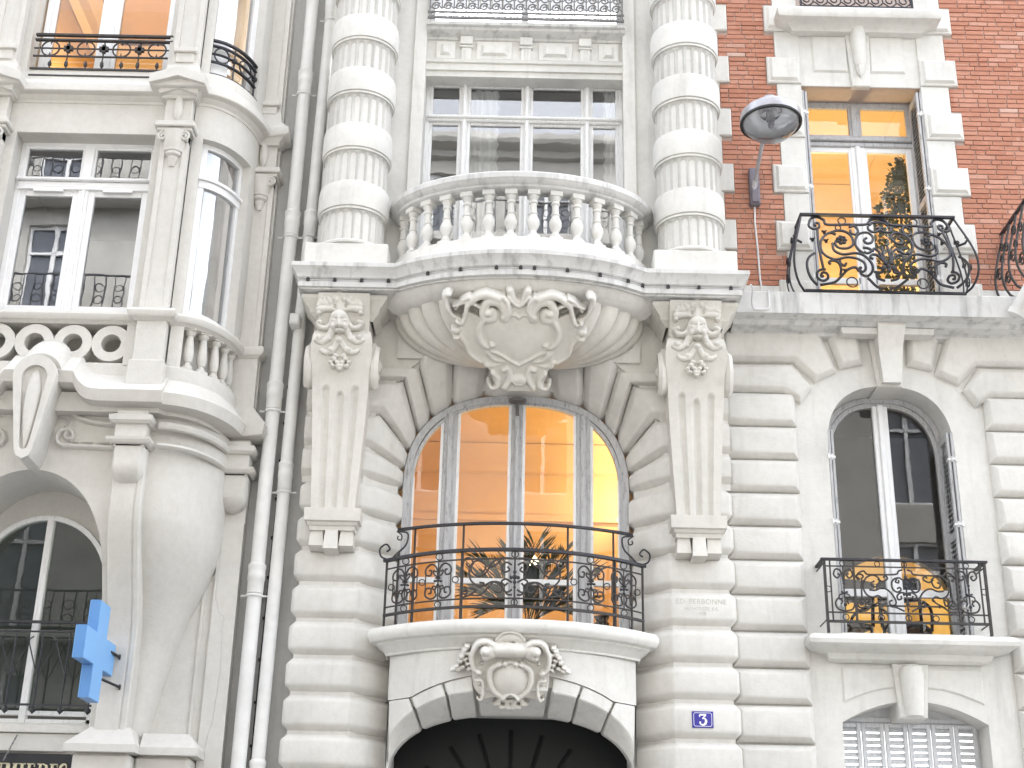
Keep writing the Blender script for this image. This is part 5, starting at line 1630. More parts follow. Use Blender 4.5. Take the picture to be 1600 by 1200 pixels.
# ================================================================== the cream house on the left with its rounded oriel
L = thing('oriel_building', 'pale cream painted building with a rounded oriel window carried on a swelling corbel', 'building', (-4.7, 0, 0))
CP = 'cream_paint'
OX = -4.72
F0 = -0.95
QX, QY, QA, QB = -3.55, -0.12, 0.55, 0.83
def quarter(off=0.0, t0=0.0, t1=90.0, n=18):
    return [(QX + (QA + off) * math.sin(R(a)), QY - (QB + off) * math.cos(R(a))) for a in np.linspace(t0, t1, n + 1)]
def mir(ms): return mirror(ms, OX)
def both(name, ms, mat, parent, **k):
    obj(name, ms, mat, parent, **k)
    obj(name, mir(ms), mat, parent, **k)
lw_ = obj('wall', join(box(-3.12, -2.78, -0.06, 0.3, 0, 13.2), box(-8.5, -6.3, -0.06, 0.3, 0, 13.2), box(-3.02, -2.78, -0.10, -0.05, 0.0, 5.75)), CP, L)
obj('wall', box(-2.80, -2.2, 0.06, 0.3, 0, 13.2), 'grey_render', B)
obj('upper_shade_wall', box(-8.5, -2.82, 0.25, 1.2, 13.4, 19.5), CP, L)  # unseen mass added overhead so the oriel front stays in shade
obj('roof', prism_x([(0.0, 19.5), (1.5, 22.0), (8.0, 22.5), (8.0, 19.5)], -8.5, -2.82), 'zinc', L)
# pilaster on the wall with sunk panel
def pil(x0, x1, y, z0, z1, parent, rec=0.016):
    w_ = 0.055
    return obj('pilaster', join(box(x0, x0 + w_, y, y + .1, z0, z1, .003), box(x1 - w_, x1, y, y + .1, z0, z1, .003), box(x0 + w_, x1 - w_, y, y + .1, z0, z0 + .25, .003), box(x0 + w_, x1 - w_, y, y + .1, z1 - .2, z1, .003), box(x0 + w_, x1 - w_, y + rec, y + .1, z0 + .25, z1 - .2)), CP, parent)
pil(-3.09, -2.80, -0.15, 7.70, 9.80, L)
pil(-3.09, -2.80, -0.15, 10.62, 13.2, L)
def post(z0, z1):
    for x0 in (-3.87, 2 * OX + 3.58):
        pil(x0, x0 + 0.29, -1.06, z0, z1, L)
        obj('post', box(x0 + .004, x0 + .286, -0.97, -0.55, z0, z1), CP, L)
post(7.70, 9.80)
post(10.62, 13.2)
def capital(x0, x1, yb_, z):
    """scroll capital: swelling bell, two little volutes, square top"""
    xm_ = (x0 + x1) / 2
    c = obj('capital', join(box(x0 - .07, x1 + .07, yb_ - .10, yb_ + .3, z + .02, z + .09, .012), box(x0 - .04, x1 + .04, yb_ - .07, yb_ + .3, z - .02, z + .02, .008)), CP, L)
    bell = lathe([(0.0, -0.42), (0.03, -0.42), (0.05, -0.36), (0.06, -0.33), (0.055, -0.31), (0.085, -0.29), (0.085, -0.26), (0.10, -0.25), (0.10, -0.22), (0.115, -0.19), (0.12, -0.12), (0.135, -0.05), (0.14, -0.02)], (xm_, yb_ + 0.02, z), 16, cap=False)
    obj('bell', bell, CP, c, smooth=True, ang=30)
    for s in (-1, 1):
        obj('volute', join(tube([(xm_ + s * .115 + a, yb_ - .06, z - .085 + b_) for a, b_ in spiral(0, 0, .055, PI / 2, -s * 1.4, .012, 16)], .014, 6), box(xm_ + s * .115 - .03, xm_ + s * .115 + .03, yb_ - .05, yb_ + .2, z - .13, z - .02, .01)), CP, c, smooth=True, ang=50)
    # block above with a rounded drop
    obj('block', join(box(x0, x1, yb_, yb_ + .35, z + .09, z + .52, .006)), CP, c)
    v, f = sphere((xm_, yb_ - .01, z + .30), .05, .05, .17, 12, 10)
    obj('drop', (v, f), CP, c, smooth=True)
capital(-3.87, -3.58, -1.06, 9.80)
capital(2 * OX + 3.58, 2 * OX + 3.87, -1.06, 9.80)
capital(-3.09, -2.80, -0.15, 9.80)
# cornice of the oriel following front, post, curve and wall
cpr = [(-0.05, 10.20), (0.01, 10.205), (0.015, 10.235), (0.05, 10.26), (0.06, 10.28), (0.12, 10.29), (0.13, 10.30), (0.12, 10.39), (0.10, 10.40), (0.02, 10.50), (0.0, 10.64), (-0.1, 10.64)]
rp_ = [(OX, F0), (-3.90, F0)]
right = [(-3.90, F0), (-3.90, -1.09), (-3.55, -1.09), (-3.55, F0 - .005)] + quarter(0, 4, 84)[0:] + [(-3.12, -0.19), (-2.79, -0.19), (-2.79, 0.0)]
right = [(-3.90, F0), (-3.90, -1.09), (-3.55, -1.09), (-3.55, F0 - .02)] + quarter(0, 6, 80, 16) + [(-3.10, QY - QB * math.cos(R(80)) + .0)] if False else right
full_r = [(2 * OX - x, y) for x, y in right[::-1]] + right
obj('cornice', sweep(cpr, full_r[3:] if False else full_r, caps=False), CP, L, smooth=True, ang=30)
# gabled caps over the posts
for x0 in (-3.725, 2 * OX + 3.725):
    P = [(x0 - .30, 10.30), (x0, 10.40), (x0 + .30, 10.30), (x0 + .30, 10.40), (x0, 10.52), (x0 - .30, 10.40)]
    obj('gable', join(prism([(x0 - .30, 10.29), (x0, 10.385), (x0, 10.50), (x0 - .30, 10.40)], -0.95, -1.27), prism([(x0, 10.385), (x0 + .30, 10.29), (x0 + .30, 10.40), (x0, 10.50)], -0.95, -1.27),
        prism([(x0 - .20, 10.22), (x0, 10.285), (x0 + .20, 10.22), (x0 + .22, 10.32), (x0, 10.39), (x0 - .22, 10.32)], -0.95, -1.17)), CP, L)
    obj('cap_block', join(box(x0 - .13, x0 + .13, -1.12, -0.9, 10.80, 10.86, .008), box(x0 - .10, x0 + .10, -1.09, -0.9, 10.68, 10.80, .006), box(x0 - .15, x0 + .15, -1.07, -.9, 10.5, 10.7, .02)), CP, L)
obj('cap_block', join(box(-3.08, -2.81, -.23, -.1, 10.72, 10.78, .008), box(-3.05, -2.84, -.20, -.1, 10.62, 10.72, .006)), CP, L)
# lintels, front and curved
obj('lintel', box(2 * OX + 3.87, -3.87, F0, F0 + .3, 9.83, 10.25, .006), CP, L)
cq = quarter(0, -2, 90, 24)
obj('lintel', sweep([(-0.22, 9.80), (0, 9.80), (0, 10.26), (-0.22, 10.26)], cq, closed_prof=True), CP, L, smooth=True, ang=30)
obj('lintel', mir(sweep([(-0.22, 9.80), (0, 9.80), (0, 10.26), (-0.22, 10.26)], cq, closed_prof=True)), CP, L, smooth=True, ang=30)
obj('floor', prism_z([(2 * OX + 3.2, 0.2), (2 * OX + 3.2, -.85), (-3.55, -.85)] + quarter(-.12, 10, 88, 10) + [(-3.0, .2)], 10.22, 10.62), CP, L)
# jambs beside the curved window
for ms in (join(sweep([(-0.2, 7.68), (0.0, 7.68), (0.0, 9.82), (-0.2, 9.82)], quarter(0, -2, 10, 4), closed_prof=True), sweep([(-0.2, 7.68), (0.0, 7.68), (0.0, 9.82), (-0.2, 9.82)], quarter(0, 72, 90, 4), closed_prof=True)),):
    both('jamb', ms, CP, L)
# front window: white frame, two casements, transom lights
yv = F0 + 0.24
fx0, fx1 = -5.47, -3.97
both('jamb', box(-3.97, -3.86, F0, F0 + .35, 7.68, 9.84, .004), CP, L)
fw = obj('window', rect_frame(fx0, fx1, 7.74, 9.84, 0.06, yv - .03, yv + .06), 'clean_white', L)
obj('transom', join(box(fx0 + .03, fx1 - .03, yv - .05, yv + .05, 9.27, 9.34, .008), box(fx0 + .02, fx1 - .02, yv - .09, yv, 9.345, 9.375, .006), box(fx0 + .03, fx1 - .03, yv - .06, yv, 9.24, 9.268, .004)), 'clean_white', fw)
obj('mullion', join(box(OX - .055, OX + .055, yv - .04, yv + .05, 7.78, 9.80, .008), box(OX - .02, OX + .02, yv - .055, yv, 7.78, 9.26, .008)), 'clean_white', fw)
for a, c in ((fx0 + .055, OX - .05), (OX + .05, fx1 - .055)):
    obj('sash', join(rect_frame(a, c, 7.80, 9.245, .07, yv - .02, yv + .04), rect_frame(a, c, 9.36, 9.79, .03, yv - .02, yv + .04)), 'clean_white', fw)
    pane(a + .06, c - .06, 7.86, 9.19, yv + .01, 'old_glass', fw)
    pane(a + .025, c - .025, 9.38, 9.77, yv + .01, 'old_glass', fw)
    xm_ = (a + c) / 2
    obj('vent', box(xm_ - .16, xm_ + .16, yv - .075, yv - .03, 9.205, 9.235, .004), 'clean_white', fw)
obj('sill_strip', box(fx0 - .02, fx1 + .02, yv - .1, yv + .05, 7.735, 7.755), 'cable', fw)
# curved window
def curved_window(mirr):
    g_ = (lambda ms: mir(ms)) if mirr else (lambda ms: ms)
    q1 = quarter(-.12, 8, 74, 20)
    def ribbon(z0, z1, off, t0, t1, d=.05):
        return sweep([(-d, z0), (0, z0), (0, z1), (-d, z1)], quarter(off, t0, t1, 16), closed_prof=True)
    cw = obj('window', g_(join(ribbon(7.72, 7.80, -.10, 8, 74), ribbon(9.74, 9.81, -.10, 8, 74), ribbon(7.72, 9.81, -.10, 8, 17, .06), ribbon(7.72, 9.81, -.10, 66, 74, .06))), 'clean_white', L, smooth=True, ang=30)
    obj('transom', g_(join(ribbon(9.26, 9.34, -.09, 10, 72), ribbon(9.345, 9.375, -.06, 9, 73))), 'clean_white', cw, smooth=True, ang=30)
    for z0, z1 in ((7.79, 9.27), (9.37, 9.75)):
        P = quarter(-.13, 16, 67, 24)
        V = []
        Fc = []
        for i, (x, y) in enumerate(P):
            V += [(x, y, z0), (x, y, z1)]
            if i: Fc.append((2 * i - 2, 2 * i, 2 * i + 1, 2 * i - 1))
        obj('pane', g_((V, Fc)) if not mirr else mir((V, Fc)), 'old_glass', cw, smooth=True)
    return cw
curved_window(False)
curved_window(True)
# sill rail and parapet: pierced ring panel in front, balusters on the curve
spr = [(-.2, 7.56), (.0, 7.57), (.02, 7.59), (.045, 7.60), (.06, 7.62), (.065, 7.66), (.05, 7.69), (.02, 7.70), (-.3, 7.71)]
srp = [(OX, F0)] + [(-3.90, F0), (-3.90, -1.07), (-3.54, -1.07), (-3.54, F0 - .01)] + quarter(0, 5, 86, 20) + [(-3.1, -.16), (-2.79, -.16), (-2.79, 0)]
srf = [(2 * OX - x, y) for x, y in srp[:0:-1]] + srp[1:]
obj('sill_rail', sweep(spr, srf, caps=False), CP, L, smooth=True, ang=30)
obj('sill_slab', prism_z([(2 * OX + 3.2, 0.2), (2 * OX + 3.2, -.8), (-5.9, -.9), (-3.6, -.9)] + quarter(-.08, 5, 86, 12) + [(-3.0, .2)], 7.58, 7.70), CP, L)
for x0 in (-3.87, 2 * OX + 3.57):
    obj('pedestal', join(box(x0, x0 + .30, -1.06, -.6, 7.12, 7.58, .006), box(x0 - .03, x0 + .33, -1.09, -.6, 6.86, 7.13, .006)), CP, L)
obj('pedestal', box(-3.09, -2.79, -.15, 0, 6.5, 7.6, .005), CP, L)
# ring panel: each ring a stone hoop, filled between
rg = obj('ring_panel', join(box(-5.55, -3.87, F0 + .30, F0 + .36, 7.0, 7.6), box(-3.99, -3.86, F0 - .01, F0 + .32, 7.12, 7.58), box(2 * OX + 3.86, 2 * OX + 3.99, F0 - .01, F0 + .32, 7.12, 7.58)), CP, L)
def hoop(cx, cz, ro, ri, y0, y1, n=28):
    V, Fc = [], []
    for i in range(n):
        a = 2 * PI * i / n
        for r_, y in ((ri, y0), (ro, y0), (ro, y1), (ri, y1)):
            V.append((cx + r_ * math.cos(a), y, cz + r_ * math.sin(a)))
    for i in range(n):
        j = (i + 1) % n
        for k in range(4):
            Fc.append((4 * i + k, 4 * j + k, 4 * j + (k + 1) % 4, 4 * i + (k + 1) % 4))
    return V, Fc
for k in range(4):
    obj('ring', hoop(-4.135 - .39 * k, 7.36, .197, .10, F0, F0 + .13), CP, rg, smooth=True, ang=40)
obj('kerb', box(2 * OX + 3.87, -3.87, F0 + .0, F0 + .34, 7.0, 7.145, .004), CP, rg)
# curved parapet base and balusters
for m_ in (False, True):
    g_ = mir if m_ else (lambda q: q)
    cb_ = obj('parapet', g_(sweep([(-.22, 6.74), (0.03, 6.74), (0.03, 7.10), (0.0, 7.12), (-.22, 7.12)], quarter(.0, 0, 88, 20), closed_prof=True)), CP, L, smooth=True, ang=30)
    obj('back_wall', g_(sweep([(-.25, 7.1), (-.25, 7.6)], quarter(0, 0, 90, 16), caps=False)), CP, cb_, smooth=True)
    obj('end_block', g_(sweep([(-.2, 7.12), (0.0, 7.12), (0.0, 7.58), (-.2, 7.58)], quarter(0, 0, 14, 4), closed_prof=True)), CP, cb_)
    pb = [(0.055, 0.0), (0.055, .035), (.035, .05), (.03, .075), (.042, .085), (.042, .1), (.052, .13), (.055, .16), (.048, .24), (.036, .35), (.03, .37), (.045, .385), (.052, .41), (.052, .425)]
    fb = None
    for k, a in enumerate((22, 38, 54, 69, 82)):
        x, y = quarter(-.07, a, a, 1)[0]
        if m_: x = 2 * OX - x
        if fb is None:
            fb = obj('baluster', join(lathe(pb, (x, y, 7.135), 12), box(x - .058, x + .058, y - .058, y + .058, 7.115, 7.15, .004), box(x - .06, x + .06, y - .06, y + .06, 7.555, 7.60, .004)), CP, cb_, smooth=True, ang=40)
            p0_ = (x, y)
        else:
            dup(fb, cb_, (x - p0_[0], y - p0_[1], 0)).rotation_euler = (0, 0, R(a * (-1 if m_ else 1)))
# the sloping coping with its stepped scroll line, fascia and soffit
def coping(curve, y1=-1.17, y0=F0 + .02, h=.26, t=.11):
    RS = [[(x, y0, z + h), (x, y1 - .01, z), (x, y1 + .03, z - t), (x, y1 + .06, z - t - .005), (x, y0 + .06, z - t - .02)] for x, z in curve]
    return rings(RS, True, True, False)
cv = [(-3.50, 6.77), (-4.12, 6.77)] + bez((-4.12, 6.77), (-4.25, 6.79), (-4.34, 6.86), (-4.40, 6.955), n=5)[1:] + [(-4.56, 6.96)]
hump = [(OX - .02 + .235 * math.cos(a), 6.90 + .235 * math.sin(a)) for a in np.linspace(.25, PI / 2, 8)]
cvr = cv + hump
cvf = cvr + [(2 * (OX - .02) - x, z) for x, z in cvr[::-1][1:]]
obj('coping', coping(cvf), CP, L, smooth=True, ang=25)
def cop_quarter(m_):
    pr = [(-.1, 7.02), (.0, 7.0), (.17, 6.77), (.14, 6.655), (.11, 6.65), (-.1, 6.63)]
    ms = sweep(pr, [(-3.56, F0 - .02)] + quarter(0, 8, 84, 18) + [(-3.12, -.17), (-2.79, -.17), (-2.79, 0)], caps=False)
    return mir(ms) if m_ else ms
obj('coping', cop_quarter(False), CP, L, smooth=True, ang=25)
obj('coping', cop_quarter(True), CP, L, smooth=True, ang=25)
obj('soffit', prism_z([(2 * OX + 3.2, 0.2), (2 * OX + 3.2, -.8), (-5.9, -1.0), (-3.56, -1.0)] + quarter(-.02, 5, 86, 12) + [(-3.0, .2)], 6.60, 6.80), CP, L)
# pendant drop: plate with a sunk channel and a long rounded bulb
dx = OX - .03
def tear(r_, zt, zb, rb, n=14):
    P = [(dx + r_ * math.cos(a), zt + r_ * math.sin(a)) for a in np.linspace(0, PI, n)]
    P += [(dx - rb + 0.0, zb), (dx - rb * .7, zb - rb * .7), (dx, zb - rb), (dx + rb * .7, zb - rb * .7), (dx + rb, zb)]
    return P
pd = obj('pendant', chamf(tear(.215, 6.88, 6.10, .085), -.80, -1.19, .012), CP, L, smooth=True, ang=30)
def rim(P, Q, y0, y1):
    P, Q = ccw(P), ccw(Q)
    return rings([[(x, y0, z) for x, z in P], [(x, y1, z) for x, z in P], [(x, y1, z) for x, z in Q], [(x, y0, z) for x, z in Q]], False, False)
obj('rim', rim(tear(.215, 6.88, 6.10, .085), tear(.125, 6.86, 6.15, .045), -1.19, -1.235), CP, pd, smooth=True, ang=30)
v, f = sphere((dx, -1.2, 6.5), 1, 1, 1, 16, 20)
v = [(dx + (x - dx) * (.035 + .062 * ((z - 5.5) / 2) ** .7), -1.19 + (y + 1.2) * .06, 6.115 + (z - 5.5) / 2 * .83) for x, y, z in v]
obj('bulb', (v, f), CP, pd, smooth=True)
# supporting wall with the arched window cut into it, leaning back below
def Yw(z):
    if z >= 5.75: return -0.85
    t_ = max(0, min(1, (5.75 - z) / 1.35))
    t_ = t_ * t_ * (3 - 2 * t_)
    return -0.85 + 0.47 * t_
AC, AH = -4.75, 0.735
def hw(z):
    if z > 6.03: return 0.0
    if z < 5.15: return AH
    return AH * math.sqrt(max(0, 1 - ((z - 5.15) / .88) ** 2))
zs_ = list(np.linspace(3.35, 5.1, 15)) + list(np.linspace(5.15, 5.9, 14)) + [5.94, 5.98, 6.0, 6.015, 6.025, 6.03, 6.031, 6.3, 6.62]
for m_ in (False, True):
    RS = []
    for z in zs_:
        y = Yw(z)
        h_ = hw(z)
        RS.append([(AC + h_ * .97, -.16, z if h_ > 0 else 6.03), (AC + h_ * .985, (y - .16) / 2, z if h_ > 0 else 6.03), (AC + h_, y + .01, z), (AC + h_ + .008, y, z), ((AC + h_ - 3.90) / 2, y, z), (-3.90, y, z)])
    ms = rings(RS, False, False, False)
    obj('arch_wall', mirror(ms, AC) if m_ else ms, CP, L, smooth=True, ang=40)
# the post running down beside the arch
def lowpost(m_):
    RS = []
    for z in np.linspace(3.45, 6.3, 34):
        y = Yw(z) - .10
        RS.append([(-3.945, Yw(z) + .02, z), (-3.94, y + .015, z), (-3.925, y, z), (-3.715, y, z), (-3.705, y + .012, z), (-3.695, y + .012, z), (-3.685, y, z), (-3.645, y, z), (-3.635, y + .015, z), (-3.63, 0.0, z)])
    ms = rings(RS, False, False, False)
    return mir(ms) if m_ else ms
obj('lower_post', lowpost(False), CP, L, smooth=True, ang=30)
obj('lower_post', lowpost(True), CP, L, smooth=True, ang=30)
# the trumpet-shaped corbel under the curved corner
sv = [(3.45, .17), (3.6, .19), (3.96, .30), (4.33, .42), (4.76, .62), (5.09, .84), (5.3, .95), (5.5, 1.0), (6.7, 1.0)]
def trumpet(m_):
    RS = []
    for z in list(np.linspace(3.45, 5.6, 30)) + [5.8, 6.0, 6.3, 6.62]:
        k = float(np.interp(z, [a for a, b_ in sv], [b_ for a, b_ in sv]))
        a_ = .66 * k
        b_ = (-Yw(z) + .0) * (0.55 + .45 * k) 
        RS.append([(-3.64 + a_ * math.sin(R(t_)), -.0 - b_ * math.cos(R(t_)), z) for t_ in np.linspace(0, 90, 22)])
    ms = rings(RS, False, False, False)
    return mir(ms) if m_ else ms
obj('corbel', trumpet(False), CP, L, smooth=True, ang=60)
obj('corbel', trumpet(True), CP, L, smooth=True, ang=60)
nk = quarter(.0, 0, 86, 20)
for prf in ([(0, 6.44), (.03, 6.45), (.045, 6.475), (.05, 6.50), (.03, 6.52), (0, 6.53)], [(-.02, 6.25), (.012, 6.255), (.03, 6.275), (.02, 6.30), (-.02, 6.31)]):
    both('moulding', sweep(prf, [(x + .005, y + .02) for x, y in nk], caps=False), CP, L, smooth=True, ang=40)
# bolster blocks: post and wall
def bolster(x0, x1, yf, yb_):
    xm_ = (x0 + x1) / 2
    prf = [(0, 6.45), (.03, 6.455), (.055, 6.48), (.06, 6.53), (0, 6.56)]
    pr2 = [(0, 6.24), (.03, 6.25), (.05, 6.275), (.055, 6.30), (0, 6.32)]
    b0 = obj('bolster', box(x0, x1, yf, yb_, 6.22, 6.60, .006), CP, L)
    obj('moulding', join(sweep(prf, [(x0, yb_), (x0, yf), (x1, yf), (x1, yb_)], caps=False), sweep(pr2, [(x0 - .01, yb_), (x0 - .01, yf - .01), (x1 + .01, yf - .01), (x1 + .01, yb_)], caps=False)), CP, b0)
    RS = []
    for k in range(13):
        t_ = k / 12
        hwid = (x1 - x0) / 2 * (1.0 if t_ < .55 else math.sqrt(max(0, 1 - ((t_ - .55) / .45) ** 2)) * .9 + .1)
        z = 6.24 - .39 * t_
        dep = (yb_ - yf) * (1 if t_ < .5 else 1 - .55 * ((t_ - .5) / .5) ** 2)
        RS.append([(xm_ - hwid, yb_, z), (xm_ - hwid, yb_ - dep * .8, z), (xm_ - hwid * .8, yb_ - dep, z), (xm_ + hwid * .8, yb_ - dep, z), (xm_ + hwid, yb_ - dep * .8, z), (xm_ + hwid, yb_, z)])
    obj('drop', rings(RS, False, True, False), CP, b0, smooth=True, ang=50)
bolster(-3.945, -3.64, -1.06, -.8)
bolster(2 * OX + 3.64, 2 * OX + 3.945, -1.06, -.8)
bolster(-3.06, -2.77, -.22, 0.0)
# scroll mouldings either side of the pendant
def vs(P): return [(0 + x / (1600 / 280.), 620 + y / (1600 / 280.)) for x, y in P]
st = []
def C(P, w0, w1, h, lift=0.0): st.append(('c', vs(bez(*P, n=6)), w0 / 5.71, w1 / 5.71, h, lift))
C([(1040, 462), (850, 455), (640, 445), (560, 440), (515, 400), (530, 330), (590, 300), (650, 320), (655, 370), (610, 385), (580, 355), (600, 330)], 24, 18, .06)
C([(1040, 425), (850, 420), (640, 410)], 10, 10, .05)
C([(1040, 255), (850, 235), (700, 190), (620, 120), (570, 60)], 24, 20, .06)
C([(620, 290), (640, 240), (600, 200), (550, 190)], 14, 8, .05)
C([(620, 270), (580, 270), (600, 240)], 10, 8, .025)
relief('scroll_moulding', st, (84, 624, 186, 706), 1.0, (0, -.85, 6.4), (0, -1, 0), CP, L, base=-.01)
st2 = mirx(st, 49, 0.02)[len(st):]
relief('scroll_moulding', st2, (-90, 620, 14, 706), 1.2, (0, -.85, 6.4), (0, -1, 0), CP, L, base=-.01)
# foot blocks
both('pedestal', join(rings([[(-4.17, -.42 - .16, 3.45), (-3.50, -.58, 3.45), (-3.50, .2, 3.45), (-4.17, .2, 3.45)], [(-3.97, -.46, 3.62), (-3.60, -.46, 3.62), (-3.60, .2, 3.62), (-3.97, .2, 3.62)]], False, True), box(-4.17, -3.50, -.58, .2, 3.38, 3.45), box(-4.10, -3.56, -.50, .2, 3.0, 3.38, .03)), CP, L)
both('pedestal', join(rings([[(-3.50, -.42, 3.45), (-2.95, -.42, 3.45), (-2.95, .2, 3.45), (-3.50, .2, 3.45)], [(-3.52, -.25, 3.60), (-3.08, -.25, 3.60), (-3.08, .2, 3.60), (-3.52, .2, 3.60)]], False, True), box(-3.52, -2.95, -.42, .2, 3.38, 3.45), box(-3.56, -3.03, -.34, .2, 3.0, 3.38, .03)), CP, L)
obj('shopfront_wall', join(box(-6.3, -4.15, -.25, .1, 2.9, 3.36), box(-4.08, -2.98, -.30, .2, 0, 3.02)), CP, L)
both('panel', join(box(-3.64, -3.12, -.05, 0.02, 0.0, 5.4), box(-3.14, -3.11, -.07, 0.0, 3.5, 5.3, .005)), CP, L)
ck = bez((345, 858), (341, 900), (338, 935), (344, 958), (350, 965), (347, 990), (345, 1040), (338, 1085), (333, 1120), (322, 1160), (318, 1195), n=4)
obj('crack', tube([(lambda p: (p[0] + random.uniform(-.005, .005), -.1005, p[1]))(W(x, y, -.10)) for x, y in ck], .0035, 4), 'grey_render', L)
# arched window in the shade, its sill, rail and glazing
yv = -.17
ah = superarch(AC, .70, 5.0, 5.76, 2.0, 24, 3.66)
aw2 = obj('window', join(strip_curve(ah, .05, yv - .03, yv + .05), box(AC - .70, AC + .70, yv - .03, yv + .05, 3.66, 3.72), box(AC - .66, AC + .66, yv - .02, yv + .04, 3.76, 3.80)), 'white_paint', L)
obj('mullion', box(AC + .03 - .035, AC + .03 + .035, yv - .04, yv + .04, 3.68, 5.75, .006), 'white_paint', aw2)
ain = [(AC + (x - AC) * .94, z - .045) for x, z in ah[1:-1]]
arched_pane(ain, AC - .65, AC - .005, 3.80, yv + .01, 'dark_glass', aw2)
arched_pane(ain, AC + .065, AC + .65, 3.80, yv + .01, 'dark_glass', aw2)
obj('window_sill', join(box(AC - .75, AC + .72, -.30, -.1, 3.58, 3.65, .006), box(AC - .75, AC + .72, -.24, -.1, 3.645, 3.68, .004)), CP, L)
obj('tympanum', wall_arch(AC - .78, AC + .78, 3.6, 6.1, superarch(AC, .705, 5.0, 5.765, 2.0, 24, 3.6), yv + .02, yv + .1), CP, L)
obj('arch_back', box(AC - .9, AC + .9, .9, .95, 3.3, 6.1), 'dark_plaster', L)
obj('fascia', box(-6.3, -4.10, -.27, -.1, 3.41, 3.575, .004), CP, L)
lr = obj('railing', join(box(AC - .74, AC + .74, -.315, -.285, 4.63, 4.655), box(AC - .74, AC + .74, -.31, -.29, 4.54, 4.555), box(AC - .74, AC + .74, -.31, -.29, 3.83, 3.85)), 'iron', L)
for k in range(6):
    x = AC - .64 + .265 * k
    obj('bar', join(bar((x, -.30, 3.78), (x, -.30, 4.55), .009), lathe([(0, -.05), (.03, -.02), (.03, 0.0), (.01, .02)], (x, -.30, 3.80), 6)), 'iron', lr)
    for s in (-1, 1):
        scroll(lr, [(x + a, -.30, b_) for a, b_ in bez((0, 4.12), (s * .04, 4.2), (s * .10, 4.36), (s * .13, 4.46), (s * .09, 4.5), n=4)], .007, 'iron')
# -- top storey: lit window and railing between the posts
yv = F0 + .24
both('jamb', box(-3.95, -3.86, F0, F0 + .35, 10.55, 13.2, .004), CP, L)
obj('apron', box(2 * OX + 3.9, -3.9, F0 + .02, F0 + .3, 10.40, 10.60, .006), CP, L)
tw = obj('window', join(rect_frame(-5.46, -3.95, 10.60, 13.2, .06, yv - .03, yv + .06), box(OX - .06, OX + .06, yv - .04, yv + .05, 10.62, 13.2, .008)), 'clean_white', L)
for a, c in ((-5.40, OX - .055), (OX + .055, -4.01)):
    obj('sash', rect_frame(a, c, 10.64, 13.1, .06, yv - .02, yv + .04), 'clean_white', tw)
    pane(a + .05, c - .05, 10.69, 13.05, yv + .01, 'glass', tw)
tr = obj('railing', join(box(-5.45, -3.92, F0 + .0, F0 + .04, 11.10, 11.125), box(-5.45, -3.92, F0, F0 + .04, 11.035, 11.055), box(-5.45, -3.92, F0 + .012, F0 + .028, 10.93, 10.942), box(-5.45, -3.92, F0 + .01, F0 + .03, 10.825, 10.84), box(-5.45, -3.92, F0 - .02, F0 + .05, 10.635, 10.655), box(-5.45, -3.92, F0 - .02, F0 + .05, 10.545, 10.565), box(-5.45, -3.92, F0 - .0, F0 + .03, 10.585, 10.60)), 'iron_brown', L)
obj('water_bar', box(-5.45, -3.92, F0 + .01, F0 + .05, 10.55, 10.64), 'clean_white', tr)
for k in range(4):
    x = -5.27 + .395 * k
    obj('ring', ring((x, F0 + .02, 10.935), .098, .010, 20), 'iron_brown', tr)
    for a in (0, PI / 2, PI, 3 * PI / 2):
        obj('tooth', tube([(x + .095 * math.cos(a), F0 + .02, 10.935 + .095 * math.sin(a)), (x + .05 * math.cos(a), F0 + .02, 10.935 + .05 * math.sin(a))], .015, 5, taper=(1, .2)), 'iron_brown', tr)
    obj('bud', lathe([(.004, 0), (.006, .03), (.022, .06), (.02, .09), (0, .13)], (x + .02, F0 + .02, 10.655), 7), 'iron_brown', tr)
    if k < 3:
        obj('knot', join(box(x + .15, x + .25, F0, F0 + .04, 10.91, 10.96), box(x + .18, x + .22, F0, F0 + .04, 10.885, 10.985), bar((x + .2, F0 + .02, 11.04), (x + .2, F0 + .02, 10.7), .009), lathe([(0, -.07), (.022, -.03), (.02, .01), (.004, .05)], (x + .2, F0 + .02, 10.74), 7)), 'iron_brown', tr)
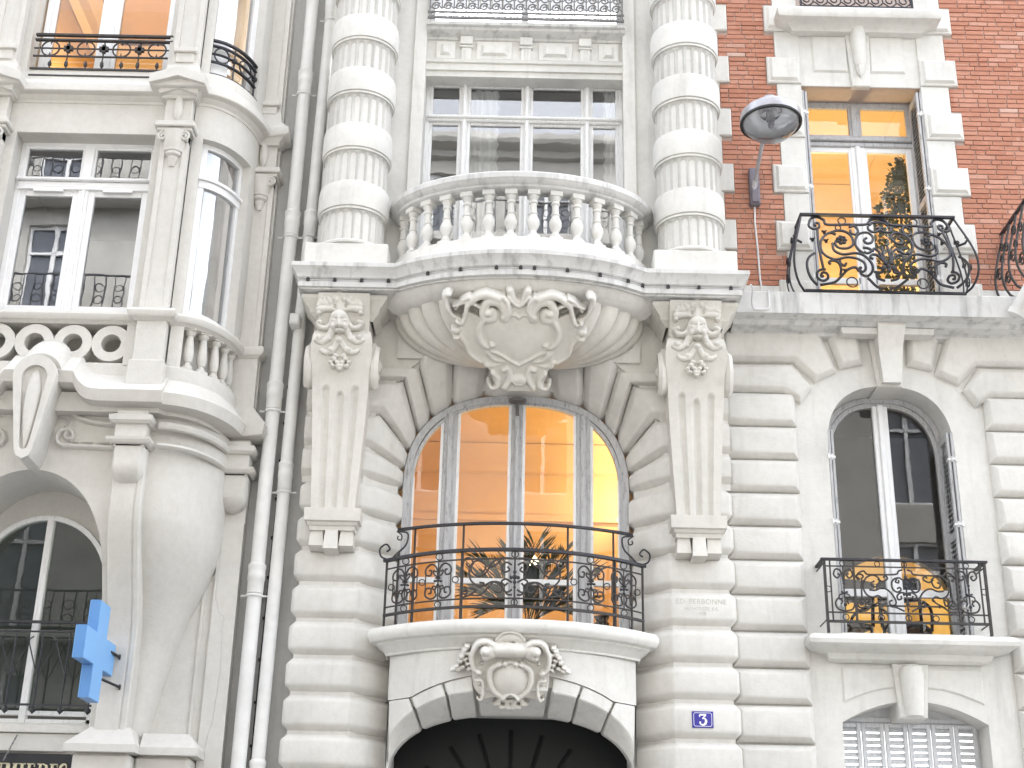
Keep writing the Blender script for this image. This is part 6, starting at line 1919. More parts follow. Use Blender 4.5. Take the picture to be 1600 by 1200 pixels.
# curved railing and window of the top storey
for m_ in (False, True):
    g_ = mir if m_ else (lambda q: q)
    def rb(z, h, off, t0=4, t1=80): return sweep([(-.018, z - h), (.018, z - h), (.018, z + h), (-.018, z + h)], quarter(off, t0, t1, 16), closed_prof=True)
    cr = obj('railing', g_(join(rb(11.11, .012, -.05), rb(11.04, .009, -.05), rb(10.83, .008, -.05), rb(10.645, .01, -.02), rb(10.555, .01, -.02), rb(10.935, .005, -.05))), 'iron', L)
    for a in (20, 52):
        P = []
        for k in range(21):
            t_ = 2 * PI * k / 20
            x, y = quarter(-.05, a + 9.0 * math.cos(t_), a, 1)[0]
            P.append((x, y, 10.935 + .095 * math.sin(t_)))
        obj('ring', g_(tube(P, .010, 5, cap=False)), 'iron', cr)
    for a in (36, 68):
        x, y = quarter(-.05, a, a, 1)[0]
        obj('bar', g_(join(bar((x, y, 11.1), (x, y, 10.65), .01), sphere((x, y, 10.935), .035))), 'iron', cr)
    obj('water_bar', g_(sweep([(-.05, 10.56), (-.0, 10.56), (-.0, 10.64), (-.05, 10.64)], quarter(-.03, 4, 80, 16), closed_prof=True)), 'clean_white', cr)
    obj('jamb', g_(join(sweep([(-.2, 10.5), (0, 10.5), (0, 13.2), (-.2, 13.2)], quarter(0, -2, 8, 3), closed_prof=True), sweep([(-.2, 10.5), (0, 10.5), (0, 13.2), (-.2, 13.2)], quarter(0, 70, 90, 4), closed_prof=True))), CP, L)
    cw = obj('window', g_(join(sweep([(-.06, 10.6), (0, 10.6), (0, 13.2), (-.06, 13.2)], quarter(-.1, 8, 30, 5), closed_prof=True), sweep([(-.06, 10.6), (0, 10.6), (0, 13.2), (-.06, 13.2)], quarter(-.1, 60, 72, 4), closed_prof=True))), 'clean_white', L)
    P = quarter(-.13, 28, 62, 12)
    V, Fc = [], []
    for i, (x, y) in enumerate(P):
        V += [(x, y, 10.6), (x, y, 13.2)]
        if i: Fc.append((2 * i - 2, 2 * i, 2 * i + 1, 2 * i - 1))
    obj('pane', g_((V, Fc)), 'old_glass', cw, smooth=True)
# ================================================================== rooms behind the panes
def room(x0, x1, y0, y1, z0, z1, mat, parent, back=None, ceil=None, floor='parquet'):
    q = lambda *p: (list(p), [(0, 1, 2, 3)])
    r_ = obj('room', join(q((x0, y0, z0), (x0, y1, z0), (x0, y1, z1), (x0, y0, z1)), q((x1, y0, z0), (x1, y1, z0), (x1, y1, z1), (x1, y0, z1)), q((x0, y1, z0), (x1, y1, z0), (x1, y1, z1), (x0, y1, z1))), back or mat, parent)
    obj('ceiling', q((x0, y0, z1), (x1, y0, z1), (x1, y1, z1), (x0, y1, z1)), ceil or mat, r_)
    obj('floor', q((x0, y0, z0), (x1, y0, z0), (x1, y1, z0), (x0, y1, z0)), floor, r_)
    return r_
def lamp_light(name, loc, watts, colr=(1.0, 0.72, 0.40), size=0.12):
    ld = bpy.data.lights.new(name, 'POINT')
    ld.energy = watts
    ld.color = colr
    ld.shadow_soft_size = size
    lo_ = bpy.data.objects.new(name, ld)
    col.objects.link(lo_)
    lo_.location = loc
    return lo_
# big lit salon
r_ = room(-2.15, 2.15, 0.33, 3.6, 4.62, 7.95, 'warm_plaster', B)
obj('front_wall', wall_arch(-2.15, 2.15, 4.62, 7.95, [(-1.15, 4.62)] + [(x * .97, z - .03) for x, z in ao[1:-1]] + [(1.15, 4.62)], .335, .36), 'warm_plaster', r_)
obj('picture_rail', box(-2.14, 2.14, 3.53, 3.59, 6.95, 7.03), 'warm_plaster', r_)
obj('ceiling_cove', join(sweep([(0, 7.6), (.05, 7.62), (.08, 7.75), (.2, 7.88), (.25, 7.94)], [(-2.14, .4), (-2.14, 3.59), (2.14, 3.59), (2.14, .4)], caps=False, side=1)), 'warm_plaster', r_, smooth=True)
wl_ = thing('wall_lamp', 'lit wall lamp glowing inside the big arched window at right', 'lamp', (1.45, 3.45, 6.9))
obj('lamp_shade', lathe([(.10, 0), (.14, -.16), (.13, -.16), (.09, 0)], (1.45, 3.25, 7.05), 16, cap=False), 'shade', wl_, smooth=True)
obj('bracket', join(bar((1.45, 3.25, 6.84), (1.45, 3.59, 6.84), .02), bar((1.45, 3.25, 6.84), (1.45, 3.25, 6.92), .02)), 'letter_gold', wl_)
lamp_light('lamp_light', (1.45, 3.0, 7.25), 6.5, (1.0, .82, .40), .10)
lamp_light('lamp_light', (0.1, 1.9, 6.0), 14, (1.0, .66, .34), .2)
tl = thing('table_lamp', 'small lit table lamp behind the palm in the big window', 'lamp', (0.22, 2.2, 4.62))
obj('lamp_shade', sphere((.22, 2.2, 6.05), .065), 'bulb', tl, smooth=True)
obj('stand', lathe([(.14, 4.62), (.13, 4.66), (.02, 4.7), (.02, 5.95), (.06, 5.97)], (.22, 2.2, 0), 10), 'letter_gold', tl)
# potted palm just inside the big window
def frond(base, ang, length, rise, droop, n=24, leaf=.34, w_=.012):
    ca, sa = math.cos(ang), math.sin(ang)
    sp = []
    for i in range(n + 1):
        t_ = i / n
        sp.append(np.array([base[0] + ca * length * t_, base[1] + sa * length * t_ * .6, base[2] + rise * (t_ - droop * t_ * t_)]))
    ms = [tube(sp, .008, 4, taper=(1, .3))]
    for i in range(4, n + 1):
        t_ = i / n
        d = sp[i] - sp[i - 1]
        d = d / np.linalg.norm(d)
        side = np.array([-sa, ca, 0.0])
        l_ = leaf * (.5 + .9 * math.sin(min(1, t_ * 1.1) * PI * .85))
        for s in (-1, 1):
            tip = sp[i] + (d * .75 + side * s * .55 + np.array([0, 0, random.uniform(-.1, .35)])) * l_
            mid = (sp[i] + tip) / 2 + np.array([0, 0, .02])
            nn = np.cross(tip - sp[i], np.array([0, -1.0, .3]))
            nn = nn / (np.linalg.norm(nn) + 1e-9) * w_
            ms.append(([tuple(sp[i]), tuple(mid + nn), tuple(tip), tuple(mid - nn)], [(0, 1, 2, 3)]))
    return join(*ms)
pl = thing('potted_palm', 'dark feathery potted palm standing inside the big lit window', 'palm', (0.15, 0.75, 4.67))
obj('pot', lathe([(0, 0), (.15, 0), (.2, .3), (.22, .3), (.22, .34), (.18, .34), (.18, .3), (0, .3)], (.15, .85, 4.625), 18), 'terracotta', pl, smooth=True, ang=40)
for k, (a, ln, ri, dr) in enumerate(((170, .75, 1.05, .45), (150, .55, 1.15, .35), (15, .70, 1.05, .42), (40, .5, 1.25, .3), (110, .35, 1.2, .3), (200, .6, .8, .55), (-15, .65, .75, .6), (75, .3, 1.3, .25), (190, .4, .6, .7), (-30, .45, .55, .7), (250, .3, .9, .5), (300, .3, .85, .5))):
    obj('frond', frond((.15, .85, 4.92), R(a), ln, ri, dr), 'palm_green', pl)
vz = thing('vase', 'dark rounded vase on the floor inside the big window at right', 'vase', (.93, .62, 4.625))
obj('body', lathe([(0, 0), (.09, 0), (.15, .1), (.16, .18), (.12, .27), (.07, .3), (.08, .33)], (.93, .62, 4.625), 16), 'chair_dark', vz, smooth=True)
obj('neck', lathe([(.065, .3), (.06, .36), (.085, .40)], (.93, .62, 4.625), 14, cap=False), 'chair_dark', vz, smooth=True)
# room behind the four-light window: dim, with white curtains
room(-2.0, 2.0, 0.26, 3.0, 8.2, 11.5, 'grey_plaster', B)
def curtain(name, x0, x1, y, z0, z1, label, folds=5, scallop=None, lean=0.0):
    V, Fc = [], []
    nx, nz = 46, 34
    for j in range(nz + 1):
        tz = j / nz
        z = z0 + (z1 - z0) * tz
        for i in range(nx + 1):
            u_ = i / nx
            x = x0 + (x1 - x0) * u_ * (1 - lean * (1 - tz))
            if scallop and i >= nx - 1:
                x += scallop * (1 if (j % 2) else -1) * .5
            V.append((x, y + .025 * math.sin(u_ * folds * 2 * PI + .6 * math.sin(3 * tz)), z))
    for j in range(nz):
        for i in range(nx):
            a = j * (nx + 1) + i
            Fc.append((a, a + 1, a + nx + 2, a + nx + 1))
    o_ = obj(name, (V, Fc), 'curtain', None, smooth=True, ang=80)
    tag(o_, label, 'curtain')
    return o_
c0 = W(733, 250, .2)[0]; c1 = W(777, 250, .2)[0]
curtain('curtain', c0, c1, .175, 8.45, 11.25, 'white scallop-edged curtain behind the second light of the balustrade window', 3, .03)
c0 = W(968, 250, .2)[0]; c1 = W(944, 240, .2)[0]
curtain('curtain', c0, c1, .175, 8.45, 11.25, 'white scallop-edged curtain at the right end of the balustrade window', 2, .03)
# room behind the brick-storey window, lit yellow
r_ = room(3.05, 4.95, 0.42, 3.2, 8.3, 11.75, 'pale_plaster', B)
obj('cornice', sweep([(0, 11.4), (.04, 11.42), (.06, 11.55), (.16, 11.68), (.2, 11.74)], [(3.06, .45), (3.06, 3.19), (4.94, 3.19), (4.94, .45)], caps=False), 'pale_plaster', r_, smooth=True)
lamp_light('lamp_light', (3.72, 1.7, 9.2), 23, (1.0, .75, .36), .15)
pd_ = thing('floor_lamp', 'lit floor lamp inside the brick-storey window at left', 'lamp', (3.55, 1.9, 8.32))
obj('lamp_shade', lathe([(.12, 1.55), (.2, 1.3), (.19, 1.3), (.11, 1.55)], (3.55, 2.1, 8.32), 16, cap=False), 'shade', pd_, smooth=True)
obj('stand', lathe([(.14, 0), (.13, .03), (.015, .06), (.015, 1.4)], (3.55, 2.1, 8.32), 10), 'letter_gold', pd_)
fc = thing('ficus_tree', 'leafy indoor ficus tree behind the right casement of the brick-storey window', 'tree', (4.4, .75, 8.32))
obj('trunk', join(tube([(4.52, .8, 8.35), (4.50, .8, 8.9), (4.55, .8, 9.6), (4.56, .8, 10.4)], .022, 6, taper=(1, .5)), *[tube([(4.52, .8, z), (4.52 + dx_ * .5, .78, z + .18), (4.52 + dx_, .76, z + .28)], .010, 5, taper=(1, .4)) for z, dx_ in ((8.8, -.3), (9.0, .2), (9.2, -.28), (9.35, .18), (9.5, -.2), (9.7, .15))]), 'bark', fc, smooth=True)
obj('pot', lathe([(0, 0), (.16, 0), (.2, .28), (.17, .28), (0, .25)], (4.52, .8, 8.305), 16), 'terracotta', fc, smooth=True)
ms = []
for k in range(1700):
    t_ = random.random()
    z = 8.6 + 2.15 * t_
    rad = .50 * math.sin(min(1, .25 + t_ * .75) * PI) ** .6 * (1 - .25 * t_)
    a = random.uniform(0, 2 * PI)
    rr = rad * math.sqrt(random.random())
    c = np.array([4.42 + .20 * t_ + rr * math.cos(a), .82 + .22 * rr / .42 * math.sin(a), z + random.gauss(0, .05)])
    if c[0] > 4.88: c[0] = 4.88 - random.random() * .2
    d = np.array([random.gauss(0, 1), random.gauss(0, .5), random.gauss(-.5, .7)])
    d = d / np.linalg.norm(d) * random.uniform(.045, .08)
    s_ = np.cross(d, np.array([random.gauss(0, .4), -1, random.gauss(0, .4)]))
    s_ = s_ / (np.linalg.norm(s_) + 1e-9) * random.uniform(.018, .028)
    ms.append(([tuple(c), tuple(c + d * .5 + s_), tuple(c + d), tuple(c + d * .5 - s_)], [(0, 1, 2, 3)]))
o_ = obj('crown', join(*ms), 'ficus_green', fc); o_['kind'] = 'stuff'
# dim room behind the arched window with an arched doorway to a lit room beyond
yP = 3.0
q = lambda *p: (list(p), [(0, 1, 2, 3)])
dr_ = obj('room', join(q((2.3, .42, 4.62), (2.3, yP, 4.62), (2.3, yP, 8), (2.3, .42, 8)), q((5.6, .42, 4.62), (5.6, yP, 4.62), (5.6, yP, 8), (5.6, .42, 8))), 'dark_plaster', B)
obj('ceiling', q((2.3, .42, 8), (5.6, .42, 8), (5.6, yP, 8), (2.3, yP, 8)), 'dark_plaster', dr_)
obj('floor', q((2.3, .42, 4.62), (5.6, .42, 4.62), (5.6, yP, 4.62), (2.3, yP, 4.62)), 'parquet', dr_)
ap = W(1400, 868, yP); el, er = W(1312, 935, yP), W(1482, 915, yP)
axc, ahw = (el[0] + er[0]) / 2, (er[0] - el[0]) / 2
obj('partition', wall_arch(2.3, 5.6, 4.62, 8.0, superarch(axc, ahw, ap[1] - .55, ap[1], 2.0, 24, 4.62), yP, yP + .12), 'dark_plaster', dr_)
room(2.3, 5.6, yP + .13, 5.2, 4.62, 8.0, 'yellow_plaster', B)
lamp_light('lamp_light', (axc - .55, yP + .9, 6.1), 10.5, (1.0, .72, .34), .15)
def chair(x, y, z, label, a):
    t_ = thing('chair', label, 'chair', (x, y, z), 'chairs by the arched window')
    ca, sa = math.cos(a), math.sin(a)
    g_ = lambda ms: xf(ms, lambda X, Y, Z: (x + X * ca - Y * sa, y + X * sa + Y * ca, z + Z))
    obj('seat', g_(box(-.22, .22, -.22, .22, .42, .48, .015)), 'chair_dark', t_)
    for sx in (-1, 1):
        for sy in (-1, 1):
            obj('leg', g_(tube([(sx * .19, sy * .19, 0), (sx * .2, sy * .2, .43)], .018, 6)), 'chair_dark', t_)
        obj('arm', g_(tube(bez((sx * .21, .2, .68), (sx * .24, 0, .69), (sx * .23, -.2, .64), (sx * .21, -.22, .45), n=4), .018, 6)), 'chair_dark', t_)
    obj('backrest', g_(join(tube([(-.21, .21, .45), (-.22, .25, .92)], .02, 6), tube([(.21, .21, .45), (.22, .25, .92)], .02, 6), box(-.22, .22, .225, .265, .68, .94, .015))), 'chair_dark', t_)
chair(3.62, 1.15, 4.622, 'dark wooden armchair behind the left pane of the arched window', R(200))
chair(4.28, 1.1, 4.622, 'dark wooden armchair behind the right pane of the arched window', R(150))
# rooms of the oriel
room(-5.9, -3.45, -.55, 2.2, 7.55, 10.2, 'grey_plaster', L)
ro = room(-5.9, -3.45, -.60, 2.6, 10.55, 13.4, 'warm_plaster', L)
obj('ceiling_mould', join(sweep([(0, 13.0), (.1, 13.05), (.15, 13.2), (.3, 13.3)], [(-5.88, -.5), (-5.88, 2.58), (-3.47, 2.58), (-3.47, -.5)], caps=False)), 'pale_plaster', ro, smooth=True)
lamp_light('lamp_light', (-5.3, 1.2, 11.3), 13, (1.0, .74, .38), .15)
fl2 = thing('floor_lamp', 'lit floor lamp inside the top oriel window', 'lamp', (-5.55, 1.6, 10.56))
obj('lamp_shade', lathe([(.12, 1.1), (.2, .85), (.19, .85), (.11, 1.1)], (-5.55, 1.6, 10.56), 16, cap=False), 'shade', fl2, smooth=True)
obj('stand', lathe([(.14, 0), (.13, .03), (.015, .06), (.015, 1.0)], (-5.55, 1.6, 10.56), 10), 'letter_gold', fl2)
for m_ in (0, 1):
    P = quarter(-.30, 14, 70, 18)
    V, Fc = [], []
    for i, (x, y) in enumerate(P):
        wv = .02 * math.sin(i * 1.9)
        x2 = x + wv
        if m_: x2 = 2 * OX - x2
        V += [(x2, y + wv, 7.7), (x2, y + wv, 9.8)]
        if i: Fc.append((2 * i - 2, 2 * i, 2 * i + 1, 2 * i - 1))
    if m_ == 0:
        # half-drawn: two hanging widths with a gap
        keep = [f for k, f in enumerate(Fc) if k < 5 or 8 <= k < 11]
        o_ = obj('curtain', (V, keep), 'curtain', None, smooth=True)
        tag(o_, 'pale curtain hanging behind the curved oriel window', 'curtain')
# ================================================================== pipes, cables, lamp, signs
def downpipe(name, label, pts, r_, cz_, wall_y):
    p = thing(name, label, 'pipe', (pts[-1][0], pts[-1][1], 0.0), 'downpipes between the two buildings')
    obj('pipe', tube(pts, r_, 14), 'pipe_paint', p, smooth=True, ang=60)
    xs_ = [q[0] for q in pts][::-1]; zs2 = [q[2] for q in pts][::-1]; y = pts[0][1]
    for z in cz_:
        x = float(np.interp(z, zs2, xs_))
        obj('coupling', lathe([(r_, -.17), (r_ * 1.12, -.16), (r_ * 1.14, -.03), (r_ * 1.22, -.02), (r_ * 1.22, .03), (r_ * 1.18, .04), (r_ * 1.18, .09), (r_ * 1.24, .10), (r_ * 1.24, .13), (r_, .15)], (x, y, z), 16, cap=False), 'pipe_paint', p, smooth=True, ang=40)
        obj('clamp', join(lathe([(r_ * 1.18, -.20), (r_ * 1.22, -.195), (r_ * 1.22, -.18), (r_ * 1.18, -.175)], (x, y, z), 16, cap=False), bar((x - r_ * 1.9, y, z - .187), (x + r_ * 1.9, y, z - .187), .010), bar((x, y, z - .187), (x, wall_y, z - .187), .012)), 'pipe_paint', p)
downpipe('downpipe', 'white downpipe on the left of the pair, passing the oriel corner', [(-2.555, -.10, 13.2), (-2.565, -.10, 9.2), (-2.60, -.10, 6.0), (-2.63, -.10, 0.0)], .074, (11.13, 9.25, 7.17, 5.18, 3.0), .06)
downpipe('downpipe', 'white downpipe on the right of the pair, running behind the stone cornice', [(-2.315, -.08, 13.2), (-2.36, -.08, 9.3), (-2.385, -.08, 8.0), (-2.43, -.08, 3.4), (-2.45, -.08, 0.0)], .066, (12.2, 9.27, 6.28, 3.25), .06)
cbl = thing('wall_cable', 'thin dark cable clipped to the wall between the two white downpipes', 'cable', (-2.51, .03, 3.0))
cpts = [(-2.44, .0, 8.15), (-2.455, .03, 8.0), (-2.475, .045, 7.0), (-2.50, .045, 5.5), (-2.52, .045, 4.2), (-2.53, .045, 2.5)]
obj('wire', tube(cpts, .007, 5), 'cable', cbl)
for k in range(12):
    z = 7.75 - .42 * k
    x = float(np.interp(z, [p[2] for p in cpts[::-1]], [p[0] for p in cpts[::-1]]))
    obj('clip', box(x - .018, x + .018, .02, .062, z - .022, z + .006, .003), 'cable', cbl)
jb = thing('junction_box', 'small pale junction box beside the left end of the stone cornice', 'box', (-2.42, -.2, 7.95))
obj('body', box(-2.47, -2.36, -.28, -.05, 7.93, 8.06, .01), 'pipe_paint', jb)
obj('lid', box(-2.46, -2.37, -.29, -.278, 7.945, 8.045, .004), 'pipe_paint', jb)
# street lamp on the brick wall
lm = thing('street_lamp', 'grey dome street lamp on a slanting arm bracketed to the brick wall', 'lamp', (2.65, 0.0, 9.85))
zb0, zb1 = 9.62, 10.10
obj('bracket', join(box(2.59, 2.705, -.10, .0, zb0, zb1, .012), box(2.605, 2.69, -.125, -.095, zb0 + .02, zb0 + .22, .008)), 'lamp_box', lm)
HL = np.array((2.70, -.92, 10.16))
obj('arm', join(tube([(2.645, -.10, 9.84), (2.66, -.30, 10.02), (2.69, -.62, 10.26), (HL[0], HL[1] + .02, 10.47)], .021, 8), tube([(2.635, -.09, 9.80), (2.648, -.14, 9.90)], .035, 8)), 'lamp_metal', lm, smooth=True)
tiltm = Matrix.Rotation(R(-3), 4, 'X')
def tl_(ms): return xf(ms, lambda x, y, z: tuple((tiltm @ Vector((x, y, z))) + Vector(HL)))
obj('lamp_shade', tl_(join(lathe([(.325, .0), (.33, .02), (.325, .11), (.30, .125), (.29, .15), (.22, .20), (.12, .235), (.06, .245), (.055, .29), (.075, .30), (.075, .33), (.0, .335)], (0, 0, 0), 36, cap=False), lathe([(.318, .0), (.312, .02), (.308, .10)], (0, 0, 0), 36, cap=False))), 'lamp_metal', lm, smooth=True, ang=35)
obj('gasket', tl_(lathe([(.31, -.012), (.335, -.012), (.338, .0), (.335, .014), (.31, .014)], (0, 0, 0), 36, cap=False)), 'cable', lm, smooth=True)
obj('reflector', tl_(lathe([(.30, .02), (.25, .10), (.16, .155), (.14, .16), (.13, .17), (.0, .175)], (0, 0, 0), 32, cap=False)), 'reflector', lm, smooth=True)
obj('globe', tl_(lathe([(.0, -.20), (.08, -.193), (.16, -.165), (.24, -.11), (.285, -.05), (.305, -.005)], (0, 0, 0), 36, cap=False)), 'lamp_glass', lm, smooth=True)
obj('bulb_holder', tl_(join(lathe([(.0, .02), (.045, .03), (.05, .06), (.045, .15)], (0, 0, 0), 14), lathe([(.10, .10), (.115, .12), (.13, .16)], (0, 0, 0), 20, cap=False), lathe([(.0, -.06), (.03, -.05), (.04, -.02), (.03, .02)], (0, 0, 0), 12))), 'lamp_box', lm, smooth=True)
# cable below the lamp
lc = thing('lamp_cable', 'pale cable running down the brick wall below the street lamp', 'cable', (2.63, -.03, 8.6))
obj('wire', tube([(2.645, -.03, 9.62), (2.64, -.028, 9.4), (2.655, -.028, 9.1), (2.665, -.03, 8.7), (2.67, -.045, 8.62), (2.66, -.05, 8.37)], .011, 6), 'white_cable', lc)
obj('wire', tube(bez((2.40, -.86, 8.22), (2.43, -.80, 8.20), (2.45, -.60, 8.15), (2.50, -.47, 8.13), (2.62, -.47, 8.13), (2.66, -.47, 8.17), (2.66, -.47, 8.36), n=5), .010, 6), 'white_cable', lc)
# number plate
np_ = thing('house_number', 'blue enamel house number plate with white 3 on the stone pier', 'sign', (1.85, -.2, 3.84))
obj('plate', box(1.742, 1.948, -.212, -.196, 3.768, 3.925, .003), 'enamel_blue', np_)
bx = [(1.756, 3.795), (1.768, 3.78), (1.922, 3.78), (1.934, 3.795), (1.934, 3.898), (1.922, 3.912), (1.768, 3.912), (1.756, 3.898)]
V = []
Fc = []
ib = inset_poly(bx, .0045)
for (a, b_), (c, d) in zip(bx, ib):
    V += [(a, -.2135, b_), (c, -.2135, d)]
for i in range(8):
    j = (i + 1) % 8
    Fc.append((2 * i, 2 * j, 2 * j + 1, 2 * i + 1))
obj('border', (V, Fc), 'enamel_white', np_)
def ribbon2(P, ws, y):
    V, Fc = [], []
    P = [np.array(p) for p in P]
    for i in range(len(P)):
        e = P[min(i + 1, len(P) - 1)] - P[max(i - 1, 0)]
        e = e / np.linalg.norm(e)
        n_ = np.array([-e[1], e[0]])
        w_ = ws[min(int(i / len(P) * len(ws)), len(ws) - 1)]
        V += [(P[i][0] + n_[0] * w_, y, P[i][1] + n_[1] * w_), (P[i][0] - n_[0] * w_, y, P[i][1] - n_[1] * w_)]
        if i: Fc.append((2 * i - 2, 2 * i - 1, 2 * i + 1, 2 * i))
    return V, Fc
ux, uz = 1.846, 3.846
g3 = join(ribbon2([(ux - .030, uz + .045), (ux + .032, uz + .045)], [.0075], -.2136), ribbon2([(ux - .0335, uz + .046), (ux - .030, uz + .024)], [.0045], -.2137),
          ribbon2([(ux + .030, uz + .042), (ux - .002, uz + .012)], [.006], -.2138),
          ribbon2(bez((ux - .006, uz + .010), (ux + .022, uz + .006), (ux + .030, uz - .020), (ux + .014, uz - .046), (ux - .016, uz - .048), (ux - .030, uz - .034), n=6), [.005, .008, .0115, .0115, .009, .006, .005], -.2139),
          sphere((ux - .027, -.2125, uz - .028), .010, .0015, .010))
obj('numeral', g3, 'enamel_white', np_)
# engraved signature on the pier
def text_mesh(s, size, loc, ext=.0015, align='CENTER', space=1.0, shear=0.0):
    cu = bpy.data.curves.new('txt', 'FONT')
    cu.body = s
    cu.size = size
    cu.extrude = ext
    cu.align_x = align
    cu.space_character = space
    cu.shear = shear
    cu.resolution_u = 3
    to = bpy.data.objects.new('txt', cu)
    col.objects.link(to)
    dg = bpy.context.evaluated_depsgraph_get()
    me = bpy.data.meshes.new_from_object(to.evaluated_get(dg))
    bpy.data.objects.remove(to)
    v = [(loc[0] + p.co.x, loc[1] - p.co.z, loc[2] + p.co.y) for p in me.vertices]
    f = [tuple(p.vertices) for p in me.polygons]
    bpy.data.meshes.remove(me)
    return v, f
stone('cut_letter', (0.50, 0.48, 0.44), streak=0.3)
MATS['cut_letter'].node_tree  # letters in a darker tone than the pier stone
ins = []
for s_, sz, z in (('ED. PERBONNE', .072, 4.985), ('ARCHITECTE. S.C.', .042, 4.922), ('1908', .045, 4.872)):
    ins.append(text_mesh(s_, sz, (1.868, -.2005, z), .0012, space=1.05))
o_ = obj('inscription', join(*ins), 'cut_letter', B); o_['kind'] = 'stuff'
# pharmacy cross
cr = thing('pharmacy_cross', 'pale blue pharmacy cross sign projecting from the corbel on two rods', 'sign', (-3.9, -.95, 4.25))
A0 = np.array((-3.885, -.95, 4.235))
ang_ = R(88)                                  # sign plane stands across the facade, turned to the street
du = np.array((math.cos(ang_) * 1.0, math.sin(ang_), 0.0))
dn = np.array((math.sin(ang_), -math.cos(ang_), 0.0))
def plus(a, b_):
    return [(-a, -b_), (a, -b_), (a, -a), (b_, -a), (b_, a), (a, a), (a, b_), (-a, b_), (-a, a), (-b_, a), (-b_, -a), (-a, -a)]
def cross_ms(a, b_, t0, t1, inset=0.0):
    P = plus(a - inset, b_ - inset)
    f_ = lambda p, t_: tuple(A0 + du * p[0] + dn * t_ + np.array((0, 0, p[1])))
    V = [f_(p, t0) for p in P] + [f_(p, t1) for p in P]
    n = 12
    Fc = [(i, (i + 1) % n, n + (i + 1) % n, n + i) for i in range(n)]
    Fc += [(0, 1, 2, 11), (2, 3, 4, 5), (11, 2, 5, 8), (9, 10, 11, 8), (8, 5, 6, 7)]
    Fc += [tuple(n + i for i in q) for q in ((11, 2, 1, 0), (5, 4, 3, 2), (8, 5, 2, 11), (8, 11, 10, 9), (7, 6, 5, 8))]
    return V, Fc
obj('case', cross_ms(.15, .45, -.045, .045), 'cross_edge', cr)
obj('face', cross_ms(.15, .45, .046, .052, .004), 'cross_blue', cr)
obj('face', cross_ms(.15, .45, -.052, -.046, .004), 'cross_blue', cr)
for z, e in ((4.30, W(187, 1027, -.47)), (4.05, W(187, 1074, -.47))):
    obj('rod', bar((A0[0] + .03, A0[1] + .25, e[1] + .03), (e[0], -.47, e[1]), .014, 6), 'iron', cr)
    obj('flange', tube([(e[0] - .01, -.475, e[1]), (e[0] + .002, -.468, e[1])], .032, 8), 'iron', cr)
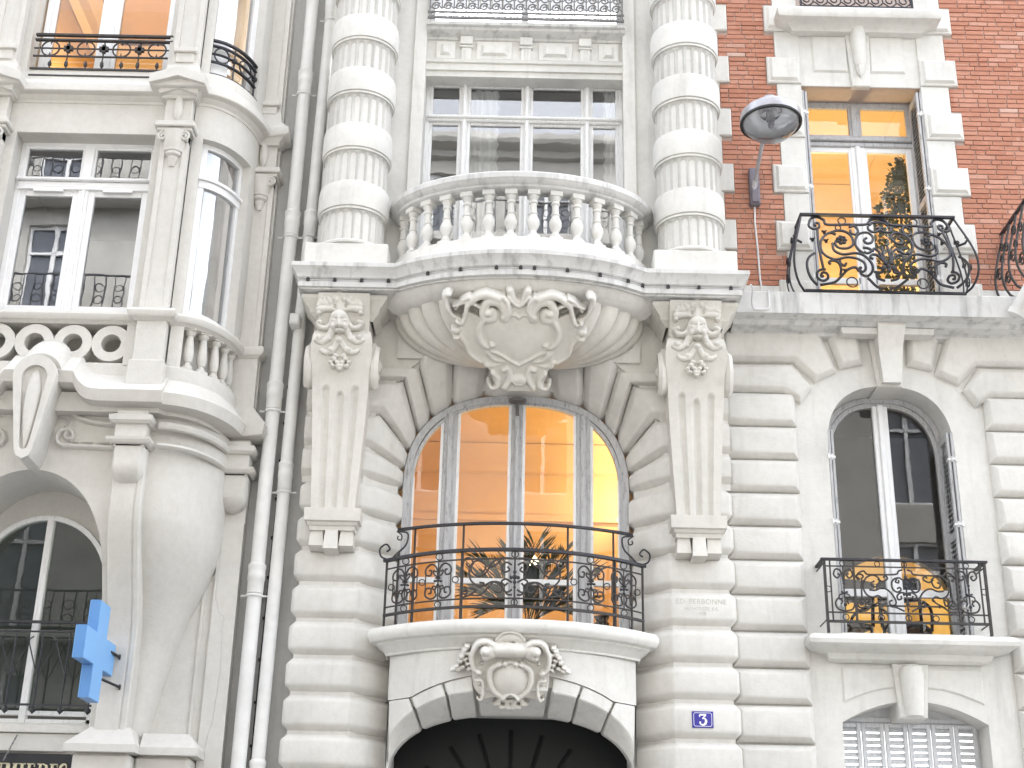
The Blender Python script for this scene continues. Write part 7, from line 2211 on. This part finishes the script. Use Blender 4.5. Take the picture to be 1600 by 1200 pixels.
# shop sign
sg = thing('shop_sign', 'black shop sign with pale gold serif letters below the arched window', 'sign', (-4.9, -.32, 3.0))
obj('board', box(-6.3, -4.125, -.30, -.26, 2.95, 3.385, .004), 'sign_black', sg)
def glyph(ch, x, z, h, w_, t_=.026, th=.010):
    S = []
    V_ = lambda a, b_, q: S.append([(x + a * w_, z), (x + b_ * w_, z), (x + b_ * w_, z + h), (x + a * w_, z + h)])
    def stem(a, q=t_): S.append([(x + a - q / 2, z), (x + a + q / 2, z), (x + a + q / 2, z + h), (x + a - q / 2, z + h)])
    def hb(a, b_, zz, q=th): S.append([(x + a, zz), (x + b_, zz), (x + b_, zz + q), (x + a, zz + q)])
    if ch == 'I':
        stem(w_ / 2); hb(w_ / 2 - .03, w_ / 2 + .03, z + h - th); hb(w_ / 2 - .03, w_ / 2 + .03, z)
    elif ch == 'E':
        stem(.02); hb(-.005, w_, z + h - th); hb(-.005, w_, z); hb(0, w_ * .75, z + h / 2 - th / 2); S.append([(x + w_ - .008, z + h), (x + w_, z + h), (x + w_, z + h - .035), (x + w_ - .008, z + h - .03)]); S.append([(x + w_ - .008, z), (x + w_, z), (x + w_, z + .04), (x + w_ - .008, z + .035)])
    elif ch == 'M':
        stem(.012, .012); stem(w_ - .014); hb(-.012, .034, z + h - th); hb(w_ - .04, w_ + .012, z + h - th); hb(-.014, .036, z); hb(w_ - .044, w_ + .014, z)
        S.append([(x + .006, z + h), (x + .036, z + h), (x + w_ / 2 + .008, z), (x + w_ / 2 - .008, z)]); S.append([(x + w_ - .028, z + h), (x + w_ - .014, z + h), (x + w_ / 2 + .008, z), (x + w_ / 2 - .004, z)])
    elif ch == 'U':
        stem(.02); stem(w_ - .01, .012); hb(-.01, .045, z + h - th); hb(w_ - .03, w_ + .014, z + h - th); hb(.01, w_ - .005, z, .016)
    elif ch == 'L':
        stem(.02); hb(-.01, .05, z + h - th); hb(-.01, w_, z); S.append([(x + w_ - .008, z), (x + w_, z), (x + w_, z + .04), (x + w_ - .008, z + .035)])
    ms = [chamf(p, -.30, -.318, .003) for p in S]
    if ch == 'R':
        ms = [chamf([(x + .008, z), (x + .034, z), (x + .034, z + h), (x + .008, z + h)], -.30, -.318, .003), chamf([(x - .008, z + h - th), (x + w_ * .6, z + h - th), (x + w_ * .6, z + h), (x - .008, z + h)], -.30, -.318, .003), chamf([(x + w_ * .5, z + h * .45), (x + w_ * .72, z + h * .45), (x + w_, z), (x + w_ * .78, z)], -.30, -.318, .003), chamf([(x + .03, z + h * .45), (x + w_ * .6, z + h * .45), (x + w_ * .6, z + h * .45 + th), (x + .03, z + h * .45 + th)], -.30, -.318, .003)]
        ms.append(xf(ribbon2(bez((x + w_ * .55, z + h - th / 2), (x + w_ * .92, z + h * .86), (x + w_ * .92, z + h * .62), (x + w_ * .55, z + h * .48), n=5), [.006, .012, .012, .006], -.3185), lambda a, b_, c: (a, b_, c)))
    if ch == 'S':
        ms = [ribbon2(bez((x + w_ * .92, z + h * .74), (x + w_ * .84, z + h * .93), (x + w_ * .5, z + h * .98), (x + w_ * .12, z + h * .82), (x + w_ * .25, z + h * .58), (x + w_ * .75, z + h * .42), (x + w_ * .9, z + h * .2), (x + w_ * .5, z + h * .02), (x + w_ * .12, z + h * .08), (x + w_ * .06, z + h * .28), n=5), [.006, .008, .012, .014, .014, .014, .012, .008, .006], -.3185)]
    return join(*ms)
zt_l = W(60, 1193, -.31)[1]
for ch, p in zip('LUMIERES', (-24, -8, 9, 30, 43, 60, 79, 94)):
    x = W(p, 1195, -.31)[0]
    obj('letter', glyph(ch, x, zt_l - .17, .17, {'I': .06, 'M': .105, 'R': .085}.get(ch, .07)), 'letter_gold', sg)
# slanting stay above the sign
sy = thing('sign_stay', 'thin twisted stay slanting down to the black shop sign', 'rod', (-4.8, -.4, 3.4))
pA, pB = W3(27, 1148, -.29), W3(5, 1188, -.42)
obj('rod', tube([pA, pB], .006, 5), 'iron_grey', sy)
for k in range(5):
    t_ = .15 + .18 * k
    p = [pA[i] + (pB[i] - pA[i]) * t_ for i in range(3)]
    obj('spike', lathe([(.012, -.01), (.0, .02)], p, 5), 'iron_grey', sy)
# pale pipe stub below the right-hand balcony
ps = thing('drain_spout', 'pale drain spout under the balcony at the right edge', 'pipe', (5.4, -.5, 8.2))
obj('pipe', tube([W3(1588, 488, -.55), W3(1612, 445, -.75)], .075, 12), 'pipe_paint', ps, smooth=True)
obj('collar', tube([W3(1586, 492, -.54), W3(1590, 484, -.56)], .09, 12), 'pipe_paint', ps, smooth=True)
# ================================================================== the house across the street (seen only as reflections)
O = thing('opposite_building', 'tall stone building across the street, mirrored in the window panes', 'building', (0, -17, 0))
yo = -16.8
WN = []
for k in range(-9, 4):
    WN.append(k * 2.9 + .7)
floors = [(0.6, 3.4), (4.7, 7.3), (8.2, 10.9), (11.8, 14.4), (15.3, 17.6), (18.4, 20.2)]
V = []
ow_ = obj('wall', box(-27, 11.5, yo - .5, yo - .18, 0, 21.0), 'facing_limestone', O)
pcs = []
zed = [0] + [z for f_ in floors for z in f_] + [21.0]
for i in range(0, len(zed), 2):
    pcs.append(box(-27, 11.5, yo - .2, yo, zed[i], zed[i + 1]))
xed = [-27] + [e for x in WN for e in (x - .65, x + .65)] + [11.5]
for f_ in floors:
    for i in range(0, len(xed), 2):
        pcs.append(box(xed[i], xed[i + 1], yo - .2, yo + .002, f_[0] - .01, f_[1] + .01))
obj('front', join(*pcs), 'facing_limestone', O)
w0 = None
for f_i, (z0, z1) in enumerate(floors):
    w0 = None
    for x in WN:
        if w0 is None:
            w0 = obj('window', join(rect_frame(x - .65, x + .65, z0, z1, .08, yo - .16, yo - .1), box(x - .05, x + .05, yo - .15, yo - .08, z0, z1), box(x - .6, x + .6, yo - .15, yo - .08, z1 - .75, z1 - .67)), 'white_paint', O)
            obj('pane', box(x - .62, x + .62, yo - .175, yo - .165, z0, z1), 'far_glass', w0)
            x00 = x
        else:
            dup(w0, O, (x - x00, 0, 0))
    if f_i in (1, 2, 4, 5):
        obj('balcony', box(-27, 11.5, yo, yo + .5, z0 - .35, z0 - .1, .03), 'facing_limestone', O)
        rl = obj('railing', box(-27, 11.5, yo + .44, yo + .48, z0 + .75, z0 + .79), 'iron', O)
        bb_ = []
        for k in range(164):
            x = -26.9 + k * .233
            bb_.append(box(x - .012, x + .012, yo + .45, yo + .474, z0 - .1, z0 + .76))
            if k % 2 == 0:
                bb_.append(ring((x + .117, yo + .46, z0 + .45), .1, .014, 10, 4))
                bb_.append(ring((x + .117, yo + .46, z0 + .15), .1, .014, 10, 4))
        o_ = obj('bars', join(*bb_), 'iron', rl); o_['kind'] = 'stuff'
    else:
        for x in WN[::1]:
            pass
        obj('string_course', box(-27, 11.5, yo, yo + .12, z1 + .35, z1 + .5, .02), 'facing_limestone', O)
obj('cornice', sweep([(0, 20.6), (.15, 20.65), (.2, 20.8), (.45, 20.9), (.5, 21.0), (.5, 21.15), (0, 21.2)], [(11.5, yo), (-27, yo)], caps=True), 'facing_limestone', O)
obj('roof', prism_x([(yo + .1, 21.1), (yo - 1.1, 24.6), (yo - 6, 25.4), (yo - 6, 21.1)], -27, 11.5), 'zinc', O)
